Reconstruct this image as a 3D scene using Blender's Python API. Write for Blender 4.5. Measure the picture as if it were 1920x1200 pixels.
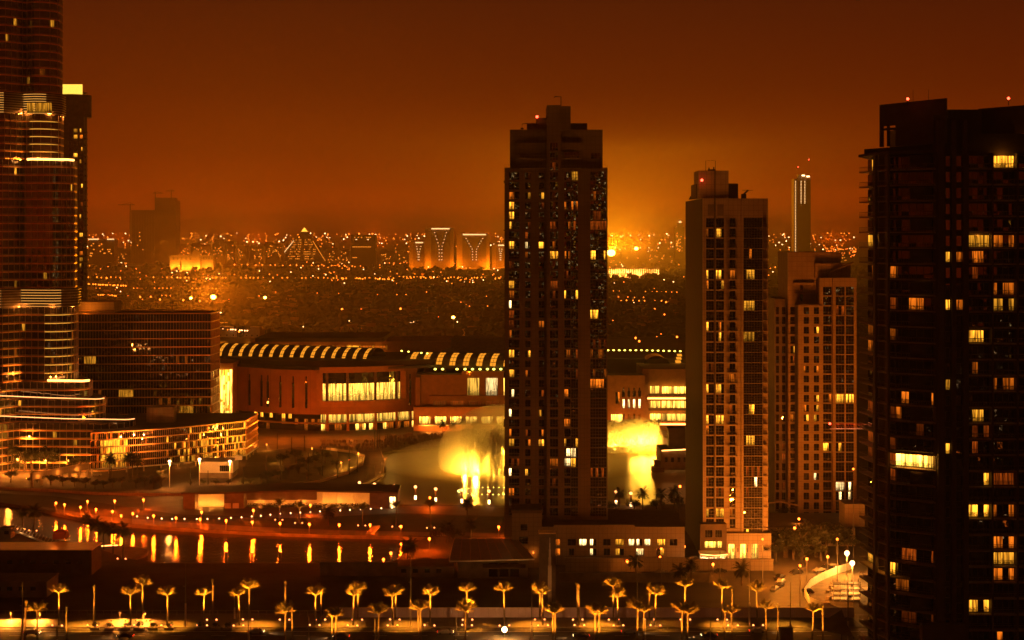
import bpy, math, random
from mathutils import Vector, Euler, noise as mnoise
from mathutils.geometry import tessellate_polygon
R = math.radians
rnd = random.Random(11)
for _o in list(bpy.data.objects): bpy.data.objects.remove(_o)
SC = bpy.context.scene
COL = SC.collection

# ------------------------------------------------------------------ camera
# the photograph: 1920 x 1200, level camera 110 m above ground, horizon at row 435
F, HC, HY, CX = 3000.0, 110.0, 435.0, 960.0
cam = bpy.data.cameras.new('camera'); camo = bpy.data.objects.new('camera', cam); COL.objects.link(camo)
camo.location = (0, 0, HC); camo.rotation_euler = (R(90), 0, 0)
cam.sensor_width = 36; cam.lens = 36*F/1920; cam.shift_y = (HY-600)/1920
cam.clip_start = 1; cam.clip_end = 90000
SC.camera = camo

# ------------------------------------------------------------------ world: light-polluted night sky
W = bpy.data.worlds.new('World'); SC.world = W; W.use_nodes = True
wn = W.node_tree; wn.nodes.clear()
wo = wn.nodes.new('ShaderNodeOutputWorld'); wb = wn.nodes.new('ShaderNodeBackground')
wt = wn.nodes.new('ShaderNodeTexCoord'); ws = wn.nodes.new('ShaderNodeSeparateXYZ')
wr = wn.nodes.new('ShaderNodeValToRGB')
wn.links.new(wt.outputs['Generated'], ws.inputs[0]); wn.links.new(ws.outputs['Z'], wr.inputs[0])
SKY_GAIN = 1.12
SKY = [(0.0, (.40, .032, .0001)), (.02, (.285, .0235, .0001)), (.05, (.155, .0132, .0002)), (.09, (.098, .0098, .0004)),
       (.145, (.060, .0073, .0010)), (.30, (.022, .0030, .0006)), (1.0, (.009, .0014, .0004))]
while len(wr.color_ramp.elements) < len(SKY): wr.color_ramp.elements.new(.5)
for e, (p, c) in zip(wr.color_ramp.elements, SKY): e.position = p; e.color = (*c, 1)
wn.links.new(wr.outputs[0], wb.inputs['Color']); wb.inputs['Strength'].default_value = SKY_GAIN
wn.links.new(wb.outputs[0], wo.inputs['Surface'])

# ------------------------------------------------------------------ exposure and sampling
SC.view_settings.view_transform = 'Standard'; SC.view_settings.look = 'None'
SC.view_settings.exposure = 0; SC.view_settings.gamma = 1; SC.view_settings.use_curve_mapping = False
SC.render.engine = 'CYCLES'
cy = SC.cycles
cy.use_denoising = True
try: cy.denoiser = 'OPENIMAGEDENOISE'
except Exception: pass
cy.max_bounces = 6; cy.diffuse_bounces = 2; cy.glossy_bounces = 3; cy.transmission_bounces = 3
cy.transparent_max_bounces = 12; cy.volume_bounces = 0
cy.sample_clamp_indirect = 3.0; cy.caustics_reflective = False; cy.caustics_refractive = False
cy.use_light_tree = True
SC.render.film_transparent = False
HAZE_D = 9e-5

# ------------------------------------------------------------------ helpers
def X(x, d): return (x-CX)*d/F
def Z(y, d): return HC-(y-HY)*d/F
def G(x, y, z=0.0):
    d = (HC-z)*F/(y-HY)
    return Vector(((x-CX)*d/F, d, z))
ORD = 'first second third fourth fifth sixth seventh eighth ninth tenth eleventh twelfth thirteenth fourteenth fifteenth sixteenth seventeenth eighteenth nineteenth twentieth'.split()
TENS = {2: 'twenty', 3: 'thirty', 4: 'forty', 5: 'fifty'}
def ordw(i):
    if i < 20: return ORD[i]
    t, u = divmod(i+1, 10)
    return (TENS[t][:-1]+'ieth') if u == 0 else TENS[t]+'-'+ORD[u-1]

class MB:
    def __init__(s): s.v = []; s.f = []; s.m = []
    def quad(s, a, b, c, d, m=0):
        n = len(s.v); s.v += [tuple(a), tuple(b), tuple(c), tuple(d)]; s.f.append((n, n+1, n+2, n+3)); s.m.append(m)
    def tri(s, a, b, c, m=0):
        n = len(s.v); s.v += [tuple(a), tuple(b), tuple(c)]; s.f.append((n, n+1, n+2)); s.m.append(m)
    def box(s, x0, x1, y0, y1, z0, z1, m=0):
        n = len(s.v)
        s.v += [(x0, y0, z0), (x1, y0, z0), (x1, y1, z0), (x0, y1, z0), (x0, y0, z1), (x1, y0, z1), (x1, y1, z1), (x0, y1, z1)]
        s.f += [(n+3, n+2, n+1, n), (n+4, n+5, n+6, n+7), (n, n+1, n+5, n+4), (n+1, n+2, n+6, n+5), (n+2, n+3, n+7, n+6), (n+3, n, n+4, n+7)]
        s.m += [m]*6
    def obox(s, p, ux, w, dp, z0, z1, m=0):
        """box: starts at plan point p, runs w along unit ux, dp along its left normal"""
        px, py = p; nx, ny = -ux[1], ux[0]
        pts = [(px, py), (px+ux[0]*w, py+ux[1]*w), (px+ux[0]*w+nx*dp, py+ux[1]*w+ny*dp), (px+nx*dp, py+ny*dp)]
        s.prism(pts, z0, z1, m)
    def prism(s, pts, z0, z1, m=0, mt=None, cap=True):
        n = len(s.v); k = len(pts)
        s.v += [(p[0], p[1], z0) for p in pts]+[(p[0], p[1], z1) for p in pts]
        for i in range(k):
            j = (i+1) % k; s.f.append((n+i, n+j, n+k+j, n+k+i)); s.m.append(m)
        if cap:
            tt = tessellate_polygon([[Vector((p[0], p[1], 0)) for p in pts]])
            for t in tt:
                s.f.append(tuple(n+k+i for i in t)); s.m.append(m if mt is None else mt)
                s.f.append(tuple(n+i for i in t)); s.m.append(m)
    def cyl(s, cx, cy_, z0, z1, r0, r1, n=8, m=0, cap=True):
        b = len(s.v)
        for i in range(n):
            a = 2*math.pi*i/n; s.v.append((cx+r0*math.cos(a), cy_+r0*math.sin(a), z0))
        for i in range(n):
            a = 2*math.pi*i/n; s.v.append((cx+r1*math.cos(a), cy_+r1*math.sin(a), z1))
        for i in range(n):
            j = (i+1) % n; s.f.append((b+i, b+j, b+n+j, b+n+i)); s.m.append(m)
        if cap:
            s.f.append(tuple(b+n+i for i in range(n))); s.m.append(m)
            s.f.append(tuple(b+n-1-i for i in range(n))); s.m.append(m)
    def tube(s, path, r, n=5, m=0, r1=None):
        b = len(s.v); L = len(path); path = [Vector(p) for p in path]
        for k, p in enumerate(path):
            t = (path[min(k+1, L-1)]-path[max(k-1, 0)]).normalized()
            a = t.orthogonal().normalized() if abs(t.z) > .9 else t.cross(Vector((0, 0, 1))).normalized()
            c = t.cross(a); rr = r if r1 is None else r+(r1-r)*k/(L-1)
            for i in range(n):
                q = p+(a*math.cos(2*math.pi*i/n)+c*math.sin(2*math.pi*i/n))*rr; s.v.append(tuple(q))
        for k in range(L-1):
            for i in range(n):
                j = (i+1) % n; s.f.append((b+k*n+i, b+k*n+j, b+(k+1)*n+j, b+(k+1)*n+i)); s.m.append(m)
        s.f.append(tuple(b+i for i in range(n))); s.m.append(m); s.f.append(tuple(b+(L-1)*n+i for i in range(n))); s.m.append(m)
    def ball(s, c, r, m=0, n=8, k=5, sz=1.0):
        b = len(s.v)
        s.v.append((c[0], c[1], c[2]-r*sz))
        for i in range(1, k):
            ph = -math.pi/2+math.pi*i/k
            for j in range(n):
                a = 2*math.pi*j/n; s.v.append((c[0]+r*math.cos(ph)*math.cos(a), c[1]+r*math.cos(ph)*math.sin(a), c[2]+r*sz*math.sin(ph)))
        s.v.append((c[0], c[1], c[2]+r*sz)); t = len(s.v)-1
        for j in range(n):
            s.f.append((b, b+1+(j+1) % n, b+1+j)); s.m.append(m)
            s.f.append((t, b+1+(k-2)*n+j, b+1+(k-2)*n+(j+1) % n)); s.m.append(m)
        for i in range(k-2):
            for j in range(n):
                j2 = (j+1) % n; s.f.append((b+1+i*n+j, b+1+i*n+j2, b+1+(i+1)*n+j2, b+1+(i+1)*n+j)); s.m.append(m)
    def octa(s, c, r, m=0):
        n = len(s.v); x, y, z = c
        s.v += [(x+r, y, z), (x-r, y, z), (x, y+r, z), (x, y-r, z), (x, y, z+r), (x, y, z-r)]
        for a, b, d in ((0, 2, 4), (2, 1, 4), (1, 3, 4), (3, 0, 4), (2, 0, 5), (1, 2, 5), (3, 1, 5), (0, 3, 5)):
            s.f.append((n+a, n+b, n+d)); s.m.append(m)
    def mesh(s, name, mats, smooth=False):
        me = bpy.data.meshes.new(name); me.from_pydata(s.v, [], s.f)
        for mm in mats: me.materials.append(mm)
        if len(mats) > 1: me.polygons.foreach_set('material_index', s.m)
        if smooth: me.polygons.foreach_set('use_smooth', [True]*len(s.f))
        me.update(); return me
    def build(s, name, mats, parent=None, loc=(0, 0, 0), smooth=False, rz=0, local=False):
        if not isinstance(mats, (list, tuple)): mats = [mats]
        return obj(name, s.mesh(name, mats, smooth), parent, loc, rz, local)

def wl(o):
    v = Vector((0, 0, 0))
    while o is not None: v += Vector(o.location); o = o.parent
    return v
def obj(name, me, parent=None, loc=(0, 0, 0), rz=0, local=False):
    """loc in world metres unless local; parents are unrotated then"""
    o = bpy.data.objects.new(name, me); COL.objects.link(o)
    l = Vector(loc)
    if parent is not None:
        o.parent = parent
        if not local: l = l-wl(parent)
    o.location = l; o.rotation_euler = (0, 0, rz); return o
def tag(o, label=None, cat=None, group=None, kind=None):
    if label: o['label'] = label
    if cat: o['category'] = cat
    if group: o['group'] = group
    if kind: o['kind'] = kind
    return o
def thing(name, loc, label, cat, group=None, rz=0):
    o = bpy.data.objects.new(name, None); COL.objects.link(o); o.location = loc; o.rotation_euler = (0, 0, rz)
    o.empty_display_size = 1
    return tag(o, label, cat, group)
def copy_tree(o, parent=None, loc=None, rz=None):
    c = o.copy(); COL.objects.link(c); c.parent = parent
    if loc is not None: c.location = loc
    if rz is not None: c.rotation_euler = (0, 0, rz)
    for ch in list(o.children): copy_tree(ch, c)
    return c
NL = [0]
def lamp(kind, loc, power, color, radius=.3, aim=None, cone=90, blend=.5, parent=None, sx=1, sy=1, name='lamp_light'):
    l = bpy.data.lights.new(name, kind); l.energy = power; l.color = (color[0], color[1]*.72, color[2]*.6)
    if kind == 'AREA': l.shape = 'RECTANGLE'; l.size = sx; l.size_y = sy
    else: l.shadow_soft_size = radius
    if kind == 'SPOT': l.spot_size = R(cone); l.spot_blend = blend
    o = bpy.data.objects.new(name, l); COL.objects.link(o)
    lo = Vector(loc)
    if parent is not None: o.parent = parent; lo = lo-wl(parent)
    o.location = lo
    if aim is not None: o.rotation_euler = (Vector(aim)).to_track_quat('-Z', 'Y').to_euler()
    NL[0] += 1
    return o

# ------------------------------------------------------------------ materials
def mat(name, col, rough=.7, metal=0, var=.25, scale=.4, bump=0, spec=.5, bscale=None):
    m = bpy.data.materials.new(name); m.use_nodes = True; nt = m.node_tree; N = nt.nodes; L = nt.links
    b = N['Principled BSDF']; b.inputs['Roughness'].default_value = rough; b.inputs['Metallic'].default_value = metal
    b.inputs['Specular IOR Level'].default_value = spec
    b.inputs['Base Color'].default_value = (*col, 1)
    if var or bump:
        g = N.new('ShaderNodeNewGeometry')
        t = N.new('ShaderNodeTexNoise'); t.inputs['Scale'].default_value = scale; t.inputs['Detail'].default_value = 5
        L.new(g.outputs['Position'], t.inputs['Vector'])
        if var:
            mp = N.new('ShaderNodeMapRange'); mp.inputs['From Min'].default_value = .3; mp.inputs['From Max'].default_value = .7
            mp.inputs['To Min'].default_value = 1-var; mp.inputs['To Max'].default_value = 1+var
            L.new(t.outputs['Fac'], mp.inputs['Value'])
            mx = N.new('ShaderNodeVectorMath'); mx.operation = 'SCALE'; mx.inputs[0].default_value = col
            L.new(mp.outputs[0], mx.inputs['Scale']); L.new(mx.outputs[0], b.inputs['Base Color'])
        if bump:
            t2 = N.new('ShaderNodeTexNoise'); t2.inputs['Scale'].default_value = bscale or scale*4; t2.inputs['Detail'].default_value = 4
            L.new(g.outputs['Position'], t2.inputs['Vector'])
            bp = N.new('ShaderNodeBump'); bp.inputs['Strength'].default_value = bump; bp.inputs['Distance'].default_value = .3
            L.new(t2.outputs['Fac'], bp.inputs['Height']); L.new(bp.outputs[0], b.inputs['Normal'])
    return m
def panel_mat(name, col, pw, ph, joint=.55, rough=.75, var=.18):
    """cladding with fine recessed joints, laid out in metres on the wall"""
    m = mat(name, col, rough, var=var, scale=.15); nt = m.node_tree; N = nt.nodes; L = nt.links; b = N['Principled BSDF']
    g = N.new('ShaderNodeNewGeometry'); s = N.new('ShaderNodeSeparateXYZ'); L.new(g.outputs['Position'], s.inputs[0])
    ad = N.new('ShaderNodeMath'); ad.operation = 'ADD'; L.new(s.outputs['X'], ad.inputs[0]); L.new(s.outputs['Y'], ad.inputs[1])
    def line(sock, per, wd):
        d = N.new('ShaderNodeMath'); d.operation = 'PINGPONG'; d.inputs[1].default_value = per/2; L.new(sock, d.inputs[0])
        c = N.new('ShaderNodeMath'); c.operation = 'LESS_THAN'; c.inputs[1].default_value = wd; L.new(d.outputs[0], c.inputs[0]); return c
    a, c = line(ad.outputs[0], pw, .05), line(s.outputs['Z'], ph, .05)
    mx = N.new('ShaderNodeMath'); mx.operation = 'MAXIMUM'; L.new(a.outputs[0], mx.inputs[0]); L.new(c.outputs[0], mx.inputs[1])
    mix = N.new('ShaderNodeMixRGB'); mix.blend_type = 'MULTIPLY'; mix.inputs[2].default_value = (joint, joint, joint, 1)
    src = b.inputs['Base Color'].links[0].from_socket
    L.new(mx.outputs[0], mix.inputs[0]); L.new(src, mix.inputs[1]); L.new(mix.outputs[0], b.inputs['Base Color'])
    return m
def glass_mat(name, col=(.012, .012, .014), rough=.015, ior=1.9, wob=.012, scale=.35):
    m = bpy.data.materials.new(name); m.use_nodes = True; nt = m.node_tree; N = nt.nodes; L = nt.links
    b = N['Principled BSDF']; b.inputs['Base Color'].default_value = (*col, 1); b.inputs['Roughness'].default_value = rough
    b.inputs['IOR'].default_value = ior
    g = N.new('ShaderNodeNewGeometry'); t = N.new('ShaderNodeTexNoise'); t.inputs['Scale'].default_value = scale; t.inputs['Detail'].default_value = 2
    L.new(g.outputs['Position'], t.inputs['Vector'])
    bp = N.new('ShaderNodeBump'); bp.inputs['Strength'].default_value = 1; bp.inputs['Distance'].default_value = wob/scale*.35
    L.new(t.outputs['Fac'], bp.inputs['Height']); L.new(bp.outputs[0], b.inputs['Normal'])
    return m
def emit(name, col, st, sample=False):
    m = bpy.data.materials.new(name); m.use_nodes = True; nt = m.node_tree; nt.nodes.clear()
    o = nt.nodes.new('ShaderNodeOutputMaterial'); e = nt.nodes.new('ShaderNodeEmission')
    e.inputs[0].default_value = (*col, 1); e.inputs[1].default_value = st; nt.links.new(e.outputs[0], o.inputs[0])
    m.cycles.emission_sampling = 'FRONT' if sample else 'NONE'
    return m
def lit_room(name, c1, c2, st, furn=.6, scale=2.5):
    """a lit room behind glass: curtains as upright folds, furniture low down, each window different"""
    m = bpy.data.materials.new(name); m.use_nodes = True; nt = m.node_tree; N = nt.nodes; L = nt.links; N.clear()
    o = N.new('ShaderNodeOutputMaterial'); e = N.new('ShaderNodeEmission'); L.new(e.outputs[0], o.inputs[0])
    g = N.new('ShaderNodeNewGeometry'); oi = N.new('ShaderNodeObjectInfo'); tc = N.new('ShaderNodeTexCoord')
    def M(op, a, b=None, c=None):
        n = N.new('ShaderNodeMath'); n.operation = op
        for i, q in enumerate((a, b, c)):
            if q is None: continue
            if isinstance(q, (int, float)): n.inputs[i].default_value = q
            else: L.new(q, n.inputs[i])
        return n.outputs[0]
    def noise(vec, sc, det=2):
        t = N.new('ShaderNodeTexNoise'); t.inputs['Scale'].default_value = sc; t.inputs['Detail'].default_value = det; L.new(vec, t.inputs['Vector']); return t.outputs['Fac']
    mp = N.new('ShaderNodeMapping'); mp.inputs['Scale'].default_value = (1, 1, .06); L.new(g.outputs['Position'], mp.inputs['Vector'])
    fold = noise(mp.outputs[0], scale)
    blot = noise(g.outputs['Position'], 1.3, 1)
    s = N.new('ShaderNodeSeparateXYZ'); L.new(tc.outputs['Generated'], s.inputs[0])
    low = M('SUBTRACT', 1.0, M('SMOOTH_MIN', M('MULTIPLY', s.outputs['Z'], 2.2), 1.0, .1))
    dark = M('MULTIPLY', M('GREATER_THAN', M('ADD', M('MULTIPLY', low, .45), blot), .72), furn)
    f = N.new('ShaderNodeMapRange'); f.inputs['From Min'].default_value = .4; f.inputs['From Max'].default_value = .58
    f.inputs['To Min'].default_value = .15; f.inputs['To Max'].default_value = 1.0; L.new(fold, f.inputs['Value'])
    rr = M('MULTIPLY_ADD', oi.outputs['Random'], 1.35, .22)
    stv = M('MULTIPLY', M('MULTIPLY', M('MULTIPLY', f.outputs[0], rr), M('SUBTRACT', 1.0, dark)), st)
    stv = M('MULTIPLY', stv, M('MULTIPLY_ADD', s.outputs['Z'], .7, .6))
    mix = N.new('ShaderNodeMixRGB'); mix.inputs[1].default_value = (*c1, 1); mix.inputs[2].default_value = (*c2, 1); L.new(fold, mix.inputs[0])
    L.new(mix.outputs[0], e.inputs[0]); L.new(stv, e.inputs[1])
    m.cycles.emission_sampling = 'NONE'
    return m

M_ = {}
M_['conc'] = panel_mat('beige_cladding', (.21, .16, .115), 1.5, 1.5)
M_['concd'] = panel_mat('dark_beige_cladding', (.11, .08, .057), 1.5, 1.5)
M_['conc2'] = panel_mat('sand_cladding', (.36, .29, .21), 1.6, 1.75)
M_['conc3'] = panel_mat('warm_cladding', (.40, .31, .21), 1.9, 1.83)
M_['cdark'] = mat('brown_render', (.12, .085, .06), .8)
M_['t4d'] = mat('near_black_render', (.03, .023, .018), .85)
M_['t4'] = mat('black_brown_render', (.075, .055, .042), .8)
M_['cdim'] = mat('dull_render', (.2, .16, .12), .8)
M_['frame'] = mat('window_frame_metal', (.10, .085, .07), .45, .4, var=0)
M_['rail'] = mat('railing_metal', (.22, .18, .14), .4, .5, var=0)
M_['glass'] = glass_mat('tinted_glass')
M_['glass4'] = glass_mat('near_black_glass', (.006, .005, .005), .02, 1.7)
M_['glassb'] = glass_mat('tower_glass', (.02, .017, .014), .02, 2.0, .02, .25)
M_['steel'] = mat('brushed_steel', (.55, .47, .38), .32, .9, var=.1)
M_['bronze'] = mat('bronze_band', (.85, .5, .24), .3, .85, var=.1)
M_['roof'] = mat('dark_roofing', (.09, .07, .05), .8, var=.3, scale=.1)
M_['asphalt'] = mat('asphalt', (.055, .05, .045), .75, var=.25, scale=.3, bump=.1)
M_['pave'] = panel_mat('paving', (.22, .18, .14), 2.0, 50, .7, .7)
M_['sand'] = mat('sandy_ground', (.08, .06, .04), .9, var=.4, scale=.05, bump=.3, bscale=.3)
M_['soil'] = mat('dark_building_lot', (.07, .055, .04), .95, var=.4, scale=.08, bump=.4, bscale=.4)
M_['lawn'] = mat('lawn', (.035, .045, .018), .95, var=.4, scale=.2, bump=.5, bscale=1.5)
M_['leaf'] = mat('foliage', (.045, .055, .02), .8, var=.5, scale=.8)
M_['leafd'] = mat('dark_foliage', (.03, .036, .015), .85, var=.5, scale=.5)
def leaf_mat(name, col, tr=.5):
    m = mat(name, col, .6, var=.35, scale=1.5); nt = m.node_tree; N = nt.nodes; b = N['Principled BSDF']; o = N['Material Output']
    t = N.new('ShaderNodeBsdfTranslucent'); x = N.new('ShaderNodeMixShader'); x.inputs[0].default_value = tr
    nt.links.new(b.inputs['Base Color'].links[0].from_socket, t.inputs[0]); nt.links.new(b.outputs[0], x.inputs[1]); nt.links.new(t.outputs[0], x.inputs[2]); nt.links.new(x.outputs[0], o.inputs[0])
    return m
M_['frond'] = leaf_mat('palm_frond', (.19, .16, .045), .6)
M_['frondd'] = leaf_mat('dark_palm_frond', (.05, .05, .02), .35)
M_['bark'] = mat('palm_bark', (.10, .07, .042), .85, var=.5, scale=3, bump=.6, bscale=6)
M_['post'] = mat('lamp_post_metal', (.2, .17, .13), .45, .5, var=0)
M_['black'] = mat('black_metal', (.02, .018, .016), .5, var=0)
M_['white'] = mat('white_paint', (.72, .68, .6), .6, var=.08)
M_['water'] = None
Y_, O_, WH = (1, .62, .10), (1, .36, .035), (1, .86, .52)
M_['ly'] = lit_room('lit_room_yellow', (1, .30, .012), (1, .44, .03), 2.4)
M_['lo'] = lit_room('lit_room_orange', (1, .13, .005), (1, .25, .012), .85)
M_['lr'] = lit_room('lit_room_curtained', (.9, .08, .006), (1, .2, .012), .28, .2, 5)
M_['lw'] = lit_room('lit_room_white', (1, .55, .14), (1, .72, .3), 5)
M_['shop'] = lit_room('lit_shop', (1, .42, .03), (1, .58, .09), 5, .5, 1.2)
M_['e_y'] = emit('lamp_yellow', (1, .66, .14), 9)
M_['e_o'] = emit('lamp_sodium', (1, .17, .014), 6)
M_['e_r'] = emit('lamp_red', (1, .05, .02), 12)
M_['e_w'] = emit('lamp_white', (1, .55, .22), 9)
M_['led'] = emit('terrace_strip_light', (1, .36, .07), 7)
M_['led2'] = emit('thin_strip_light', (1, .36, .1), 3)
# ------------------------------------------------------------------ ground and water
def gp(pts, z=0.0): return [G(x, y, z) for x, y in pts]
LAKE = [(640, 946), (780, 946), (945, 948), (1140, 948), (1300, 944), (1330, 900), (1300, 845), (1250, 816), (1140, 806), (1040, 806), (945, 815), (868, 824), (862, 834),
        (800, 840), (760, 842), (735, 845), (717, 849), (722, 866), (724, 882), (716, 895), (700, 905), (670, 915), (640, 924)]
CANAL = [(-260, 918), (-60, 934), (60, 950), (110, 963), (190, 979), (330, 990), (480, 998), (620, 1003), (800, 1007), (775, 1020), (742, 1052),
         (700, 1055), (480, 1055), (285, 1055), (235, 1046), (165, 1022), (60, 1003), (-260, 985)]
def flat(name, polys, z, m, kind='structure'):
    tt = tessellate_polygon([[Vector((p[0], p[1], 0)) for p in poly] for poly in polys])
    fl = [p for poly in polys for p in poly]
    b = MB(); b.v = [(p[0], p[1], z) for p in fl]; b.f = [tuple(t) for t in tt]; b.m = [0]*len(b.f)
    me = b.mesh(name, [m])
    import bmesh
    bm = bmesh.new(); bm.from_mesh(me)
    for f in bm.faces:
        f.normal_update()
        if f.normal.z < 0: f.normal_flip()
    bm.to_mesh(me); bm.free()
    return tag(obj(name, me), kind=kind)
lake_w, canal_w = gp(LAKE), gp(CANAL)
ground = flat('ground', [[Vector((-14000, -3000, 0)), Vector((14000, -3000, 0)), Vector((14000, 40000, 0)), Vector((-14000, 40000, 0))], lake_w, canal_w], 0, M_['sand'])
def quay(poly, name):
    b = MB(); k = len(poly)
    for i in range(k):
        p, q = poly[i], poly[(i+1) % k]; b.quad((p.x, p.y, 0), (q.x, q.y, 0), (q.x, q.y, -2), (p.x, p.y, -2))
    tag(b.build(name, M_['cdim']), kind='structure')
quay(lake_w, 'lake_quay_wall'); quay(canal_w, 'canal_quay_wall')
m = bpy.data.materials.new('night_water'); m.use_nodes = True; nt = m.node_tree; N = nt.nodes; L = nt.links
b = N['Principled BSDF']; b.inputs['Base Color'].default_value = (.012, .010, .007, 1); b.inputs['Roughness'].default_value = .14; b.inputs['IOR'].default_value = 1.45
g = N.new('ShaderNodeNewGeometry')
mp = N.new('ShaderNodeMapping'); mp.inputs['Scale'].default_value = (.55, 1, 1); L.new(g.outputs['Position'], mp.inputs['Vector'])
t1 = N.new('ShaderNodeTexNoise'); t1.inputs['Scale'].default_value = .9; t1.inputs['Detail'].default_value = 3; L.new(mp.outputs[0], t1.inputs['Vector'])
bp = N.new('ShaderNodeBump'); bp.inputs['Strength'].default_value = 1; bp.inputs['Distance'].default_value = .08; L.new(t1.outputs['Fac'], bp.inputs['Height'])
t2 = N.new('ShaderNodeTexNoise'); t2.inputs['Scale'].default_value = .06; t2.inputs['Detail'].default_value = 2; L.new(mp.outputs[0], t2.inputs['Vector'])
bp2 = N.new('ShaderNodeBump'); bp2.inputs['Strength'].default_value = 1; bp2.inputs['Distance'].default_value = .22; L.new(t2.outputs['Fac'], bp2.inputs['Height'])
L.new(bp.outputs[0], bp2.inputs['Normal']); L.new(bp2.outputs[0], b.inputs['Normal'])
M_['water'] = m
lm_ = m.copy(); lm_.name = 'lake_water'; lm_.node_tree.nodes['Principled BSDF'].inputs['Base Color'].default_value = (.42, .30, .14, 1); lm_.node_tree.nodes['Principled BSDF'].inputs['Roughness'].default_value = .22; lm_.node_tree.nodes['Principled BSDF'].inputs['IOR'].default_value = 1.6  # golden glow of the lit lake put into its base colour
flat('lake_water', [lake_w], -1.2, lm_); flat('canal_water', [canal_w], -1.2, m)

# paved and planted sheets, each a few millimetres over the one below
flat('lot_ground', [gp([(-400, 1056), (1010, 1056), (1010, 1140), (1600, 1140), (1600, 1160), (-400, 1160)])], .004, M_['soil'])
flat('promenade_paving', [gp([(-300, 900), (100, 918), (340, 930), (600, 940), (640, 948), (945, 950), (945, 968), (750, 962), (560, 972), (330, 964), (100, 930), (-300, 912)])], .008, M_['pave'])
flat('canal_walk_paving', [gp([(80, 950), (200, 969), (330, 979), (480, 988), (620, 994), (800, 998), (945, 1000), (945, 1004), (810, 1005), (620, 1001.5), (480, 996.5), (330, 988.5), (190, 977.5), (110, 961.5), (70, 951)])], .008, M_['pave'])
flat('park_lawn', [gp([(250, 966), (480, 974), (750, 964), (945, 970), (945, 999), (800, 997), (620, 993), (480, 987), (330, 978)])], .006, M_['lawn'])
flat('boulevard_pavement', [gp([(-400, 1151), (1700, 1151), (1700, 1176), (-400, 1176)])], .010, M_['pave'])
flat('boulevard_road', [gp([(-600, 1178), (2200, 1178), (2600, 1330), (-1000, 1330)])], .006, M_['asphalt'])
kb = MB(); a_, c_ = G(-600, 1176), G(2300, 1176); kb.box(a_.x, c_.x, a_.y-.35, a_.y, 0, .14)
tag(kb.build('kerb', M_['pave']), kind='structure')
for i, yy in enumerate((1184.0, 1192.0, 1204.0)):
    q = G(960, yy); k2 = MB(); k2.box(-170, 170, q.y-.12, q.y+.12, .010, .0105) if i == 0 else [k2.box(x0, x0+4, q.y-.12, q.y+.12, .010, .0105) for x0 in range(-170, 170, 11)]
    tag(k2.build('road_marking', M_['white']), kind='structure')
flat('side_road', [gp([(1440, 1178), (1452, 1150), (1440, 1120), (1452, 1090), (1500, 1068), (1560, 1058), (1620, 1052), (1640, 1066), (1575, 1076), (1518, 1100), (1505, 1120), (1530, 1145), (1600, 1160), (1620, 1178)])], .014, M_['asphalt'])
flat('tower_forecourt', [gp([(940, 1040), (1460, 1040), (1460, 1058), (940, 1058)])], .012, M_['asphalt'])
flat('service_road', [gp([(-400, 885), (160, 905), (300, 893), (460, 875), (560, 862), (600, 870), (480, 893), (330, 915), (100, 918), (-400, 900)])], .012, M_['asphalt'])
M_['pavd'] = mat('dark_paving', (.09, .075, .055), .75, var=.3, scale=.2)
flat('garden_lawn', [gp([(440, 918), (470, 850), (560, 838), (660, 850), (684, 862), (670, 880), (600, 908), (520, 916)])], .016, M_['lawn'])
flat('bank_paving', [gp([(470, 815), (720, 812), (935, 812), (935, 814), (868, 822), (800, 838), (716, 847), (726, 880), (690, 908), (600, 928), (440, 918), (470, 890)])], .008, M_['pavd'])
# ------------------------------------------------------------------ windows, balconies, walls with openings
WC = {}
def window_mesh(w, h, nx, nz, mask='', litm=None, var=0, glass='glass', rec=0.0):
    key = (round(w, 1), round(h, 1), nx, nz, mask, litm, var, glass)
    if key in WC: return WC[key]
    r = random.Random(hash((nx, nz, var, round(w*10))) & 9999); b = MB(); fw = .09 if w < 4 else .1
    b.box(-w/2, w/2, -.02, .08, -h/2, -h/2+fw); b.box(-w/2, w/2, -.02, .08, h/2-fw, h/2)
    b.box(-w/2, -w/2+fw, -.021, .081, -h/2+fw, h/2-fw); b.box(w/2-fw, w/2, -.021, .081, -h/2+fw, h/2-fw)
    for i in range(1, nx):
        x = -w/2+w*i/nx; b.box(x-.045, x+.045, -.019, .079, -h/2+fw, h/2-fw)
    zs = [-h/2+h*j/nz for j in range(nz+1)]
    if nz == 2: zs[1] = -h/2+h*.33
    for j in range(1, nz): b.box(-w/2+fw, w/2-fw, -.018, .078, zs[j]-.04, zs[j]+.04)
    for i in range(nx):
        x0, x1 = -w/2+w*i/nx, -w/2+w*(i+1)/nx
        on = litm and (mask == '' or mask[i % len(mask)] == '1')
        for j in range(nz):
            if on: b.quad((x0, .06, zs[j]), (x1, .06, zs[j]), (x1, .06, zs[j+1]), (x0, .06, zs[j+1]), 2)
            else:
                t = lambda: .05+r.uniform(-.012, .012)*(x1-x0)
                y1, y2, y3 = t(), t(), t()
                b.quad((x0, y1, zs[j]), (x1, y2, zs[j]), (x1, y2+y3-y1, zs[j+1]), (x0, y3, zs[j+1]), 1)
    me = b.mesh('window', [M_['frame'], M_[glass]]+([M_[litm]] if litm else [])); WC[key] = me
    return me
BC = {}
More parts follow.
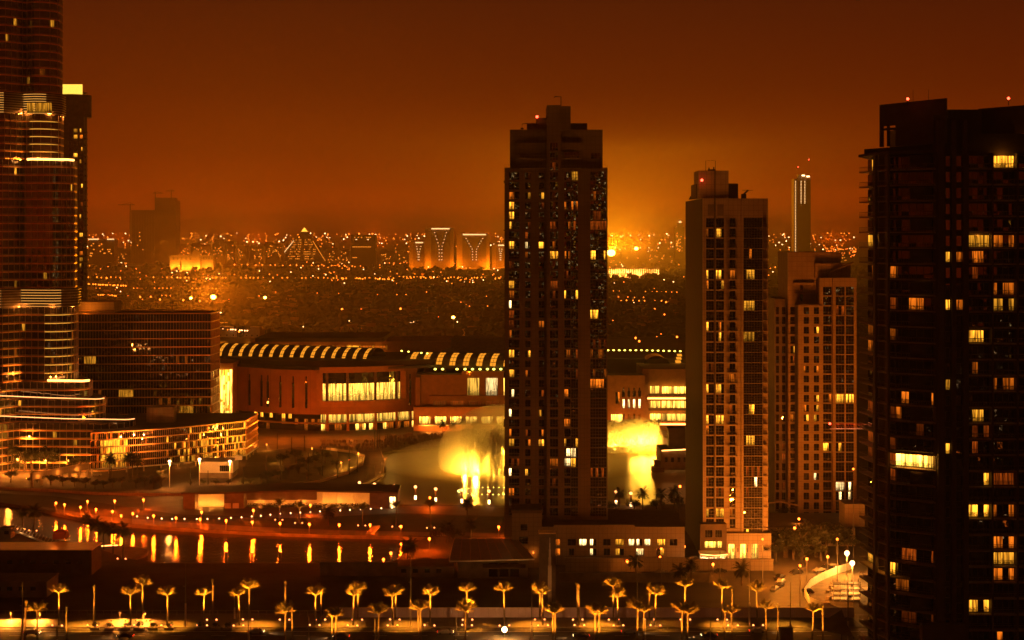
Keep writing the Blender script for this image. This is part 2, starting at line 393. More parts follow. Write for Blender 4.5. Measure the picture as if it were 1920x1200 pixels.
def balcony_mesh(w, dp, m='conc', solid=False, hr=1.05):
    key = (round(w, 1), round(dp, 1), m, solid)
    if key in BC: return BC[key]
    b = MB(); b.box(-w/2, w/2, -dp, 0, -.25, 0, 0)
    if solid: b.box(-w/2, w/2, -dp, -dp+.12, 0, hr, 0)
    else:
        b.box(-w/2, w/2, -dp, -dp+.06, hr-.06, hr, 1); b.box(-w/2, w/2, -dp+.01, -dp+.05, .1, .16, 1)
        n = max(3, int(w/.55))
        for i in range(n+1):
            x = -w/2+.05+(w-.1)*i/n; t = .06 if i % 3 == 0 else .025
            b.box(x-t/2, x+t/2, -dp+.012, -dp+.048, 0, hr-.06, 1)
        for s in (-1, 1): b.box(s*w/2-(.06 if s > 0 else 0), s*w/2+(.06 if s < 0 else 0), -dp+.06, 0, hr-.06, hr, 1)
    me = b.mesh('balcony', [M_[m], M_['rail']]); BC[key] = me
    return me
def holed_wall(x0, x1, z0, z1, d, holes, thick, m):
    """wall plane at depth d (m), real openings with reveals; holes = (xa, xb, za, zb, reveal)"""
    xs = sorted({x0, x1} | {h[0] for h in holes} | {h[1] for h in holes}); zs = sorted({z0, z1} | {h[2] for h in holes} | {h[3] for h in holes})
    xs = [x for x in xs if x0-1e-6 <= x <= x1+1e-6]; zs = [z for z in zs if z0-1e-6 <= z <= z1+1e-6]
    b = MB(); hx = {}
    for j in range(len(zs)-1):
        zc = (zs[j]+zs[j+1])/2; row = [h for h in holes if h[2] < zc < h[3]]
        i = 0
        while i < len(xs)-1:
            xc = (xs[i]+xs[i+1])/2
            if any(h[0] < xc < h[1] for h in row): i += 1; continue
            k = i
            while k+1 < len(xs)-1 and not any(h[0] < (xs[k+1]+xs[k+2])/2 < h[1] for h in row): k += 1
            b.quad((xs[i], d, zs[j]), (xs[k+1], d, zs[j]), (xs[k+1], d, zs[j+1]), (xs[i], d, zs[j+1])); i = k+1
    for (xa, xb, za, zb, rv) in holes:
        e = d+rv
        b.quad((xa, d, za), (xa, e, za), (xa, e, zb), (xa, d, zb)); b.quad((xb, e, za), (xb, d, za), (xb, d, zb), (xb, e, zb))
        b.quad((xa, d, za), (xb, d, za), (xb, e, za), (xa, e, za)); b.quad((xa, e, zb), (xb, e, zb), (xb, d, zb), (xa, d, zb))
    t = d+thick
    b.quad((x0, d, z1), (x1, d, z1), (x1, t, z1), (x0, t, z1)); b.quad((x0, t, z0), (x0, d, z0), (x0, d, z1), (x0, t, z1)); b.quad((x1, d, z0), (x1, t, z0), (x1, t, z1), (x1, d, z1))
    return b
class Tower:
    def __init__(s, name, xc, d, label, cat='building', group=None):
        s.root = thing(name, (X(xc, d), d+10, 0), label, cat, group); s.d = d; s.lit = []
    def block(s, name, x0, x1, y0, y1, dd, depth, m, base=None):
        """solid volume given by its photo extents at depth s.d+dd"""
        d = s.d+dd; b = MB(); zb = Z(y1, d) if base is None else base
        b.box(X(x0, d), X(x1, d), d, d+depth, zb, Z(y0, d)); c = Vector((X((x0+x1)/2, d), d+depth/2, zb))
        b.v = [(v[0]-c.x, v[1]-c.y, v[2]-c.z) for v in b.v]
        return b.build(name, M_[m] if isinstance(m, str) else m, s.root, c)
    def front(s, x0, x1, y0, y1, dd, cols, m, depth=30, zbase=None, thick=1.6, wallname='wall'):
        """cols: dict(x=(a,b), y0, pitch, n, h, nx, nz, kind, rv)"""
        d = s.d+dd; holes = []; z1 = Z(y0, d); z0 = Z(y1, d) if zbase is None else zbase
        for c in cols:
            for k in range(c['n']):
                yc = c['y0']+c['pitch']*k; hh = c['h']
                xa, xb = X(c['x'][0], d), X(c['x'][1], d); zc = Z(yc, d); ht = hh*d/F
                rv = c.get('rv', .35); za, zb = zc-ht/2, zc+ht/2
                if zb > z1-.2 or za < z0+.2: continue
                holes.append((xa, xb, za, zb, rv))
                s.win(c, (xa+xb)/2, d+rv-.08, (za+zb)/2, xb-xa, zb-za, yc)
                if c.get('balc'):
                    w2, dp = c['balc']; o = obj('balcony', balcony_mesh(w2*d/F, dp+rv-.2, c.get('bm', 'concd')), s.root, (X((c['bx'][0]+c['bx'][1])/2, d), d+rv-.2, za-.02))
        holed_wall(X(x0, d), X(x1, d), z0, z1, d, holes, thick, m).build(wallname, M_[m], s.root, (0, 0, 0))
        b = MB(); b.box(X(x0, d)+.02, X(x1, d)-.02, d+thick, d+depth, z0, z1-.02); b.build('core', M_[c_core], s.root)
    def win(s, c, x, yv, z, w, h, yc):
        lm, mask = None, ''
        pxa, pxb = c['x']
        for l in s.lit:
            if pxa-3 <= l[0] <= pxb+3 and abs(l[1]-yc) < c['pitch']*.5:
                lm = l[2]; mask = l[3] if len(l) > 3 else c.get('dm', '')
                if mask == '' and lm != 'shop' and c.get('nx', 2) >= 2 and rnd.random() < .35: mask = rnd.choice(('10', '01')) if c.get('nx', 2) == 2 else rnd.choice(('110', '011', '010'))
                if c.get('dm') and len(mask) == 2: mask = mask+'00'
        if lm is None and c.get('dim', 1) and rnd.random() < .05: lm = 'lr'; mask = '10' if rnd.random() < .5 else '01'
        me = window_mesh(w, h, c.get('nx', 2), c.get('nz', 2), mask, lm, rnd.randrange(4), c.get('glass', 'glass'))
        o = obj('window', me, s.root, (x, yv, z))
        return o
c_core = 'cdark'
def roof_red(root, x, y, d, r=.45):
    b = MB(); b.cyl(0, 0, -1.2, 0, .08, .08, 5, 0); b.ball((0, 0, .3), r, 1, 8, 6)
    return b.build('aviation_light', [M_['black'], M_['e_r']], root, (X(x, d), d, Z(y, d)))

# ---- tower 1: dark residential tower in the middle
t1 = Tower('apartment_tower', 1042, 541, 'tall dark apartment tower with stepped crown standing before the lake', 'tower')
y1 = lambda r: 330+18.53*r
def L1(x, items): return [(x, y1(r), m, *k) for r, m, *k in items]
t1.lit = (L1(959, [(2, 'lo'), (3, 'ly'), (4, 'ly'), (5, 'ly', '10'), (7, 'ly'), (9, 'lr'), (11, 'ly'), (12, 'lo'), (13, 'lw', '10'), (14, 'lr'), (15, 'lr'), (16, 'lo', '10'), (18, 'ly'), (20, 'ly'), (22, 'lw', '01'), (24, 'lw', '10'), (26, 'lo', '10'), (27, 'ly'), (30, 'lw', '10'), (32, 'lo')]) +
          L1(990, [(2, 'ly', '01'), (5, 'lr'), (7, 'lw'), (8, 'lo', '10'), (18, 'ly', '01'), (20, 'lo'), (27, 'lo'), (30, 'ly', '10')]) +
          L1(1015, [(2, 'ly', '01'), (7, 'ly'), (15, 'lo'), (24, 'ly'), (26, 'lo', '01'), (27, 'ly')]) +
          L1(1038, [(5, 'lr'), (7, 'lo', '010'), (8, 'ly'), (11, 'lr'), (12, 'lr', '010'), (29, 'lo')]) +
          L1(1064, [(3, 'lo', '100'), (5, 'lo', '001'), (8, 'lo', '101'), (12, 'ly', '100'), (18, 'lo', '011'), (22, 'lo', '110'), (25, 'lo'), (27, 'ly', '100'), (28, 'lw', '011'), (29, 'lw')]) +
          L1(1077, [(0, 'ly'), (3, 'lo', '101'), (12, 'ly', '001'), (18, 'lr', '001'), (20, 'lr', '001'), (27, 'ly', '001'), (28, 'lw', '110'), (29, 'ly')]) +
          L1(1121, [(2, 'lo', '010000'), (4, 'lr', '011100'), (5, 'lr'), (8, 'ly', '110001'), (14, 'ly', '111000'), (18, 'lo', '100110'), (20, 'lo', '010001'), (21, 'lo', '111110')]))
p1 = 18.53
t1.front(946, 1100, 316, 1045, 0, [
    dict(x=(954, 974), y0=330, pitch=p1, n=35, h=15, nx=4, nz=2, rv=1.3, dm='1100', balc=(20, -.05), bx=(954, 974)),
    dict(x=(984.5, 995), y0=330, pitch=p1, n=35, h=13, nx=2, nz=2, rv=.4),
    dict(x=(1010, 1020.5), y0=330, pitch=p1, n=35, h=13, nx=2, nz=2, rv=.4),
    dict(x=(1058, 1070), y0=330, pitch=p1, n=35, h=15.5, nx=3, nz=2, rv=1.3, balc=(19, -.05), bx=(1052, 1071)),
    dict(x=(1070.6, 1084), y0=330, pitch=p1, n=35, h=17.4, nx=3, nz=3, rv=.15, glass='glassb')], 'concd', 30, 0)
t1.front(1100, 1139, 316, 1045, .6, [dict(x=(1106.5, 1137.5), y0=330, pitch=p1, n=35, h=17.6, nx=6, nz=3, rv=.12, glass='glassb')], 'concd', 29, 0)
t1.front(1025.5, 1052, 197, 1045, -1.2, [dict(x=(1031, 1046.5), y0=274.4, pitch=p1, n=38, h=15, nx=3, nz=2, rv=.35)], 'concd', 20, 0, thick=1.15)
# crown steps
t1.front(956, 1130, 243, 316, 2.2, [dict(x=(1009, 1021), y0=292, pitch=18.5, n=2, h=10, nx=2, nz=2), dict(x=(1058, 1086), y0=291, pitch=18.5, n=2, h=13, nx=5, nz=2), dict(x=(1108, 1126), y0=292, pitch=18.5, n=2, h=11, nx=3, nz=2)], 'concd', 26)
t1.block('terrace_block', 970, 1025, 268, 316, 1.0, 1.1, 'concd'); t1.block('terrace_block', 1053, 1092, 268, 281, .8, 1.3, 'concd')
for yy in (297, 315.5):
    for a, c in ((974, 1024), (1053, 1090)):
        obj('railing', balcony_mesh((c-a)*541/F, 1.2), t1.root, (X((a+c)/2, 541), 542.1, Z(yy, 541)))
for a, c in ((946, 957), (1128, 1139)): obj('railing', balcony_mesh((c-a)*541/F, 1.6), t1.root, (X((a+c)/2, 541), 542.7, Z(316, 541)+.27))
t1.block('stair_head', 1006, 1028, 221, 243.2, 3.5, 12, 'concd'); t1.block('lift_head', 1051.5, 1070, 199, 243.2, .5, 11, 'concd')
t1.block('plant_screen', 988, 1007, 231, 243.3, 6, 8, 'cdark'); t1.block('plant_screen', 1070, 1101, 231, 243.3, 6, 8, 'cdark')
b = MB(); b.tube([(0, 0, 0), (0, 0, 3.1), (-2, 0, 3.2), (-2.3, 0, 2.8)], .18, 5); b.build('roof_davit', M_['black'], t1.root, (X(1052, 545), 546, Z(198, 545)))
b = MB(); b.tube([(0, 0, 0), (0, 0, 1.8), (1.8, 0, 2.0)], .14, 5); b.box(-.5, .5, -.4, .4, 0, .5); b.build('roof_davit', M_['black'], t1.root, (X(979, 545), 546, Z(242, 545)))
roof_red(t1.root, 1007, 220.5, 544)
for k in range(0, 34, 5):   # slab tips on the flank
    b = MB(); b.box(-.35, 0, 0, 20, -.15, .15); b.build('slab_edge', M_['concd'], t1.root, (X(946, 541), 545, Z(y1(k)+9, 541)))

# ---- tower 2
c_core = 't4d'  # left flank's shade is put into this near-black core colour
t2 = Tower('hotel_tower', 1378, 537, 'brown stepped hotel tower with glazed strip and bright lit entrance canopy', 'tower')
y2 = lambda r: 417.5+19.45*r
def L2(x, items): return [(x, y2(r), m, *k) for r, m, *k in items]
t2.lit = (L2(1331, [(1, 'lo', '100'), (5, 'ly', '100'), (6, 'lo', '100'), (10, 'ly', '100'), (16, 'ly', '100'), (19, 'ly', '100'), (20, 'lo', '100'), (25, 'lr', '100'), (28, 'ly', '100')]) +
          L2(1350, [(1, 'ly', '110'), (5, 'ly', '110'), (6, 'ly', '001'), (10, 'lo', '010'), (11, 'ly', '010'), (16, 'ly', '110'), (19, 'ly'), (28, 'ly')]) +
          L2(1373, [(5, 'lo'), (15, 'lo'), (28, 'lo')]) +
          L2(1412, [(3, 'lo', '0010000'), (5, 'ly', '0111000'), (8, 'ly', '1111000'), (11, 'ly', '1111000'), (18, 'ly', '0011000'), (21, 'ly', '0111000'), (25, 'lw', '0000100'), (26, 'lr', '0100000'), (30, 'ly', '0100000')]))
p2 = 19.45
t2.front(1318, 1390, 372, 1000, 0, [
    dict(x=(1324, 1338.5), y0=417.5, pitch=p2, n=30, h=17, nx=3, nz=3, rv=.4),
    dict(x=(1342.5, 1357.5), y0=417.5, pitch=p2, n=30, h=17, nx=3, nz=3, rv=.4),
    dict(x=(1368, 1379), y0=417.5, pitch=p2, n=30, h=16.5, nx=2, nz=2, rv=.6, balc=(18.5, 1.1), bx=(1364.5, 1383), bm='conc2')], 'conc2', 54, 0)
t2.front(1390, 1431, 372, 1000, -.4, [dict(x=(1394, 1430), y0=417.5, pitch=p2, n=31, h=19.0, nx=7, nz=4, rv=.1, glass='glassb')], 'conc2', 50, 0)
t2.front(1431, 1440, 372, 1000, 2.2, [], 'conc2', 46, 0)
for k in range(31):
    obj('balcony', balcony_mesh(9.6*537/F, 1.9, 'conc2'), t2.root, (X(1436, 537), 538.9+.25, Z(y2(k)+8.5, 537)))
b = MB(); b.box(-.16, .16, -.25, .02, 0, Z(320, 537)-14); b.build('downpipe', M_['frame'], t2.root, (X(1340.5, 537), 537, 14))
t2.block('lift_head', 1310, 1366, 320, 372.2, .8, 14, 'conc2'); t2.block('stair_head', 1305.5, 1317, 345, 372.3, 6, 16, 'cdark')
t2.block('plant_box', 1366, 1384, 344, 372.3, 5, 8, 'cdark'); t2.block('louvre', 1327, 1339, 383, 404, -.05, .3, 'cdim'); t2.block('louvre', 1345, 1357, 383, 404, -.05, .3, 'cdim')
b = MB(); b.cyl(0, 0, 0, 1.2, 1.1, .5, 10); b.build('roof_vent', M_['cdark'], t2.root, (X(1297, 560), 560, Z(372, 540)))
for xx in (1324, 1342):
    b = MB(); s_ = 1 if xx == 1324 else -1; b.tube([(0, 0, 0), (0, 0, 3.4), (s_*1.4, 0, 3.5)], .09, 5); b.build('roof_mast', M_['black'], t2.root, (X(xx, 540), 541, Z(320, 540)))
b = MB(); b.box(0, 2.4, 0, .8, 0, .5); b.box(.2, .6, .1, .5, .5, 1.1); b.box(1.8, 2.2, .1, .5, .5, 1.3); b.build('roof_rig', M_['black'], t2.root, (X(1328, 540), 541, Z(320, 540)))
b = MB(); b.box(-.9, .7, -.6, .6, 0, 1.6); b.tube([(-.2, 0, 1.4), (1.4, 0, 2.9)], .3, 5); b.tube([(-.6, 0, 2.9), (3, 0, 2.85)], .07, 4); b.build('window_cleaning_crane', M_['black'], t2.root, (X(1399, 540), 545, Z(372, 540)))
roof_red(t2.root, 1316, 339.5, 536)
# base: dark entrance block, lit canopy, lit tall windows, flag poles
t2.lit += [(1338, 1021, 'shop'), (1372, 1034, 'shop'), (1394, 1034, 'shop'), (1416, 1034, 'shop')]
t2.front(1313, 1362.5, 983, 1050, -4, [dict(x=(1322, 1336), y0=1001, pitch=19, n=1, h=14, nx=3, nz=2), dict(x=(1341, 1354), y0=1001, pitch=19, n=1, h=14, nx=3, nz=2), dict(x=(1321, 1354.5), y0=1021.5, pitch=12, n=1, h=13, nx=6, nz=2)], 'cdark', 5, 0)
t2.front(1362.5, 1446, 1000, 1050, -3, [dict(x=(1366, 1378.5), y0=1034, pitch=30, n=1, h=28, nx=2, nz=3), dict(x=(1388, 1401), y0=1034, pitch=30, n=1, h=28, nx=2, nz=3), dict(x=(1409, 1422), y0=1034, pitch=30, n=1, h=28, nx=2, nz=3)], 'conc2', 5, 0)
d = 527.5; b = MB(); b.prism([(X(1313, d), 533), (X(1313, d), d-1), (X(1338, d), d-3), (X(1363, d), d-1), (X(1363, d), 533)], 3.3, 3.9, 0)
cn = b.build('entrance_canopy', M_['white'], t2.root)
b = MB(); b.box(X(1316, d), X(1360, d), 530, 532.8, .1, 3.2); b.build('lobby_glass', M_['lw'], t2.root)
for xx in (1316, 1326, 1350, 1360): b = MB(); b.cyl(0, 0, 0, 3.3, .25, .25, 8); b.build('column', M_['white'], t2.root, (X(xx, d), d, 0))
b = MB(); b.tube([(X(1313, d), d-1.05, 3.95), (X(1338, d), d-3.05, 3.95), (X(1363, d), d-1.05, 3.95)], .12, 5); b.build('glow_strip', M_['led'], t2.root)
for xx in (1326, 1350): lamp('POINT', (X(xx, d), d-2, 2.7), 2600, (1, .6, .2), .2, parent=t2.root)
for xx in (1372, 1394, 1416): lamp('POINT', (X(xx, d), 531.3, 1.2), 260, (1, .5, .12), .2, parent=t2.root)
for i, xx in enumerate((1366, 1373, 1382, 1393, 1400, 1411, 1418)):
    b = MB(); b.cyl(0, 0, 0, 6.6, .07, .04, 6); 
    if i in (1, 2, 4): b.quad((.05, 0, 6.4), (.45, .1, 6.2), (.42, .05, 4.9), (.05, 0, 5.0), 1)
    tag(b.build('flagpole', [M_['white'], M_['cdark']], None, (X(xx, 525), 525, 0)), 'white flagpole before the hotel entrance, %s from the canopy' % ordw(i), 'flagpole', 'flagpoles at the hotel')

# ---- tower 3
c_core = 'cdark'
t3 = Tower('residential_tower', 1540, 600, 'sunlit-brown residential tower with big paired glass bays behind the hotel tower', 'tower')
t3.root['label'] = 'amber-lit residential tower with paired glass bays, between the brown tower and the balconied block'
y3 = lambda r: 582.5+18.3*r
def L3(x, items): return [(x, y3(r), m, *k) for r, m, *k in items]
t3.lit = (L3(1512, [(6, 'lo', '10'), (10, 'lo'), (11, 'ly', '01')]) + L3(1531, [(2, 'ly', '01'), (6, 'lo', '01'), (9, 'ly', '01'), (10, 'ly', '01'), (11, 'ly'), (17, 'lw')]) +
          L3(1552, [(9, 'lo', '001'), (14, 'ly', '110')]) + L3(1575, [(9, 'ly'), (14, 'ly'), (18, 'lw'), (19, 'lw')]) + L3(1593, [(9, 'ly'), (18, 'lw'), (19, 'lw')]) + L3(1484, [(4, 'ly', '01'), (11, 'lo')]))
p3 = 18.3
t3.front(1478, 1498, 473, 985, 8, [dict(x=(1482, 1493), y0=582.5, pitch=p3, n=22, h=14, nx=2, nz=2, rv=.6, balc=(15, 1.0), bx=(1477, 1493), bm='conc3')], 'conc3', 24, 0)
t3.front(1498, 1577, 473, 580, 8, [dict(x=(1500, 1506), y0=540, pitch=p3, n=2, h=13, nx=1, nz=2)], 'conc3', 24)
t3.front(1497, 1541, 573, 985, 0, [dict(x=(1507, 1517), y0=582.5, pitch=p3, n=22, h=13, nx=2, nz=2, rv=.4), dict(x=(1526, 1536), y0=582.5, pitch=p3, n=22, h=13, nx=2, nz=2, rv=.4)], 'conc3', 24, 0)
t3.front(1536.5, 1562, 521, 985, .9, [dict(x=(1543.5, 1560), y0=545.9, pitch=p3, n=24, h=16, nx=3, nz=2, rv=1.3, balc=(17, -.1), bx=(1543.5, 1561), bm='conc3')], 'conc3', 22, 0)
t3.front(1562, 1606, 521, 985, -.8, [dict(x=(1567, 1583.5), y0=545.9, pitch=p3, n=24, h=16.6, nx=3, nz=3, rv=.3, glass='glassb'), dict(x=(1586, 1601), y0=545.9, pitch=p3, n=24, h=16.6, nx=3, nz=3, rv=.3, glass='glassb')], 'conc3', 24, 0)
t3.block('plant_room', 1529, 1595, 494, 521.5, 5, 8, 'conc3'); obj('railing', balcony_mesh(38*600/F, 1.2, 'conc3'), t3.root, (X(1516.5, 600), 601.3, Z(573, 600)+.27))
t3.block('canopy_slab', 1488, 1528, 530, 532, 6.5, 1.5, 'conc3')
obj('railing', balcony_mesh(38*600/F, 1.2, 'conc3'), t3.root, (X(1509, 607), 608, Z(550, 607)))
b = MB(); b.tube([(0, 0, 0), (9.6, -3, 4.6)], .35, 5); b.box(-1.4, .4, -1, 1, -1.6, .3); b.build('window_cleaning_crane', M_['cdim'], t3.root, (X(1551, 603), 604.5, Z(514, 603)))
# curved side wing
t3.front(1453, 1478, 560, 985, 14, [dict(x=(1455, 1461), y0=582.5, pitch=p3, n=22, h=14, nx=1, nz=2), dict(x=(1466, 1473), y0=582.5, pitch=p3, n=22, h=14, nx=1, nz=2)], 'cdim', 20, 0)
b = MB(); b.tube([G(1448, 985, 12.5)+Vector((0, 40, 0)), Vector((X(1460, 600), 596, 9.5)), Vector((X(1497, 600), 592, 8.5))], .3, 5); b.build('podium_rail', M_['conc3'], t3.root)

# podium of the side tower
pd = Tower('podium_building', 1525, 560, 'low beige podium wall with shuttered openings and rooftop rail below the amber tower', 'building')
pd.front(1440, 1604, 990, 1030, 0, [dict(x=(xa, xa+13), y0=1013, pitch=30, n=1, h=17, nx=3, nz=2, rv=.4) for xa in (1452, 1473, 1493, 1516, 1540, 1562, 1582)], 'conc3', 30, 0)
obj('railing', balcony_mesh(160*560/F, .3, 'conc3'), pd.root, (X(1522, 560), 560.4, Z(990, 560)))
b = MB(); b.box(0, 7, 0, 10, 0, 8); b.build('stair_tower', M_['conc3'], pd.root, (X(1584, 562), 562, Z(990, 560)))

# ---- tower 4: the near balconied block
R4 = thing('balconied_tower', (X(1770, 350), 352, 0), 'near black residential block with stacked curved balconies at the picture edge', 'tower')
PL = [(X(1611, 364), 364), (X(1643, 352.5), 352.5), (X(1666, 347.5), 347.5), (X(1757, 341.5), 341.5)]
PR = [(X(1814, 341.5), 341.5), (X(1861, 341.5), 341.5), (X(1908, 341.5), 341.5), (X(1975, 341.5), 341.5)]
FH, Z0_ = 3.4, 123.6
lit4 = {}
def l4(x, y, m, mask=''): lit4.setdefault(None, []).append((x, y, m, mask))
for q in [(1630, 302, 'ly', '01'), (1628, 452, 'ly', ''), (1631, 422, 'ly', '0001'), (1655, 512, 'lo', '01'), (1631, 510, 'lo', '0001'), (1713, 545, 'ly', '000100'), (1697, 577, 'lo', '001100'), (1631, 572, 'lo', '0001'), (1631, 603, 'lo', '0001'), (1655, 635, 'lo', ''),
          (1630, 715, 'ly', '0001'), (1655, 760, 'lr', ''), (1697, 760, 'lo', '0100'), (1655, 815, 'lr', ''), (1655, 850, 'lr', ''), (1711, 853, 'shop', ''), (1655, 1055, 'ly', ''), (1690, 1095, 'lo', '110000'), (1631, 840, 'ly', '0001'), (1631, 900, 'lo', '0001'),
          (1778, 484, 'ly', ''), (1778, 576, 'ly', ''), (1778, 730, 'ly', ''), (1778, 852, 'ly', ''), (1800, 484, 'lo', ''), (1800, 575, 'lo', ''), (1797, 1095, 'lo', ''),
          (1890, 295, 'ly', ''), (1838, 455, 'ly', ''), (1885, 453, 'lo', '110'), (1885, 545, 'lo', '101'), (1885, 575, 'ly', '110'), (1838, 640, 'ly', '1110'), (1838, 695, 'lo', '0100'), (1885, 728, 'lo', '1011'), (1838, 790, 'ly', '0110'), (1838, 822, 'lr', '01'), (1885, 885, 'lr', '11'),
          (1838, 912, 'ly', '0001'), (1838, 945, 'ly', '110'), (1838, 972, 'ly', '110'), (1838, 1003, 'ly', '110'), (1885, 972, 'lo', '100'), (1885, 1032, 'lo', '110'), (1885, 1062, 'ly', '111'), (1885, 1092, 'lo', '110'), (1838, 1125, 'ly', '110'), (1885, 1185, 'lo', '0100')]: l4(*q)
def litat(px, py, dx):
    for l in lit4[None]:
        if abs(l[0]-px) < dx and abs(l[1]-py) < 14.5: return l[2], l[3]
    return None, ''
NFL = 33
def seg4(A, B, dp, nx, k, nm=None, mull=2, inset=1.9, solid=False):
    ux = Vector((B[0]-A[0], B[1]-A[1])); w = ux.length; ux /= w; ang = math.atan2(ux.y, ux.x); nrm = Vector((-ux.y, ux.x))
    mid = (Vector(A)+Vector(B))/2; z = Z0_-FH*k
    obj('balcony', balcony_mesh(w-.1, dp, 'conc2'), R4, (mid.x+nrm.x*dp, mid.y+nrm.y*dp, z), ang)
    px, py = CX+mid.x*F/mid.y, HY-(z+1.6-HC)*F/mid.y
    lm, mask = litat(px, py, w*F/mid.y*.5)
    if lm is None and rnd.random() < .10: lm = rnd.choice(('lr', 'lr', 'lo')); mask = rnd.choice(('1000', '0100', '0010', '0001', '0110'))
    c = mid+nrm*inset
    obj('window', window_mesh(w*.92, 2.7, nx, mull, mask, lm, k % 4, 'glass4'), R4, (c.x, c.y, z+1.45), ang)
    if lm in ('lw', 'shop') or (lm == 'ly' and mask == ''):
        lamp('POINT', (mid.x+nrm.x*.9, mid.y+nrm.y*.9, z+2.6), 160 if lm == 'ly' else 700, (1, .42, .04), .15, parent=R4)
for k in range(NFL):
    seg4(PL[0], PL[1], 2.6, 4, k); seg4(PL[1], PL[2], 1.9, 2, k); seg4(PL[2], PL[3], 2.1, 6, k, inset=2.3)
    seg4(PR[0], PR[1], 1.5, 4, k, inset=1.6); seg4(PR[1], PR[2], 1.5, 4, k, inset=1.6); seg4(PR[2], PR[3], 1.5, 4, k, inset=1.6)
    z = Z0_-FH*k
    for xx, w in ((1778, 1.0), (1800, 1.5)):
        px_y = HY-(z+1.6-HC)*F/340.5; lm, mask = litat(xx, px_y, 9)
        obj('window', window_mesh(w, 2.3, 1, 1, mask, lm, k % 4, 'glassb'), R4, (X(xx, 340.4), 340.75, z+1.5))
# cores, piers, crown
def off(p, q): return (p[0]+q[0], p[1]+q[1])
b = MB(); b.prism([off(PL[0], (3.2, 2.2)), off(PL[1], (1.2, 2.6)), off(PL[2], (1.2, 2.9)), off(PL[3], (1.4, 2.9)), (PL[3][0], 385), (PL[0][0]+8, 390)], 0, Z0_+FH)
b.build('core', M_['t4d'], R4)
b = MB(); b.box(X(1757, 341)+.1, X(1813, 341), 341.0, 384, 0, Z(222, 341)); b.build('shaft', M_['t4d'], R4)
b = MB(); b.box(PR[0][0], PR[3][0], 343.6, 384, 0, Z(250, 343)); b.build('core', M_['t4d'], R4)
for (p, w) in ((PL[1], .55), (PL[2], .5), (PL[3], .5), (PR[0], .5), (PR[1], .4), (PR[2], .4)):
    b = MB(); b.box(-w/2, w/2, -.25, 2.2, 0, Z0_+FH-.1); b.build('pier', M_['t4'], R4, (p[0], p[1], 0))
for xx, w in ((1765, 1.3), (1789, .9), (1810, .8)):
    b = MB(); b.box(-w/2, w/2, -.5, 1.0, 0, Z(225, 340)); b.build('pier', M_['t4'], R4, (X(xx, 340), 340.4, 0))
b = MB(); b.prism([off(PL[0], (-.3, -.6)), off(PL[1], (-.2, -.6)), off(PL[2], (0, -.6)), off(PL[3], (0, -.3)), off(PL[3], (0, 5)), off(PL[0], (5, 12))], Z0_+FH, Z0_+FH+.55); b.build('roof_slab', M_['t4'], R4)
for k in (q for q in range(16) if abs((Z0_-FH*2*q+1.6)-Z(853, 344)) > 3.0):   # blank wall panel between bay and shaft, one per floor pair
    b = MB(); b.box(-2.2, 2.2, -.2, .2, .3, 2.9); b.build('wall_panel', M_['t4'], R4, (PL[3][0]-3.0, PL[3][1]+2.05, Z0_-FH*2*k), -.12)
ww = (X(1773, 341)-X(1649, 358)); 
b = MB()
A = Vector((X(1649, 358), 358)); B = Vector((X(1772, 340), 340)); zt = Z(184, 340); z1_ = Z(272, 350)
u = (B-A).normalized(); n_ = Vector((-u.y, u.x)); Lw = (B-A).length
def wq(a, c, z0, z1, dp=.6, m=0):
    p = A+u*a; b.obox((p.x, p.y), (u.x, u.y), c-a, dp, z0, z1, m)
wq(0, .8, z1_, zt); wq(.8, 5.2, z1_+4.6, zt); wq(5.2, Lw-3.5, z1_, zt); wq(Lw-3.5, Lw-1.3, z1_+6, zt); wq(Lw-1.3, Lw, z1_, zt)
b.build('crown_screen', M_['t4'], R4)
b = MB(); p = A+u*2.4; b.obox((p.x, p.y), (u.x, u.y), .5, .5, z1_, z1_+4.6); b.obox(((A+u*.7).x, (A+u*.7).y-.1), (u.x, u.y), 4.2, .5, z1_+3.6, z1_+4.1); b.build('crown_frame', M_['t4d'], R4)
b = MB(); n = 60
for i in range(n):
    p = Vector(PL[0])+(Vector(PL[3])-Vector(PL[0]))*(i/n)*.93+Vector((1.5, 1)); b.box(p.x-.12, p.x+.12, p.y-.1, p.y+.1, Z0_+FH+.55, Z0_+FH+1.9)
b.build('roof_railing', M_['t4d'], R4)
b = MB(); b.box(X(1776, 345), X(1838, 345), 344, 372, Z(262, 345), Z(206, 345)); b.build('plant_room', M_['t4d'], R4)
b = MB(); A2, B2 = Vector((X(1834, 352), 352)), Vector((X(1990, 334), 334)); u2 = (B2-A2).normalized(); b.obox((A2.x, A2.y), (u2.x, u2.y), (B2-A2).length, .8, Z(250, 343), Z(200, 346)); b.build('crown_screen', M_['t4'], R4)
b = MB(); b.box(X(1722, 341), X(1802, 341), 337.5, 340, 0, Z(1165, 341)); b.build('entrance_frame', M_['t4'], R4)
roof_red(R4, 1702, 188, 346, .3); roof_red(R4, 1891, 187, 346, .3)
for xx, hh in ((1712, 3), (1741, 3)):
    b = MB(); b.cyl(0, 0, 0, hh, .06, .04, 5); b.build('roof_mast', M_['black'], R4, (X(xx, 346), 346, zt-.6))
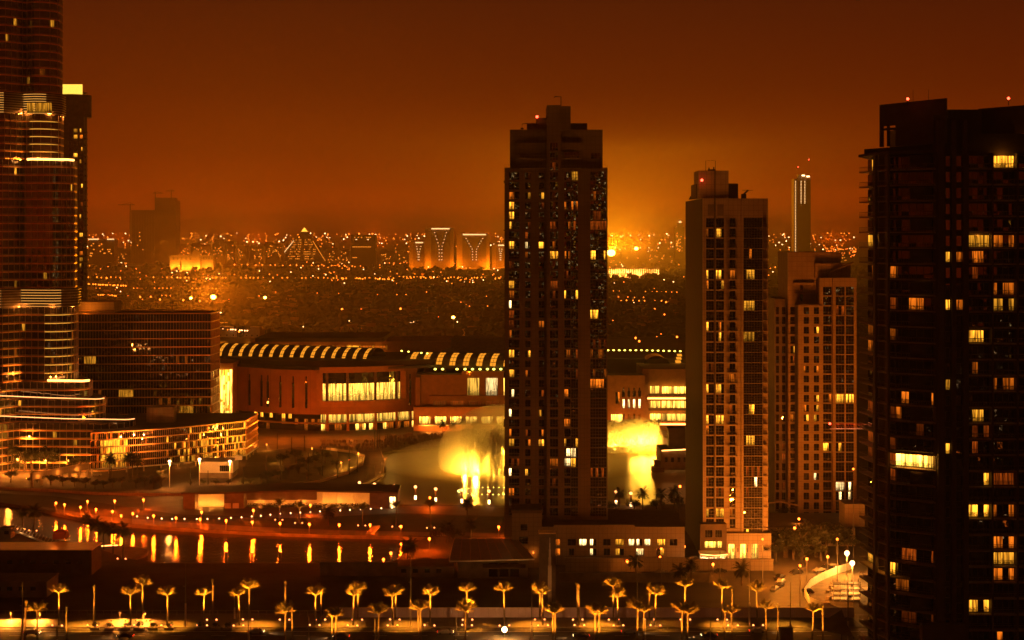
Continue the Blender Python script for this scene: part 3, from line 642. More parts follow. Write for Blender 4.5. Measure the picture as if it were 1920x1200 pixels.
# ------------------------------------------------------------------ curtain-walled buildings
def outline_pts(pts, step=1.6):
    """resample a plan polyline"""
    out = [Vector(pts[0])]
    for a, c in zip(pts[:-1], pts[1:]):
        a, c = Vector(a), Vector(c); L_ = (c-a).length; n = max(1, int(round(L_/step)))
        for i in range(1, n+1): out.append(a+(c-a)*i/n)
    return out
def arc_nose(xr, d0, d1, r, xl, dl):
    """front line from the left to a rounded right end, then back"""
    pts = [(xl, dl), (xr-r, d0)]
    for i in range(1, 7):
        a = math.pi/2*i/6; pts.append((xr-r+r*math.sin(a), d0+r-r*math.cos(a)))
    pts.append((xr-1, d1-24)); pts.append((xr-16, d1)); return pts
def curtain(root, line, z0, z1, fh, name='glass_wall', glass='glassb', litf=.0, litm=('ly', 'lo'), tilt=.010, seed=1, litfn=None):
    """faceted glass: one quad per pane and storey, each out of true by a hair so that reflections break up"""
    r = random.Random(seed); b = MB(); n = max(1, int(round((z1-z0)/fh))); mats = [M_[glass]]+[M_[m] for m in litm]
    for k in range(n):
        za, zb = z0+(z1-z0)*k/n, z0+(z1-z0)*(k+1)/n
        for p, q in zip(line[:-1], line[1:]):
            u = (q-p).normalized(); nr = Vector((u.y, -u.x)); t = [r.uniform(-1, 1)*tilt*(q-p).length for _ in range(3)]
            m = 0
            if litfn: m = litfn(p, (za+zb)/2, r)
            elif litf and r.random() < litf: m = 1+r.randrange(len(litm))
            b.quad((p.x+nr.x*t[0], p.y+nr.y*t[0], za), (q.x+nr.x*t[1], q.y+nr.y*t[1], za), (q.x+nr.x*(t[1]+t[2]-t[0]), q.y+nr.y*(t[1]+t[2]-t[0]), zb), (p.x+nr.x*t[2], p.y+nr.y*t[2], zb), m)
    return b.build(name, mats, root)
def band_mesh(line, z0, z1, proud, back=.0):
    b = MB(); o, i = [], []
    for k, p in enumerate(line):
        u = (line[min(k+1, len(line)-1)]-line[max(k-1, 0)]).normalized(); nr = Vector((u.y, -u.x)); o.append(p+nr*proud); i.append(p-nr*back)
    for k in range(len(line)-1):
        a, c, e, f = o[k], o[k+1], i[k+1], i[k]
        b.quad((a.x, a.y, z0), (c.x, c.y, z0), (c.x, c.y, z1), (a.x, a.y, z1)); b.quad((a.x, a.y, z1), (c.x, c.y, z1), (e.x, e.y, z1), (f.x, f.y, z1)); b.quad((f.x, f.y, z0), (e.x, e.y, z0), (c.x, c.y, z0), (a.x, a.y, z0))
    return b
def fins(line, z0, z1, proud, w, step=1):
    b = MB()
    for k in range(0, len(line), step):
        p = line[k]; u = (line[min(k+1, len(line)-1)]-line[max(k-1, 0)]).normalized(); nr = Vector((u.y, -u.x)); q = p-u*w/2
        b.obox((q.x+nr.x*proud, q.y+nr.y*proud), (u.x, u.y), w, proud, z0, z1)
    return b
def slab_cap(line, z, th=.5, back=60):
    pts = [(p.x, p.y) for p in line]; e = line[-1]; s_ = line[0]
    b = MB(); b.prism(pts+[(e.x, max(e.y, s_.y)+.1), (s_.x, max(e.y, s_.y)+.1)], z-th, z); return b

# ---- the supertall tower
SB = thing('supertall_tower', (X(40, 760), 770, 0), 'supertall silvery glass tower with rounded tiers and glowing terrace strips', 'tower')
DB = 750.0
M_['led3'] = emit('louvre_strip_light', (1, .42, .07), 1.3); M_['nose_glow'] = emit('nose_band_glow', (1, .46, .05), 1.0)
def tier(xe, ya, yb, d0, fh=3.75, bands=True, seed=1, xv=46, fin=True, nose=10):
    """xe: photo column of the rounded end; ya..yb photo rows"""
    za, zb = Z(yb, DB), Z(ya, DB)
    line = arc_nose(X(xe, d0+nose*.8), d0, d0+42, nose, X(xv, DB), d0+2.5)
    line = [(X(-90, DB), d0-1), (X(-20, DB), d0-7), (X(20, DB), d0-6)]+line
    L_ = outline_pts(line); 
    def lf(p, z, r):
        return 0 if r.random() > .012 else (1 if r.random() < .5 else 2)
    curtain(SB, L_, za, zb, fh, litfn=lf, seed=seed, litm=('lo', 'ly'))
    n = int(round((zb-za)/fh))
    if bands:
        for k in range(n):
            z = za+(zb-za)*k/n; band_mesh(L_, z-.1, z+.55, .22).build('floor_band', M_['bronze'], SB)
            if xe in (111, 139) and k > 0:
                q_ = [(p.x, p.y-.32, z+.2) for p in L_ if X(58 if xe == 111 else 86, DB) < p.x and p.y < d0+10]; bb = MB(); bb.tube(q_, .16, 4); bb.build('glow_strip', M_['nose_glow'], SB)  # added glowing strips stand in for terrace uplight on the nose bands
            if k % 1 == 0: band_mesh(L_, z+.85, z+1.0, .12).build('floor_rail', M_['steel'], SB)
    if fin: tag(fins(L_, za, zb, .35, .09, 2).build('fins', M_['steel'], SB), kind='stuff')
    slab_cap(L_, zb+.05).build('terrace_deck', M_['roof'], SB)
    return L_, za, zb
tiers = [(250, 787, 905, 735, 31, 14), (193, 745, 787, 738, 32, 12), (165, 714, 745, 741, 33, 9), (139, 575, 714, 744, 34, 10), (137, 300, 540, 744, 35, 10), (111, 215, 300, 747, 36, 9), (109, -25, 175, 748, 37, 9), (95, -330, -25, 752, 38, 9)]
TL = {}
for (xe, ya, yb, d0, sd, ns) in tiers: TL[xe] = tier(xe, ya, yb, d0, seed=sd, nose=ns)
SB_GROUND = Z(905, 750)
b = slab_cap(TL[250][0], SB_GROUND, SB_GROUND-.01); b.build('base_wall', M_['cdim'], SB)
# plant storeys wrapped in louvres
for xe, ya, yb, d0 in ((114, 175, 215, 747), (142, 540, 575, 743)):
    L_ = outline_pts([(X(-90, DB), d0-2), (X(-20, DB), d0-8), (X(20, DB), d0-7)]+arc_nose(X(xe, d0+8), d0, d0+42, 10, X(46, DB), d0+2))
    za, zb = Z(yb, DB), Z(ya, DB)
    b = MB()
    for p, q in zip(L_[:-1], L_[1:]): b.quad((p.x, p.y, za), (q.x, q.y, za), (q.x, q.y, zb), (p.x, p.y, zb))
    b.build('plant_wall', M_['cdark'], SB); slab_cap(L_, zb+.06).build('terrace_deck', M_['roof'], SB)
    for k in range(9 if ya < 300 else 7):
        z = za+(zb-za)*(k+.3)/(9 if ya < 300 else 7); band_mesh(L_, z, z+.22, .75).build('louvre', M_['steel'], SB)
        q_ = [(p.x, p.y-.82, z+.11) for p in L_ if X(-90, DB) < p.x and p.y < d0+8]; bb = MB(); bb.tube(q_, .10, 4); bb.build('glow_strip', M_['led3'], SB)
    for k, i in enumerate(range(8, len(L_)-8, 9)):
        if ya < 300 and L_[i].x > X(40, DB):
            lamp('POINT', (L_[i].x, L_[i].y-1.6, za+.3), 2600, (1, .4, .06), .15, parent=SB)
        elif ya > 300 and L_[i].x > X(50, DB): lamp('POINT', (L_[i].x, L_[i].y-1.6, za+.3), 1500, (1, .4, .06), .15, parent=SB)
b = MB(); L_ = TL[111][0]; zc = Z(205, DB)
b.box(X(55, DB), X(101, DB), 746.2, 746.6, Z(213, DB), Z(194, DB)); b.build('lit_plant_window', M_['ly'], SB)
# strip lights along the terraces, with the light they throw up the glass
def strip(name, pts, r, m): bb = MB(); bb.tube(pts, r, 6); return bb.build(name, M_[m], SB)
strip('terrace_light', [(X(52, 743), 742.4, Z(299, 743)), (X(60, 743), 742.0, Z(298.5, 743)), (X(128, 743), 742.0, Z(299.5, 743)), (X(136, 743), 745, Z(300, 743))], .55, 'led')
strip('terrace_light', [(X(90, 740), 739.6, Z(713, 740)), (X(100, 740), 739.0, Z(713, 740)), (X(156, 740), 739.0, Z(714, 740)), (X(165, 740), 742, Z(714, 740))], .55, 'led')
strip('terrace_light', [(X(-90, 733), 733, Z(740, 733)), (X(0, 733), 733, Z(742, 733)), (X(90, 735), 735.5, Z(746, 735)), (X(180, 735), 735.5, Z(748.5, 735)), (X(190, 738), 737, Z(748, 736)), (X(194, 740), 741, Z(747, 740))], .22, 'led2')
strip('terrace_light', [(X(-90, 730), 729.5, Z(778, 730)), (X(0, 730), 730, Z(780, 730)), (X(120, 732), 732, Z(785, 732)), (X(235, 732), 732.5, Z(787, 732)), (X(248, 735), 734, Z(786, 734)), (X(252, 738), 738, Z(785, 738))], .22, 'led2')
for x_, p_ in ((66, 1900), (84, 1900), (100, 1900)): lamp('POINT', (X(x_, 743), 745.2, Z(297, 743)), p_, (1, .36, .04), .3, parent=SB)
for x_ in (90, 106, 125): lamp('POINT', (X(x_, 740), 741.8, Z(709, 740)), 1900, (1, .36, .04), .3, parent=SB)
for x_ in (-5, 22, 50, 100, 150): lamp('POINT', (X(x_, 728), 724, 3), 9000, (1, .36, .04), .4, parent=SB)
lamp('POINT', (X(20, 728), 724, 14), 9000, (1, .36, .04), .4, parent=SB)

# ---- tower behind it with lit crown
t6 = Tower('round_topped_tower', 139, 1000, 'slim tower with glowing yellow crown behind the supertall tower', 'tower')
t6.lit = [(141, 245, 'ly'), (152, 245, 'ly'), (141, 257, 'ly'), (152, 257, 'lo'), (152, 280, 'ly'), (141, 289, 'ly'), (152, 300, 'ly'), (141, 343, 'lo'), (152, 343, 'ly'), (152, 411, 'ly'), (152, 443, 'ly'), (152, 476, 'lo'), (152, 487, 'ly'), (152, 498, 'ly'), (141, 333, 'lo')]
t6.front(100, 157, 218, 600, 0, [dict(x=(129, 135), y0=245, pitch=11.5, n=30, h=8, nx=2, nz=1), dict(x=(138, 145), y0=245, pitch=11.5, n=30, h=8, nx=2, nz=1), dict(x=(149, 155), y0=245, pitch=11.5, n=30, h=8, nx=2, nz=1)], 'cdim', 8, 0)
d = 1000; b = MB(); b.cyl(X(128, d), d+12, Z(218, d), Z(176, d), 11.2, 11.2, 24); b.build('drum', M_['cdim'], t6.root)
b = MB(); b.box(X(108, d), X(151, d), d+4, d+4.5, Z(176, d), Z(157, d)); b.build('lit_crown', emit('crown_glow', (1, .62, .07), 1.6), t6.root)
b = MB(); b.cyl(X(130, d), d+12, Z(172, d), Z(170.5, d), 8, 8, 20); b.build('drum_cap', M_['cdim'], t6.root)
for k in range(30):
    b = MB(); b.box(-1.0, 1.0, -1.5, 1.5, -.2, .9); b.build('balcony', M_['cdim'], t6.root, (X(158, d), d+3, Z(250+11.5*k, d)))

# ---- office slab
of = thing('office_building', (X(268, 850), 865, 0), 'long flat glass office block with orange floor bands beside the supertall tower', 'building')
L_ = outline_pts([(X(120, 846), 846), (X(395, 852), 852), (X(395, 852)+.5, 875)], 1.5)
zt, zb = Z(588, 850), 0
litspec = [(167, 673, 12, 'a'), (180, 738, 10, 'b'), (234, 735, 12, 'a'), (246, 592, 3, 'b'), (246, 625, 3, 'b'), (246, 640, 3, 'b'), (205, 752, 20, 'b'), (310, 751, 14, 'b'), (295, 767, 40, 'b'), (340, 767, 20, 'a'), (350, 672, 26, 'b')]
def lf(p, z, r):
    px, py = CX+p.x*F/p.y, HY-(z-HC)*F/p.y
    for x_, y_, w_, c in litspec:
        if abs(px-x_) < w_ and abs(py-y_) < 7 and (c == 'a' or r.random() < .35): return 1 if c == 'a' else 2
    return 0
curtain(of, L_, 0, zt, 4.55, litfn=lf, litm=('ly', 'lo'), seed=5, tilt=.02)
nf = int(round(zt/4.55))
for k in range(1, nf+1): band_mesh(L_, zt*k/nf-.25, zt*k/nf+.3, .3).build('floor_band', M_['bronze'], of)
tag(fins(L_, 0, zt, .18, .07, 1).build('fins', M_['bronze'], of), kind='stuff')
slab_cap(L_, zt+.4, .6).build('roof', M_['roof'], of)
b = MB(); b.box(X(140, 852), X(213, 852), 853, 870, zt+.4, Z(566, 852)); b.build('plant_room', M_['conc3'], of)
b = MB(); b.tube([(X(140, 848), 848, zt+1.6), (X(395, 852), 852.3, zt+1.6)], .2, 4); b.build('parapet_rail', M_['bronze'], of)
lamp('POINT', (X(165, 850), 846, zt+2), 3000, (1, .32, .02), .5, parent=of)

# ---- curved glass podium with upright fins
po = thing('curved_podium', (X(310, 750), 765, 0), 'low curved glass pavilion with upright fins glowing yellow inside', 'building')
P_ = []
for i in range(41):
    t = i/40; x_ = 170+290*t; d_ = 724+46*t+10*math.sin(math.pi*t)*(-.6); P_.append((X(x_, d_), d_))
P_.append((X(461, 772)+1, 800)); L_ = outline_pts(P_, .95)
ZP = 19.0; z0p = 2.6
def lf(p, z, r):
    px = CX+p.x*F/p.y; k = (z-z0p)/(ZP-z0p)
    if px < 240: return (1 if r.random() < .8 else 2) if .0 < k < .78 and 185 < px < 238 else (2 if r.random() < .25 else 0)
    if px > 310: return (1 if r.random() < .75 else 2) if r.random() < (.8 if k < .25 else (.38 if k < .62 else .06)) else 0
    return 2 if r.random() < .05 else 0
curtain(po, L_, z0p, ZP, 3.3, litfn=lf, litm=('ly', 'lo'), seed=8, tilt=.03)
for k in range(6): band_mesh(L_, z0p+(ZP-z0p)*k/5-.3, z0p+(ZP-z0p)*k/5+.3, .7).build('floor_band', M_['bronze'] if k else M_['white'], po)
k = 0
for i in range(0, len(L_)-1, 1):   # every fin on its own
    p = L_[i]; u = (L_[i+1]-p).normalized(); nr = Vector((u.y, -u.x)); b = MB(); b.obox((nr.x*.45, nr.y*.45), (u.x, u.y), .08, .35, z0p, ZP); b.build('fin', M_['bronze'], po, (p.x, p.y, 0))
sl = slab_cap(L_, ZP+.5, .8); sl.build('roof', M_['roof'], po)
for i in range(0, len(L_)-1, 9): b = MB(); b.cyl(0, 0, 0, z0p, .4, .4, 8); b.build('column', M_['conc3'], po, (L_[i].x, L_[i].y+2, 0))
b = MB(); q = Vector((X(297, 765), 765)); b.cyl(0, 0, 0, 7.2, 5.6, 5.6, 18); b.box(3, 8.3, -5, 2, 0, 7.4); b.build('roof_drum', M_['conc3'], po, (q.x, q.y, ZP+.5))
b = MB(); b.box(X(170, 740), X(455, 775), 772, 773, 0, z0p); b.build('ground_floor_wall', M_['white'], po)
for x_ in (200, 245, 290, 330): lamp('POINT', (X(x_, 738), 738+(x_-170)*.1+8, 2.0), 900, (1, .36, .04), .3, parent=po)
for x_ in (330, 360, 390, 420, 445): lamp('POINT', (X(x_, 745), 746+(x_-330)*.12, 2.5), 700, (1, .36, .04), .3, parent=po)
# white service block beside the podium
sv = thing('service_block', (X(410, 715), 722, 0), 'small white flat-roofed service block under the floodlights', 'building')
b = MB(); d = 714; b.box(X(373, d), X(437, d), d, d+14, 2.5, 7.4); b.build('wall', M_['white'], sv)
b = MB(); b.box(X(374, d), X(436, d), d+.5, d+13.5, 0, 2.5); b.build('plinth', M_['cdim'], sv)
for i in range(5): b = MB(); b.box(0, .8, -.06, .1, 0, 2.6); b.build('window', M_['glass'], sv, (X(412+i*3.6, d), d, 3.2))
b = MB(); b.box(0, 3, 0, 3, 0, 2); b.build('roof_unit', M_['white'], sv, (X(436, d), d+6, 7.4))

# ---- car park wall in front
cw = thing('parking_wall', (X(110, 700), 700, 0), 'low beige car park wall with lit railing at the trees', 'wall')
A, B = G(60, 914, 0), G(168, 893, 0); u = Vector((B.x-A.x, B.y-A.y)); Lw = u.length; u.normalize()
b = MB(); b.obox((A.x, A.y), (u.x, u.y), Lw, 1.0, 3.2, 6.2); b.build('wall', M_['conc3'], cw)
for i in range(7): q = A+Vector((u.x, u.y, 0))*(Lw*i/6.2); b = MB(); b.obox((0, 0), (u.x, u.y), .9, .9, 0, 3.2); b.build('column', M_['conc3'], cw, (q.x, q.y, 0))
b = MB(); b.tube([(A.x, A.y, 7.1), (B.x, B.y, 7.1)], .06, 4)
for i in range(31): q = A+(B-A)*i/30; b.box(q.x-.04, q.x+.04, q.y-.04, q.y+.04, 6.2, 7.1)
b.build('railing', M_['rail'], cw)
for i in (1, 3, 5): q = A+(B-A)*(i/6); lamp('POINT', (q.x, q.y-2.5, 4.2), 300, (1, .36, .04), .2, parent=cw)
# ------------------------------------------------------------------ shopping mall on the far bank
ML = thing('shopping_mall', (X(660, 900), 920, 0), 'wide brown shopping mall with curved drum facade and ribbed vault roofs', 'building')
M_['mall'] = panel_mat('mall_cladding', (.34, .14, .06), 5.2, 100, .5, .7)
M_['mall2'] = mat('mall_stone', (.38, .17, .075), .75, var=.15)
def arc(xa, da, xb, db, bulge, n=28):
    A, B = Vector((X(xa, da), da)), Vector((X(xb, db), db)); o = []
    for i in range(n+1):
        t = i/n; p = A+(B-A)*t; p.y -= bulge*4*t*(1-t); o.append(p)
    return o
def wall_strip(line, z0, z1, m, name='wall', thick=1.0, parent=None):
    return band_mesh(line, z0, z1, 0, thick).build(name, M_[m] if isinstance(m, str) else m, parent or ML)
drum = arc(436, 905, 782, 899, 22)
def drum_at(x):
    best = min(drum, key=lambda p: abs(CX+p.x*F/p.y-x)); return best
# drum wall with the great window left open
zt, zb = 34.0, 9.6
def sub(xa, xb): return [p for p in drum if xa-7 <= CX+p.x*F/p.y <= xb+7]
wall_strip(sub(436, 603), zb, zt, 'mall'); wall_strip(sub(752, 782), zb, zt, 'mall')
mid = sub(603, 752); zw0, zw1 = Z(752, 880), Z(699, 880)
wall_strip(mid, zb, zw0, 'mall'); wall_strip(mid, zw1, zt, 'mall')
fr = sub(597, 757)
for za, zc in ((zw0-3.2, zw0-.02), (zw1+.02, zw1+3.2)): band_mesh(fr, za, zc, 1.2, .5).build('window_surround', M_['mall2'], ML)
for x_ in (602, 752): p = drum_at(x_); b = MB(); b.box(-1.6, 1.6, -1.2, .5, zw0, zw1); b.build('window_surround', M_['mall2'], ML, (p.x, p.y, 0))
gl = [p+Vector((0, 2.2)) for p in outline_pts(mid, 3)]
def lf(p, z, r): return 1 if z < zw0+(zw1-zw0)*.6 else 0
curtain(ML, gl, zw0, zw1, (zw1-zw0)/5, litfn=lf, litm=('shop',), tilt=.02, seed=3, name='great_window')
for x_ in (612, 657, 700, 742): p = drum_at(x_); b = MB(); b.box(-.7, .7, 1.2, 2.0, zw0, zw1); b.build('mullion', M_['cdark'], ML, (p.x, p.y, 0))
for x_ in (466, 486, 507, 529, 552, 576, 765):     # slender leaf-shaped slots
    p = drum_at(x_); b = MB(); b.prism([(0, 0)]*0+[(-.6, -.35), (.6, -.35), (.6, .2), (-.6, .2)], 13, 27); b.prism([(-.3, -.33), (.3, -.33), (.3, .2), (-.3, .2)], 27, 30.5); b.build('slot', M_['glass'], ML, (p.x, p.y, 0))
# storeys under the drum: glass between columns
low = [p+Vector((0, 5)) for p in outline_pts(sub(604, 782), 2.2)]
curtain(ML, low, 4.6, 9.6, 2.5, litfn=lambda p, z, r: 1, litm=('shop',), tilt=.01, name='shop_glass')
for x_ in (612, 656, 700, 738, 774): p = drum_at(x_); b = MB(); b.box(-.7, .7, 3.6, 4.8, 0, 9.6); b.build('column', M_['mall2'], ML, (p.x, p.y, 0))
low2 = [p+Vector((0, 6)) for p in outline_pts(sub(440, 600), 2.2)]
curtain(ML, low2, 0, 9.6, 3.2, litfn=lambda p, z, r: (1 if (475 < CX+p.x*F/p.y < 515 or 522 < CX+p.x*F/p.y < 562) and 5 < z < 10 and r.random() < .6 else (2 if z < 5 and r.random() < .1 else 0)), litm=('ly', 'lo'), tilt=.01, name='shop_glass', seed=4)
low3 = [p+Vector((0, 7)) for p in outline_pts(sub(604, 782), 2.2)]
curtain(ML, low3, 0, 4.5, 4.5, litfn=lambda p, z, r: (1 if r.random() < .3 else (2 if r.random() < .4 else 0)), litm=('shop', 'lo'), tilt=.01, name='shop_glass', seed=6)
band_mesh([p+Vector((0, 3)) for p in drum], 4.1, 4.6, 1.5, 3).build('canopy', M_['mall2'], ML)
# body and roofs
b = MB(); b.prism([(p.x, p.y+8) for p in drum]+[(X(782, 899), 1010), (X(436, 905), 1010)], 0, zt-.3); b.build('core', M_['cdark'], ML)
eave = [p+Vector((0, 2)) for p in arc(398, 915, 860, 905, 28)]
b = MB(); b.prism([(p.x, p.y) for p in eave]+[(X(830, 915), 960), (X(420, 920), 960)], zt, zt+1.3); b.build('eave', M_['roof'], ML)
b = MB(); b.prism([(p.x*.985, p.y+6) for p in eave]+[(X(800, 915), 958), (X(430, 920), 958)], zt+1.3, zt+4.2); b.build('upper_roof', M_['roof'], ML)
# left glazed hall, all lit
hl = Vector((X(397, 888), 888)); L_ = outline_pts([(X(396, 888), 888), (X(435, 890), 890)], 1.3)
curtain(ML, L_, 4, 33.5, 1.6, litfn=lambda p, z, r: 1 if r.random() < .8 else 2, litm=('shop', 'ly'), tilt=.01, name='lit_hall_glass')
tag(fins(L_, 4, 33.5, .15, .12, 2).build('hall_mullions', M_['frame'], ML), kind='stuff')
b = MB(); b.box(X(388, 892), X(438, 892), 890.5, 930, 0, 37); b.build('hall', M_['mall2'], ML)
# ribbed vaults: shell, and each lit skylight a strip of panes set proud of it
def vault(xa, da, xb, db, z0, rad, skew, nsky, zdrop=0, w=2.4, nm='vault', pan=4, e0=.12, e1=.86):
    A, B = Vector((X(xa, da), da, z0)), Vector((X(xb, db), db, z0-zdrop)); n = 48; s = 10
    def P(u, t, lift=0):
        p = A+(B-A)*u; a = math.pi*t; r = rad+lift
        return Vector((p.x+skew*(1-math.cos(a))*.5*rad, p.y+rad-math.cos(a)*r, p.z+math.sin(a)*r*.92))
    b = MB()
    for i in range(n):
        for j in range(s):
            b.quad(P(i/n, j/s), P((i+1)/n, j/s), P((i+1)/n, (j+1)/s), P(i/n, (j+1)/s))
    sh = b.build(nm, M_['roof'], ML, smooth=True)
    Lx = (B-A).length
    for k in range(nsky):
        u0 = (k+.35)/nsky; du = w/Lx
        for j in range(pan):
            t0, t1 = (e0+(e1-e0)*j/pan)*.5, (e0+(e1-e0)*(j+.86)/pan)*.5
            b = MB()
            for h in (0, 1):
                ua, ub = u0+du*(h*.52), u0+du*(h*.52+.46); b.quad(P(ua, t0, .12), P(ub, t0, .12), P(ub, t1, .12), P(ua, t1, .12))
            b.build('skylight_pane', M_['e_sky'], sh)
    return sh
M_['e_sky'] = emit('lit_skylight', (1, .34, .02), 1.1)
M_['e_eave'] = emit('eave_lamp', (1, .8, .1), 5); M_['e_pier'] = mat('cream_pier', (.6, .5, .25), .7)
vault(402, 930, 692, 905, 36.5, 9.5, .9, 15, 1.5, 2.1)
vault(758, 905, 960, 897, 33.5, 9.0, .75, 8, .5, 3.3)
for i, x_ in enumerate((816, 830, 857, 872, 886, 900, 914, 926, 939)):
    b = MB(); b.ball((0, 0, 0), .8, 0, 8, 5, .7); b.build('eave_lamp', M_['e_eave'], ML, (X(x_, 896), 895.5, Z(692, 896)))
for x_ in (753, 766, 790, 801): b = MB(); b.ball((0, 0, 0), .6, 0, 8, 5, .7); b.build('eave_lamp', M_['e_eave'], ML, (X(x_, 903), 903, Z(658+(x_-753)*.1, 903)))
lamp('POINT', (X(880, 894), 893, Z(697, 894)), 1500, (1, .42, .03), .4, parent=ML)
# upper hall behind and the big tent roof
b = MB(); d = 965; b.box(X(470, d), X(845, d), d, d+50, 20, Z(640, d)); b.build('upper_hall', M_['mall2'], ML)
b = MB(); b.box(X(480, d), X(720, d), d-3, d+52, Z(640, d)-.01, Z(633, d)); b.build('upper_roof', M_['roof'], ML)
for i in range(9): b = MB(); b.box(-3.4, 3.4, -.2, .2, -.9, .9); b.build('window', M_['lo'] if i % 3 else M_['ly'], ML, (X(512+25*i, d), d-.1, Z(651, d)))
for i in range(10): b = MB(); b.box(-.5, .5, -.6, .3, -1.4, 1.4); b.build('pier', M_['e_pier'], ML, (X(500+25*i, d), d-.1, Z(651, d)))
for x_ in (540, 600, 660, 705): lamp('POINT', (X(x_, d-4), d-5, Z(657, d)), 900, (1, .42, .03), .3, parent=ML)
cx, cd = X(900, 960), 985
b = MB(); n = 40; ring = []; pk = []
for i in range(n):
    a = 2*math.pi*i/n; ring.append((cx+36*math.cos(a), cd+36*math.sin(a), Z(666, 960))); pk.append((cx-2+15*math.cos(a), cd+15*math.sin(a), Z(632, 985)))
for i in range(n):
    j = (i+1) % n; b.quad(ring[i], ring[j], pk[j], pk[i]); b.tri(pk[i], pk[j], (cx-2, cd, Z(628, 985)))
b.build('tent_roof', M_['cdim'], ML); b = MB(); b.cyl(cx, cd, 0, Z(666, 960), 35, 35, 40); b.build('rotunda', M_['cdark'], ML)
# stone blocks on the lake side
def fac(x0, x1, y0, y1, d, cols, m, depth=20, zb=0):
    t = Tower.__new__(Tower); t.root = ML; t.d = d; t.lit = FL; t.front(x0, x1, y0, y1, 0, cols, m, depth, zb)
FL = [(799+29*i, 788, 'shop') for i in range(12)]+[(800+29*i, 803, 'shop') for i in range(12)]+[(888, 725, 'shop'), (922, 724, 'lw'), (948, 724, 'shop')]+[(799+33*i, 756, 'lr') for i in range(6)]
fac(775, 1140, 764, 815, 884, [dict(x=(786+29*i, 808+29*i), y0=788, pitch=40, n=1, h=14, nx=2, nz=2, rv=.5) for i in range(12)]+[dict(x=(786+29*i, 811+29*i), y0=804.5, pitch=40, n=1, h=14, nx=4, nz=1, rv=1.2) for i in range(12)], 'mall2', 16)
for i in range(12):
    b = MB(); b.box(-4.2, 4.2, -2.2, .2, -.25, .25); b.build('awning', M_['white'], ML, (X(799+29*i, 884), 883.8, Z(796.5, 884)))
b = MB(); b.box(X(775, 884), X(1140, 884), 882.6, 884.1, Z(765.5, 884), Z(762.5, 884)); b.build('cornice', M_['mall2'], ML)
fac(804, 1140, 742, 766, 891, [dict(x=(812+33*i, 836+33*i), y0=756, pitch=40, n=1, h=9, nx=6, nz=1, rv=.4) for i in range(6)], 'mall2', 12)
fac(866, 1140, 696, 745, 893, [dict(x=(876, 899), y0=725, pitch=60, n=1, h=33, nx=1, nz=1, rv=.5), dict(x=(911, 933), y0=725, pitch=60, n=1, h=33, nx=1, nz=1, rv=.5), dict(x=(944, 966), y0=725, pitch=60, n=1, h=33, nx=1, nz=1, rv=.5)], 'mall2', 14)
for i in range(13):      # upright cladding boards
    b = MB(); b.box(-.95, .95, -.25, .4, Z(765, 893), Z(703, 893)); b.build('cladding_board', M_['mall2'], ML, (X(792+5.9*i, 893), 893.4-(i % 2)*.12, 0))
b = MB(); b.box(X(780, 894), X(867, 894), 894, 905, 0, Z(701, 894)); b.build('core', M_['cdark'], ML)
b = MB(); b.box(-1.3, 1.3, -.3, .4, Z(762, 891), Z(708, 891)); b.build('sign_column', M_['mall2'], ML, (X(783.5, 891), 891, 0))
b = MB(); b.box(X(866, 894), X(1140, 894), 895, 960, 0, 30); b.build('core', M_['cdark'], ML)
for i in range(7): lamp('POINT', (X(800+29*i, 880), 880.5, 2.2), 2600, (1, .36, .04), .3, parent=ML)
lamp('POINT', (X(779, 882), 881, 9), 120, (1, .45, .08), .3, parent=ML)

# eastern wing seen between the towers
MR = thing('restaurant_wing', (X(1210, 880), 890, 0), 'lit restaurant terraces with glowing eave lines behind the fountain jets', 'building')
def facR(x0, x1, y0, y1, d, cols, m, lit, depth=20, zb=0):
    t = Tower.__new__(Tower); t.root = MR; t.d = d; t.lit = lit; t.front(x0, x1, y0, y1, 0, cols, m, depth, zb)
facR(1138, 1209, 704, 815, 880, [dict(x=(1167+10*i, 1171.5+10*i), y0=757, pitch=27, n=2, h=17 if True else 0, nx=1, nz=1, rv=.6) for i in range(4)]+[dict(x=(1154, 1163), y0=746, pitch=50, n=1, h=22, nx=2, nz=3), dict(x=(1146, 1167), y0=787, pitch=50, n=1, h=20, nx=2, nz=2, rv=.8)], 'mall2',
     [(1169+10*i, 757, 'lw') for i in range(4)]+[(1169+10*i, 784, 'lo') for i in range(4)]+[(1158, 746, 'lo'), (1156, 787, 'shop')], 16)
for i in range(4): b = MB(); b.prism([(-.75, -.15), (.75, -.15), (.75, .3), (-.75, .3)], Z(744, 880), Z(733, 880)); b.prism([(-.35, -.14), (.35, -.14), (.35, .3), (-.35, .3)], Z(733, 880), Z(727, 880)); b.build('slot', M_['glass'], MR, (X(1169+10*i, 880), 880, 0))
b = MB(); b.box(-1.2, 1.2, -.4, .4, Z(742, 880), Z(706, 880)); b.build('sign_column', M_['mall2'], MR, (X(1147, 880), 879.6, 0))
b = MB(); b.box(X(1205, 886), X(1330, 886), 888, 930, 0, Z(692, 888)); b.build('core', M_['mall2'], MR)
for (xa, xb, ya, yb) in ((1219, 1236, 724, 741), (1241, 1286, 725, 741), (1219, 1238, 752, 768), (1241, 1286, 752, 768), (1219, 1238, 776, 791), (1241, 1286, 776, 791)):
    b = MB(); d = 886; b.box(X(xa, d), X(xb, d), d, d+.3, Z(yb, d), Z(ya, d)); b.build('terrace_window', M_['shop'], MR)
for (xa, xb, yy) in ((1214, 1300, 747), (1182, 1300, 795.5)):
    b = MB(); b.tube([(X(xa, 878), 878, Z(yy, 878)), (X(xb, 878), 878, Z(yy, 878))], .45, 6); b.build('eave_strip_light', M_['led'], MR)
    b = MB(); b.box(X(xa, 880), X(xb, 880), 878.6, 886, Z(yy-1, 880), Z(yy-4, 880)); b.build('terrace_slab', M_['mall2'], MR)
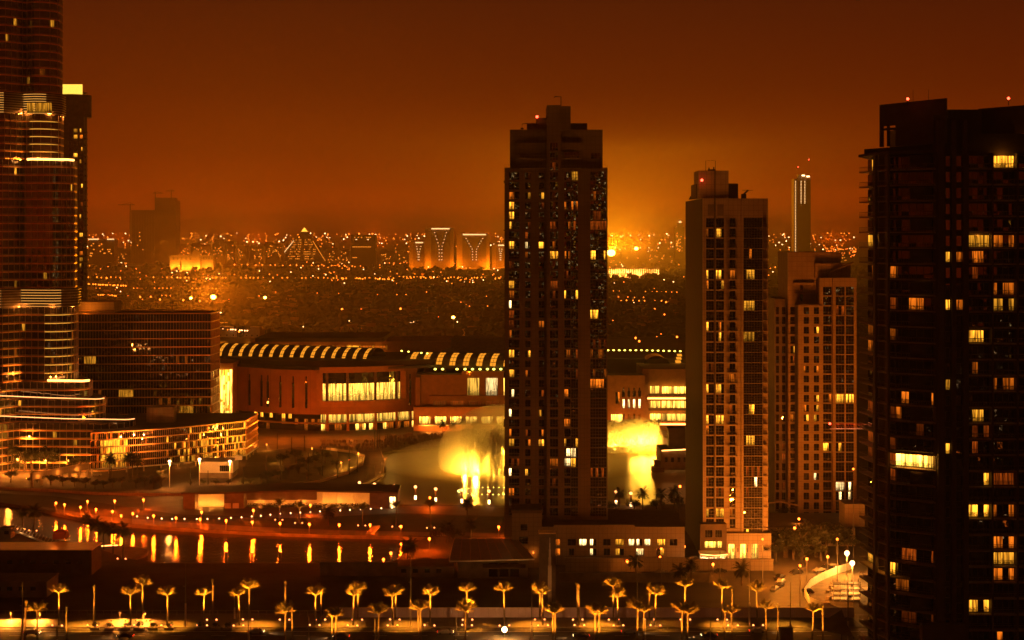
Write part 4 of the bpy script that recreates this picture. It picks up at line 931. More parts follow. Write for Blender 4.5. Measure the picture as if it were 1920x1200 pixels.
for yy in (739, 766, 790): b = MB(); b.box(X(1216, 879), X(1300, 879), 879, 879.2, Z(yy+4, 879), Z(yy-1, 879)); b.build('terrace_rail', M_['cdark'], MR)
b = MB(); b.box(X(1138, 930), X(1300, 930), 930, 990, 0, Z(673, 930)); b.build('roof_block', M_['roof'], MR)
b = MB(); d = 925
for i in range(12):
    a0, a1 = math.pi*i/12, math.pi*(i+1)/12
    b.quad((X(1232, d)-8*math.cos(a0), d, Z(690, d)+7*math.sin(a0)), (X(1232, d)-8*math.cos(a1), d, Z(690, d)+7*math.sin(a1)), (X(1232, d)-8*math.cos(a1), d+20, Z(690, d)+7*math.sin(a1)), (X(1232, d)-8*math.cos(a0), d+20, Z(690, d)+7*math.sin(a0)))
    b.tri((X(1232, d), d, Z(690, d)), (X(1232, d)-8*math.cos(a0), d, Z(690, d)+7*math.sin(a0)), (X(1232, d)-8*math.cos(a1), d, Z(690, d)+7*math.sin(a1)))
b.build('skylight_dome', M_['glass'], MR)
for j in range(4): b = MB(); b.quad((X(1265+j*1.6, d), d-1, Z(686-j*6, d)), (X(1276+j*1.0, d), d-1, Z(686-j*6, d)), (X(1275+j*1.0, d), d, Z(681.5-j*6, d)), (X(1264+j*1.6, d), d, Z(681.5-j*6, d))); b.build('skylight_pane', M_['e_sky'], MR)
for i in range(14): b = MB(); b.ball((0, 0, 0), .7, 0, 8, 5, .6); b.build('eave_lamp', M_['e_eave'], MR, (X(1140+10.4*i, 930), 929, Z(656.5+.25*max(0, i-6), 930)))
for x_ in (1165, 1230, 1270): lamp('POINT', (X(x_, 875), 874, 6), 2600, (1, .36, .04), .4, parent=MR)
# lakeside kiosk and moored boat
kb_ = thing('lakeside_house', (X(1262, 760), 762, 0), 'dark lakeside house with small windows and glowing roof edge beside the brown tower', 'building')
facK = Tower.__new__(Tower); facK.root = kb_; facK.d = 740; facK.lit = [(1250, 914, 'lo')]
facK.front(1239, 1300, 846, 930, 0, [dict(x=(1246+12*i, 1252+12*i), y0=862, pitch=17, n=4, h=9, nx=1, nz=2) for i in range(4)], 'cdim', 24, 0)
b = MB(); b.tube([(X(1241, 739), 739, Z(845, 739)), (X(1300, 739), 739, Z(842, 739))], .25, 5); b.build('eave_strip_light', M_['led'], kb_)
b = MB(); b.box(X(1254, 752), X(1285, 752), 752, 760, Z(846, 752), Z(806, 752)); b.prism([(X(1252, 752), 751), (X(1287, 752), 751), (X(1287, 752), 761), (X(1252, 752), 761)], Z(806, 752), Z(803, 752)); b.build('roof_pavilion', M_['cdark'], kb_)
bt = thing('dhow_boat', tuple(G(1234, 884, -1.2)), 'small dark wooden boat moored at the lakeside house', 'boat'); p = G(1234, 884, -1.2)
b = MB(); b.prism([(-2.6, -3), (2.6, -3), (3, 4), (0, 8), (-3, 4)], -.2, 2.2); b.build('hull', M_['cdark'], bt, p)
b = MB(); b.box(-1.8, 1.8, -2, 2.4, 2.2, 5.0); b.box(-2.2, 2.2, -2.4, 2.8, 5, 5.3); b.build('cabin', M_['cdark'], bt, p)
b = MB(); b.cyl(-.8, 0, 5.3, 11, .12, .08, 6); b.cyl(.9, 1, 5.3, 9.5, .12, .08, 6); b.build('mast', M_['cdark'], bt, p)

# ------------------------------------------------------------------ fountain
fw = bpy.data.materials.new('fountain_spray'); fw.use_nodes = True; nt = fw.node_tree; N = nt.nodes; L = nt.links; N.clear()
o_ = N.new('ShaderNodeOutputMaterial'); df = N.new('ShaderNodeBsdfDiffuse'); tr = N.new('ShaderNodeBsdfTranslucent'); tp = N.new('ShaderNodeBsdfTransparent')
df.inputs[0].default_value = (.9, .9, .88, 1); tr.inputs[0].default_value = (.9, .9, .88, 1)
m1 = N.new('ShaderNodeMixShader'); m2 = N.new('ShaderNodeMixShader'); m1.inputs[0].default_value = .5; m2.inputs[0].default_value = .3
L.new(df.outputs[0], m1.inputs[1]); L.new(tr.outputs[0], m1.inputs[2]); L.new(m1.outputs[0], m2.inputs[1]); L.new(tp.outputs[0], m2.inputs[2]); L.new(m2.outputs[0], o_.inputs[0])
def jet_mesh(h, lean, seed, n=700, spread=.2):
    r = random.Random(seed); b = MB()
    for i in range(n):
        t = r.random(); w = .8+spread*h*t**1.5*.55; a = r.uniform(0, 6.283); q = w*math.sqrt(r.random())
        c = Vector((lean*t*t*h+q*math.cos(a), q*math.sin(a), t*h*(1-.12*r.random()))); s = r.uniform(.14, .42)*(.7+.9*t)
        u = Vector((r.uniform(-1, 1), r.uniform(-1, 1), r.uniform(-.3, .3))).normalized()*s; v = Vector((0, 0, 1))*s*r.uniform(1, 2.4)
        b.quad(c-u-v, c+u-v, c+u+v, c-u+v)
    return b.mesh('spray', [fw])
jm = [jet_mesh(15, 0, s) for s in range(4)]; jb = [jet_mesh(18, .2, 9+s, 700, .34) for s in range(4)]
JW = (1, .60, .05)
for i in range(18):
    p = G(1139+5.2*i, 850-.25*i, -1.2); t = thing('fountain_jet', tuple(p), 'glowing fountain jet between the two towers, %s from the dark tower' % ordw(i), 'fountain', 'fountain jets in a row')
    o = obj('spray', jm[i % 4], t, p, rnd.uniform(0, 6)); o.scale = (1.15, 1.15, rnd.uniform(.9, 1.1))
    b = MB(); b.cyl(0, 0, -.2, .35, .5, .35, 10); b.build('nozzle', M_['steel'], t, p)
    if i % 2 == 0:
        lamp('SPOT', p+Vector((1.0, -4.5, .3)), 60000, JW, .4, (0, .5, 1), 60, .7, parent=t)
cp = G(932, 882, -1.2)
for i in range(26):
    a = 2*math.pi*i/26+.1; rr = 16 if i % 2 else 10; p = cp+Vector((rr*math.cos(a), rr*math.sin(a), 0)); t = thing('fountain_jet', tuple(p), 'tall blazing fountain jet beside the dark tower, %s round the ring' % ordw(i), 'fountain', 'ring of tall fountain jets')
    o = obj('spray', jb[i % 4], t, p, a+math.pi); o.scale = (1, 1, rnd.uniform(.85, 1.15))
    b = MB(); b.cyl(0, 0, -.2, .35, .5, .35, 10); b.build('nozzle', M_['steel'], t, p)
mv = bpy.data.materials.new('spray_mist'); mv.use_nodes = True; nt = mv.node_tree; nt.nodes.clear(); o_ = nt.nodes.new('ShaderNodeOutputMaterial'); v_ = nt.nodes.new('ShaderNodeVolumePrincipled')
v_.inputs['Color'].default_value = (.95, .93, .9, 1); v_.inputs['Density'].default_value = .05; nt.links.new(v_.outputs[0], o_.inputs['Volume'])
def mist(c, rx, ry, rz, lab, m=None):
    b = MB(); b.ball((0, 0, 0), 1, 0, 24, 14); b.v = [(v[0]*rx, v[1]*ry, max(v[2]*rz, -c.z-1.1)) for v in b.v]
    tag(b.build('fountain_mist', m or mv, None, c, smooth=True), lab, 'mist', kind='stuff')
mist(cp+Vector((2, 0, 7)), 30, 26, 24, 'glowing mist round the tall fountain jets beside the dark tower')
mist(cp+Vector((3, 0, 6)), 20, 18, 16, 'dense bright heart of the fountain mist beside the dark tower')
mw = mv.copy(); mw.name = 'thin_spray_mist'; [n for n in mw.node_tree.nodes if n.type == 'PRINCIPLED_VOLUME'][0].inputs['Density'].default_value = .012
mist(cp+Vector((8, 6, 2)), 62, 46, 14, 'thin golden mist drifting low over the lake around the jets', mw)
mm_ = G(1182, 848, -1.2); mist(Vector((mm_.x, mm_.y, 5.5)), 17, 8, 12, 'glowing mist over the row of fountain jets')
for a in range(14):
    rr = (17, 9, 4)[a % 3]; lamp('POINT', cp+Vector((rr*math.cos(a*1.35)+1, rr*math.sin(a*1.35), (2.5, 6, 11)[(a*2) % 3])), 80000, JW, 1.6)
for dx in (-12, -6, 0, 6, 12): lamp('POINT', (mm_.x+dx, mm_.y-1, 5), 30000, JW, 3.2)
b = MB(); c0 = G(925, 921, -1.2)
for i in range(40): a = 2*math.pi*i/40; b.ball((9.5*math.cos(a)*1.6, 9.5*math.sin(a), .15), .16, 0, 6, 4)
tag(b.build('fountain_ring', M_['e_y'], None, c0), 'low ring of small lights floating on the lake', 'fountain')
# ------------------------------------------------------------------ far city
M_['far'] = mat('far_facade', (.26, .18, .12), .8, var=.1)
M_['farw'] = emit('far_window', (1, .27, .02), 2.0)
M_['farw2'] = emit('far_window_white', (1, .55, .2), 2.4)
M_['farfl'] = mat('pale_facade', (.5, .36, .2), .8, var=.1)
def far_root(name, x, d, label, cat='building'): return thing(name, (X(x, d), d, 0), label, cat)
def far_block(root, x0, x1, y0, d, depth=40, m='far', name='wall', base=0):
    b = MB(); b.box(X(x0, d), X(x1, d), d, d+depth, base, Z(y0, d)); return b.build(name, M_[m], root)
def far_windows(root, d, spots, w, h, m='farw', name='window'):
    """each lit window a small part"""
    bm_ = MB(); bm_.box(-w/2, w/2, -.6, .4, -h/2, h/2); me = bm_.mesh('window', [M_[m]])
    for (x, y) in spots: obj(name, me, root, (X(x, d), d-.3, Z(y, d)))
# building site with two slabs and cranes
bs = far_root('building_under_construction', 288, 5600, 'pair of unlit towers under construction on the hazy skyline'); d = 5600
far_block(bs, 246, 294, 394, d, 60); far_block(bs, 292, 330, 376, d-20, 70); b = MB(); b.prism([(X(294, d), d-18), (X(328, d), d-18), (X(328, d), d+40), (X(294, d), d+40)], Z(376.2, d), Z(371, d)); b.build('roof_cap', M_['far'], bs)
for i in range(9): b = MB(); b.box(-.8, .8, -1.5, 0, 0, Z(402, d)); b.build('pier', M_['far'], bs, (X(249+5*i, d), d, 0))
far_windows(bs, d-1, [(262, 436), (262, 443), (263, 450), (268, 468), (300, 462), (310, 474), (258, 460)], 3, 4)
for i, (x, yb, yt, l, r_) in enumerate(((244, 490, 382, 23, 8), (291, 395, 360, 4, 14), (321, 372, 356, 10, 6))):
    c = thing('tower_crane', (X(x, d), d, 0), ('tower crane standing beside the unlit slab', 'tower crane over the gap between the unlit slabs', 'short crane on top of the taller unlit tower')[i], 'crane', 'far tower cranes')
    b = MB(); b.box(-1.6, 1.6, -1.6, 1.6, 0, Z(yt, d)); b.build('mast', M_['cdark'], c, (X(x, d), d+2, 0))
    b = MB(); zz = Z(yt+2, d); s_ = d/F; b.box(-l*s_, r_*s_, -1.2, 1.2, zz-1.3, zz+1.3); b.tube([(-l*s_*.7, 0, zz+1), (0, 0, zz+8), (r_*s_*.8, 0, zz+1)], .6, 4); b.build('jib', M_['cdark'], c, (X(x, d), d+2, 0))
# pyramid hotel
py = far_root('pyramid_hotel', 565, 6000, 'pyramid-shaped hotel with glowing golden tip far behind the mall'); d = 6000
s_ = d/F; hw = 45*s_; zt = Z(426, d)
def pyr(z0, z1, m, nm):
    b = MB(); r0, r1 = hw*(1-z0/zt), hw*(1-z1/zt); p = lambda r, z: [(-r, -r, z), (r, -r, z), (r, r, z), (-r, r, z)]; A, B = p(r0, z0), p(r1, z1)
    for i in range(4): j = (i+1) % 4; b.quad(A[i], A[j], B[j], B[i])
    b.quad(*B); return b.build(nm, M_[m], py, (X(565, d), d+hw, 0))
pyr(0, zt*.63, 'cdark', 'wall'); pyr(zt*.63, zt*.865, 'cdim', 'upper_slope')
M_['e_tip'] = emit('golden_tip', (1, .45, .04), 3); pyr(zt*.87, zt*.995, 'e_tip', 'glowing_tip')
for s2 in (-1, 1):
    b = MB(); b.tube([(s2*hw*1.0, -hw*1.0-2, 2), (s2*hw*.40, -hw*.40-2, zt*.6)], 1.3, 4); b.build('edge_light', M_['farw2'] if s2 < 0 else M_['farw'], py, (X(565, d), d+hw, 0))
    b = MB(); b.tube([(s2*hw*.55, -hw-2, 2), (s2*hw*.16, -hw*.40-2, zt*.6)], 2.5, 4); b.build('rib', M_['farfl'], py, (X(565, d), d+hw, 0))
sp = []
for k in range(9):
    for i in range(18):
        if rnd.random() < .55: sp.append((540+i*2.9, 450+k*4.4))
sp = [(x, y) for x, y in sp if abs(x-565) < (y-428)*.62 and abs(x-565) > 2.5]
for (x, y) in sp:
    z = Z(y, d); b_y = d+hw-hw*(1-z/zt)-2; b = MB(); b.box(-1.8, 1.8, -1, 1, -1.2, 1.2); b.build('window', M_['farw'], py, (X(x, d), b_y, z))
# named blocks on the skyline
blk = far_root('office_slab', 681, 5000, 'plain dark slab with faint window bands right of the pyramid'); d = 5000
far_block(blk, 658, 705, 440, d, 40); far_windows(blk, d, [(662+i*3.2, y) for y in (445, 463) for i in range(12) if rnd.random() < .7]+[(662+i*3, 483) for i in range(3)], 3.5, 2.2); far_windows(blk, d, [(668, 449), (690, 449)], 5, 2.5, 'farw2')
for x in (673, 698): b = MB(); b.ball((0, 0, 3), 2.6, 0); b.build('roof_lamp', M_['e_o'], blk, (X(x, d), d+5, Z(440, d)))
def vee(root, d, x0, x1, y0, y1, k0, n):
    n = max(6, int(n*.62))
    cx = (x0+x1)/2; sp = []
    for i in range(n):
        t = i/(n-1); y = y0+(y1-y0)*t; off_ = (x1-x0)*.5*max(.22, 1-1.45*t); sp += [(cx-off_, y), (cx+off_, y)]
    far_windows(root, d, sp, 3.0, 1.4, 'farw2')
for i, (x0, x1, y0, lab) in enumerate(((797, 850, 427, 'tall hotel slab with a V of lit windows'), (856, 918, 438, 'broader hotel slab with yellow floodlit end walls'), (767, 800, 453, 'lower block left of the V-lit hotel'), (922, 952, 458, 'lowest block of the V-lit hotel group beside the dark tower'))):
    d = 4700+i*30; h_ = far_root('skyline_hotel', (x0+x1)/2, d, lab)
    far_block(h_, x0, x1, y0, d, 40, 'farfl'); far_block(h_, x0+11 if i < 2 else x0+8, x1-(6 if i < 2 else 5), y0+4, d-2, 4, 'far', 'window_front', 5)
    vee(h_, d-3, x0+18 if i < 2 else x0+14, x1-13 if i < 2 else x1-11, y0+9, 487, 0, 15 if i < 2 else 8)
    b = MB(); b.box(X(x0+12, d), X(x1-7, d), d-4, d-2.5, Z(y0+2.8, d), Z(y0+.8, d)); b.build('top_sign_band', M_['farw2'], h_)
    for k in range(14 if i < 2 else 8): b = MB(); yy = y0+8+k*(487-y0-8)/(14 if i < 2 else 8); b.box(X(x0+12, d), X(x1-7, d), d-2.6, d-2, Z(yy+1.2, d), Z(yy, d)); b.build('floor_band', M_['cdim'], h_)
    for xx in ((x0+5, x1-2) if i != 1 else (x0+4, x1-7, x1-3)): lamp('POINT', (X(xx, d), d-24, 8), 110000 if i < 2 else 45000, (1, .30, .01), 2, parent=h_)
pl = far_root('palace', 362, 4600, 'floodlit golden palace front with pointed gable below the unlit slabs'); d = 4600
far_block(pl, 318, 400, 479, d, 40, 'farfl'); b = MB(); b.prism([(X(360, d), d-5), (X(376, d), d-5), (X(376, d), d), (X(360, d), d)], 0, Z(474, d)); b.tri((X(359, d), d-5.5, Z(474, d)), (X(377, d), d-5.5, Z(474, d)), (X(368, d), d-5.5, Z(467, d))); b.build('gable', M_['farfl'], pl)
far_windows(pl, d, [(325+i*8, 485) for i in range(5)]+[(382+i*5, 484) for i in range(4)], 5, 7, 'cdim')
for x in (325, 340, 355, 372, 390): lamp('POINT', (X(x, d), d-14, 6), 70000, (1, .42, .03), 1.5, parent=pl)
mi = far_root('minaret', 339, 4300, 'slim pale minaret before the golden palace', 'tower'); d = 4300
b = MB(); b.cyl(0, 0, 0, Z(492, d), 3.2, 2.4, 8); b.cyl(0, 0, Z(492, d), Z(489, d), 2, .2, 8); b.build('shaft', M_['farfl'], mi, (X(339, d), d, 0)); lamp('POINT', (X(339, d)+6, d-8, 4), 40000, (1, .45, .05), 1, parent=mi)
wp = far_root('white_palace', 1188, 3900, 'brightly floodlit colonnaded palace behind the dark tower'); d = 3900
for x0, x1, y0, dd in ((1141, 1172, 519, 0), (1168, 1196, 514, 6), (1195, 1212, 517, -3), (1210, 1226, 521, 3), (1224, 1236, 518, 0)):
    far_block(wp, x0, x1, y0, d+dd, 25, 'white', base=6); b = MB(); b.box(X(x0-1, d), X(x1+1, d), d+dd-2, d+dd+26, Z(y0, d)-.5, Z(y0-1, d)); b.build('cornice', M_['white'], wp)
for i in range(24): b = MB(); b.cyl(0, 0, 0, 14, 1.1, 1.0, 6); b.build('column', M_['white'], wp, (X(1142+4*i, d), d-6, 6))
b = MB(); b.box(X(1139, d), X(1238, d), d-9, d+30, 0, 6); b.build('plinth', M_['farfl'], wp)
b = MB(); b.prism([(X(1176, d), d+4), (X(1204, d), d+4), (X(1204, d), d+26), (X(1176, d), d+26)], Z(514, d), Z(511, d)); b.build('roof', M_['roof'], wp)
for x in (1146, 1158, 1170, 1184, 1200, 1215, 1231): lamp('POINT', (X(x, d), d-16, 9), 90000, (1, .5, .1), 1.5, parent=wp)
# lone towers
tw = far_root('lattice_lit_tower', 1504, 4200, 'tall hazy tower with strings of dots of light behind the amber tower', 'tower'); d = 4200
far_block(tw, 1489, 1520, 335, d, 40, 'cdim'); far_block(tw, 1497, 1513, 327, d+5, 25, 'cdim', 'crown')
for x, y0, n in ((1491.5, 340, 46), (1502, 340, 15), (1509, 340, 15)): far_windows(tw, d, [(x, y0+i*2.9) for i in range(n)], 2.2, 1.8, 'farw2', 'facade_light')
for x, y in ((1506, 329), (1515, 331)): b = MB(); b.box(-4, 4, -1, 1, -1.6, 1.6); b.build('crown_lamp', M_['e_w'], tw, (X(x, d), d-2, Z(y, d)))
for x, yt in ((1498, 313), (1518, 299)): b = MB(); b.cyl(0, 0, 0, (332-yt)*d/F, .5, .2, 5); b.ball((0, 0, (332-yt)*d/F), 1.4, 1); b.build('antenna', [M_['cdark'], M_['e_r']], tw, (X(x, d), d+10, Z(332, d)))
tw2 = far_root('distant_tower', 1274, 6500, 'faint distant tower with white top lamp between the two near towers', 'tower'); d = 6500
far_block(tw2, 1266, 1283, 426, d, 40); far_block(tw2, 1270, 1280, 418, d, 30, name='crown'); far_windows(tw2, d, [(1268+rnd.random()*12, 440+rnd.random()*32) for i in range(26)], 4, 3); b = MB(); b.box(-5, 5, -1, 1, -4, 4); b.build('crown_lamp', M_['farw2'], tw2, (X(1275, d), d-2, Z(416, d)))
lb = far_root('low_office', 191, 5200, 'low skyline block with white roof strips beside the slim tower'); d = 5200
far_block(lb, 166, 214, 449, d, 50); far_windows(lb, d, [(169+rnd.random()*40, 455+rnd.random()*25) for i in range(18)], 4, 3)
for x0, x1 in ((166, 185), (201, 214)): b = MB(); b.box(X(x0, d), X(x1, d), d-3, d-1, Z(449.5, d), Z(447.5, d)); b.build('roof_sign', M_['farw2'], lb)
# apartment rows
for i, (x0, x1, y0) in enumerate(((336, 356, 461), (357, 395, 458), (397, 422, 459), (424, 442, 461), (444, 462, 460), (468, 494, 462), (495, 530, 457), (712, 740, 470), (745, 766, 473), (610, 655, 468), (400, 440, 452), (215, 245, 468), (1140, 1165, 470), (1215, 1262, 474), (1440, 1470, 488), (1545, 1600, 478))):
    d = 5300+i*37; ap = far_root('apartment_block', (x0+x1)/2, d, 'mid-rise apartment block on the skyline, number %d from the slim tower eastwards' % (i+1))
    ap['label'] = 'hazy mid-rise apartment block in the skyline row, %s of its row' % ordw(i)
    ap['group'] = 'mid-rise skyline blocks'
    far_block(ap, x0, x1, y0, d, 40); b = MB(); b.box(X(x0+2, d), X((x0+x1)/2, d), d+5, d+25, Z(y0, d), Z(y0-3, d)); b.build('roof_house', M_['far'], ap)
    far_windows(ap, d, [(x0+2+rnd.random()*(x1-x0-4), y0+4+rnd.random()*22) for k in range(int((x1-x0)*.6))], 3.2, 2.4)
# houses among the trees
hm = []
for v in range(4):
    r = random.Random(v+50); b = MB(); w, dp, h = r.uniform(10, 20), r.uniform(9, 14), r.uniform(5, 9)
    b.box(-w/2, w/2, -dp/2, dp/2, 0, h); b.box(-w/2-.4, w/2+.4, -dp/2-.4, dp/2+.4, h, h+.5); b.box(-w*.2, w*.35, -dp*.2, dp*.4, h+.5, h+3.2); b.box(-w/2-4, -w/2, -dp*.3, dp*.3, 0, h*.55)
    for k in range(3): x = -w/2+w*(k+.5)/3; b.box(x-.7, x+.7, -dp/2-.08, -dp/2+.1, 1.2, 2.8, 1 if r.random() < .35 else 2)
    hm.append(b.mesh('villa', [M_['farfl'], M_['farw'], M_['glass']]))
hs = []
for i in range(170):
    for _ in range(20):
        x = rnd.uniform(165, 1600); y = 505+rnd.random()**.8*128
        if 946 < x < 1139 or 1285 < x < 1440 or (x < 400 and y > 585) or (x > 1465 and y > 480): continue
        break
    else: continue
    p = G(x, y); hs.append(p); o = obj('villa', hm[i % 4], None, p, rnd.uniform(-.5, .5)); tag(o, 'small flat-roofed villa among the dark trees beyond the mall', 'house', 'villas beyond the mall')
# long low sheds with lit eaves behind the mall
for i, (x0, x1, y) in enumerate(((548, 722, 619), (740, 836, 617), (880, 936, 598), (598, 645, 613), (1215, 1240, 612))):
    p, q = G(x0, y), G(x1, y); sh = thing('long_shed', ((p.x+q.x)/2, p.y, 0), 'long low shed with lamps under its eave behind the mall, %s counted eastwards' % ordw(i), 'building', 'sheds behind the mall')
    b = MB(); b.box(p.x, q.x, p.y, p.y+18, 0, 5.5); b.build('wall', M_['farfl'], sh); b = MB(); b.box(p.x-1, q.x+1, p.y-3, p.y+19, 5.5, 6.2); b.build('roof', M_['far'], sh)
    for k in range(int((x1-x0)/7)): b = MB(); b.ball((0, 0, 0), .75, 0, 6, 4); b.build('eave_lamp', M_['e_w'] if rnd.random() < .6 else M_['e_o'], sh, (p.x+(q.x-p.x)*(k+.5)/int((x1-x0)/7), p.y-3, 4.6))
    lamp('POINT', ((p.x+q.x)/2, p.y-5, 4), 9000, (1, .4, .04), .5, parent=sh)

for i, (ya, yb, x0, x1) in enumerate(((520.5, 522.5, 120, 960), (540, 541.5, 120, 430), (497, 499, 120, 960), (552, 555, 160, 330))):
    flat('far_road', [gp([(x0, ya), (x1, ya+1), (x1, yb+1), (x0, yb)])], .5, M_['pave'])
    for x in range(int(x0)+60, int(x1), 150): q = G(x, (ya+yb)/2); lamp('POINT', (q.x, q.y, 9), 22000+60000*(q.y/4000)**2, (1, .2, .006), 1)
# dark wooded belts (one mass)
import numpy as np
def ico():
    import bmesh
    bm = bmesh.new(); bmesh.ops.create_icosphere(bm, subdivisions=2, radius=1); v = np.array([x.co[:] for x in bm.verts]); f = np.array([[q.index for q in p.verts] for p in bm.faces]); bm.free(); return v, f
iv, iff = ico(); rs = np.random.RandomState(4); VV, FF = [], []; nv = 0
for i in range(8000):
    x = rs.uniform(120, 1640); u_ = rs.rand(); y = 496+u_**.75*136
    if 500 < y < 512 and rs.rand() < .3: continue
    p = G(x, y); r = rs.uniform(3.2, 7.0)*(1.15 if y < 530 else 1)
    q = iv*(1+rs.uniform(-.38, .38, (len(iv), 1)))*np.array([r*rs.uniform(.9, 1.5), r, r*rs.uniform(.7, 1.1)]); q[:, 2] += r*.75
    VV.append(q+np.array([p.x, p.y, 0])); FF.append(iff+nv); nv += len(iv)
VV = np.concatenate(VV); FF = np.concatenate(FF)
me = bpy.data.meshes.new('woods'); me.from_pydata(VV.tolist(), [], FF.tolist()); me.materials.append(M_['leafd']); me.update()
tag(obj('woods', me), 'dark belts of trees between the mall and the skyline', 'trees', kind='stuff')

# street lamps: the nearest ones each on its own, the far carpet of lights as one mass
def lampmesh(h, r, m):
    b = MB(); b.cyl(0, 0, 0, h, .16, .1, 5, 0); b.tube([(0, 0, h), (.9, 0, h+.4)], .09, 4, 0); b.ball((.9, 0, h+.2), r, 1, 7, 5); return b.mesh('street_lamp', [M_['post'], M_[m]])
M_['e_o2'] = emit('lamp_sodium_dim', (1, .2, .012), 5); M_['e_w2'] = emit('lamp_far_white', (1, .5, .18), 9)
lm = {(s, m): lampmesh(8, .6+.42*s, m) for s in range(5) for m in ('e_o', 'e_o2', 'e_w2')}
cnt = 0
def hid(x, y): return 944 < x < 1141 or 1284 < x < 1441 or x > 1604 or x < 150 or (x < 396 and y > 585) or (y > 628 and x < 1140) or (1465 < x < 1605 and y > 474)
stuff = {m: MB() for m in ('e_o', 'e_o2', 'e_w2', 'e_r')}
def put_lamp(x, y, m=None, big=0, z=8.0):
    global cnt
    if hid(x, y): return
    m = m or rnd.choices(('e_o', 'e_o2', 'e_w2'), (3, 5, 3))[0]; p = G(x, y, z); s = max(0, min(4, int(p.y/1000)-1+big))
    if cnt < 290 and p.y < 5200:
        o = obj('street_lamp', lm[(s, m)], None, (p.x, p.y, 0), rnd.uniform(0, 6)); tag(o, 'small lit street lamp in the dark district beyond the mall', 'street lamp', 'street lamps beyond the mall'); cnt += 1
    else: stuff[m].octa(p, .00036*p.y*(1+.35*big), 0)
for x, y in ((358, 559), (497, 558), (430, 563), (240, 556), (262, 557), (283, 557), (301, 562), (330, 563), (344, 563), (374, 565), (388, 565), (752, 579), (769, 581), (850, 592), (640, 580), (660, 595), (603, 592), (592, 594), (719, 597), (679, 581), (900, 608), (447, 622), (1170, 604), (1193, 634), (1213, 613), (1168, 579), (1228, 580), (1247, 590), (1270, 632), (1450, 636), (680, 617), (1200, 640), (935, 575), (865, 568), (1250, 567)): put_lamp(x, y, 'e_o', 1)
def string(x0, y0, x1, y1, n, m, z=7):
    for i in range(n): t = (i+rnd.uniform(-.2, .2))/n; put_lamp(x0+(x1-x0)*t, y0+(y1-y0)*t+rnd.uniform(-.5, .5), m, 0, z)
for a in ((282, 585, 420, 589, 22, 'e_w2'), (184, 554, 222, 556, 9, 'e_o2'), (398, 617, 470, 623, 13, 'e_w2'), (612, 602, 665, 604, 12, 'e_w2'), (770, 606, 780, 607, 4, 'e_w2'), (820, 604, 860, 605, 9, 'e_w2'), (165, 534, 240, 537, 16, 'e_o2'), (755, 606, 785, 608, 8, 'e_w2'), (1165, 565, 1250, 566, 8, 'e_o2'), (640, 523, 740, 525, 22, 'e_o2'), (750, 520, 940, 522, 30, 'e_o2'), (165, 487, 260, 488, 14, 'e_o'), (440, 497, 700, 500, 20, 'e_o'), (720, 493, 945, 496, 22, 'e_o'), (165, 521, 945, 523, 90, 'e_o2'), (165, 540, 430, 541, 34, 'e_o2'), (165, 553, 330, 554, 18, 'e_o'), (520, 548, 930, 556, 22, 'e_o2'), (1142, 545, 1280, 548, 14, 'e_o2'), (1142, 556, 1275, 560, 8, 'e_o')): string(*a)
for i in range(700):
    b_ = rnd.random()
    if b_ < .42: y = rnd.uniform(500, 532)
    elif b_ < .62: y = rnd.uniform(470, 500)
    elif b_ < .80: y = rnd.uniform(532, 575)
    else: y = rnd.uniform(575, 632)
    x = rnd.uniform(150, 1605)
    if y > 535 and mnoise.noise((x*.018, y*.06, 3.3)) < .12: continue
    if y < 535 and mnoise.noise((x*.02, y*.08, 7.3)) < -.25: continue
    put_lamp(x, y)
for i in range(760):
    x, y = rnd.uniform(160, 1604), 437+rnd.random()**1.3*36
    if hid(x, min(y, 470)): continue
    d = rnd.uniform(5500, 11000); p = Vector((X(x, d), d, max(3, Z(y, d)))); stuff[rnd.choice(('e_o2', 'e_o2', 'e_o', 'e_w2'))].octa(p, .00032*d*rnd.choice((1, 1, 1.5)), 0)
for i in range(60):   # motorway interchange on the right
    t = rnd.random(); x, y = 1545+60*t, 466+rnd.choice((0, 4, 9))+t*8*rnd.random(); d = 5600; stuff['e_o'].octa((X(x, d), d, max(2, Z(y, d))), 1.7, 0)
for m, bb in stuff.items():
    if bb.f: tag(bb.build('city_lights', M_[m]), 'carpet of tiny far city lights towards the horizon', 'lights', kind='stuff')
# floodlight masts whose beams fill the haze
def flood(x, y, d, h, power, r, lab, colr=(1, .30, .008), aim=None, nb=1):
    z = Z(y, d); f_ = thing('floodlight_mast', (X(x, d), d, 0), lab, 'floodlight')
    b = MB(); b.cyl(0, 0, 0, z-r*.5, .5, .3, 6); b.build('mast', M_['post'], f_, (X(x, d), d, 0))
    b = MB(); b.ball((0, 0, 0), r, 0, 12, 8, .8); b.build('lamp_head', emit('floodlight_glow', (1, .42, .05), 25), f_, (X(x, d), d, z))
    lamp('SPOT' if aim else 'POINT', (X(x, d), d-r*2-1, z+r+1), power, colr, r, aim, 140, .8, parent=f_)
flood(400, 557, 1900, 12, 5e6, 3.2, 'dazzling floodlight beyond the glass office block', aim=(0, -1, .5))
flood(358, 559, 1920, 12, 3e5, 1.8, 'smaller floodlight next to the dazzling one', aim=(0, -1, .8))
flood(497, 558, 1910, 12, 3e5, 1.8, 'lone bright floodlight between office block and pyramid', aim=(0, -1, .8))
flood(1146, 474, 4600, 40, 3.2e7, 12, 'blazing stadium floodlight at the edge of the dark tower', colr=(1, .46, .008), aim=(0, -1, .9))
flood(1193, 466, 4700, 50, 8e6, 6, 'tall floodlight mast right of the blazing one', aim=(0, -1, .3))
flood(850, 595, 1720, 10, 1.5e5, 1.8, 'bright lamp in the trees left of the dark tower', aim=(0, -1, .8))

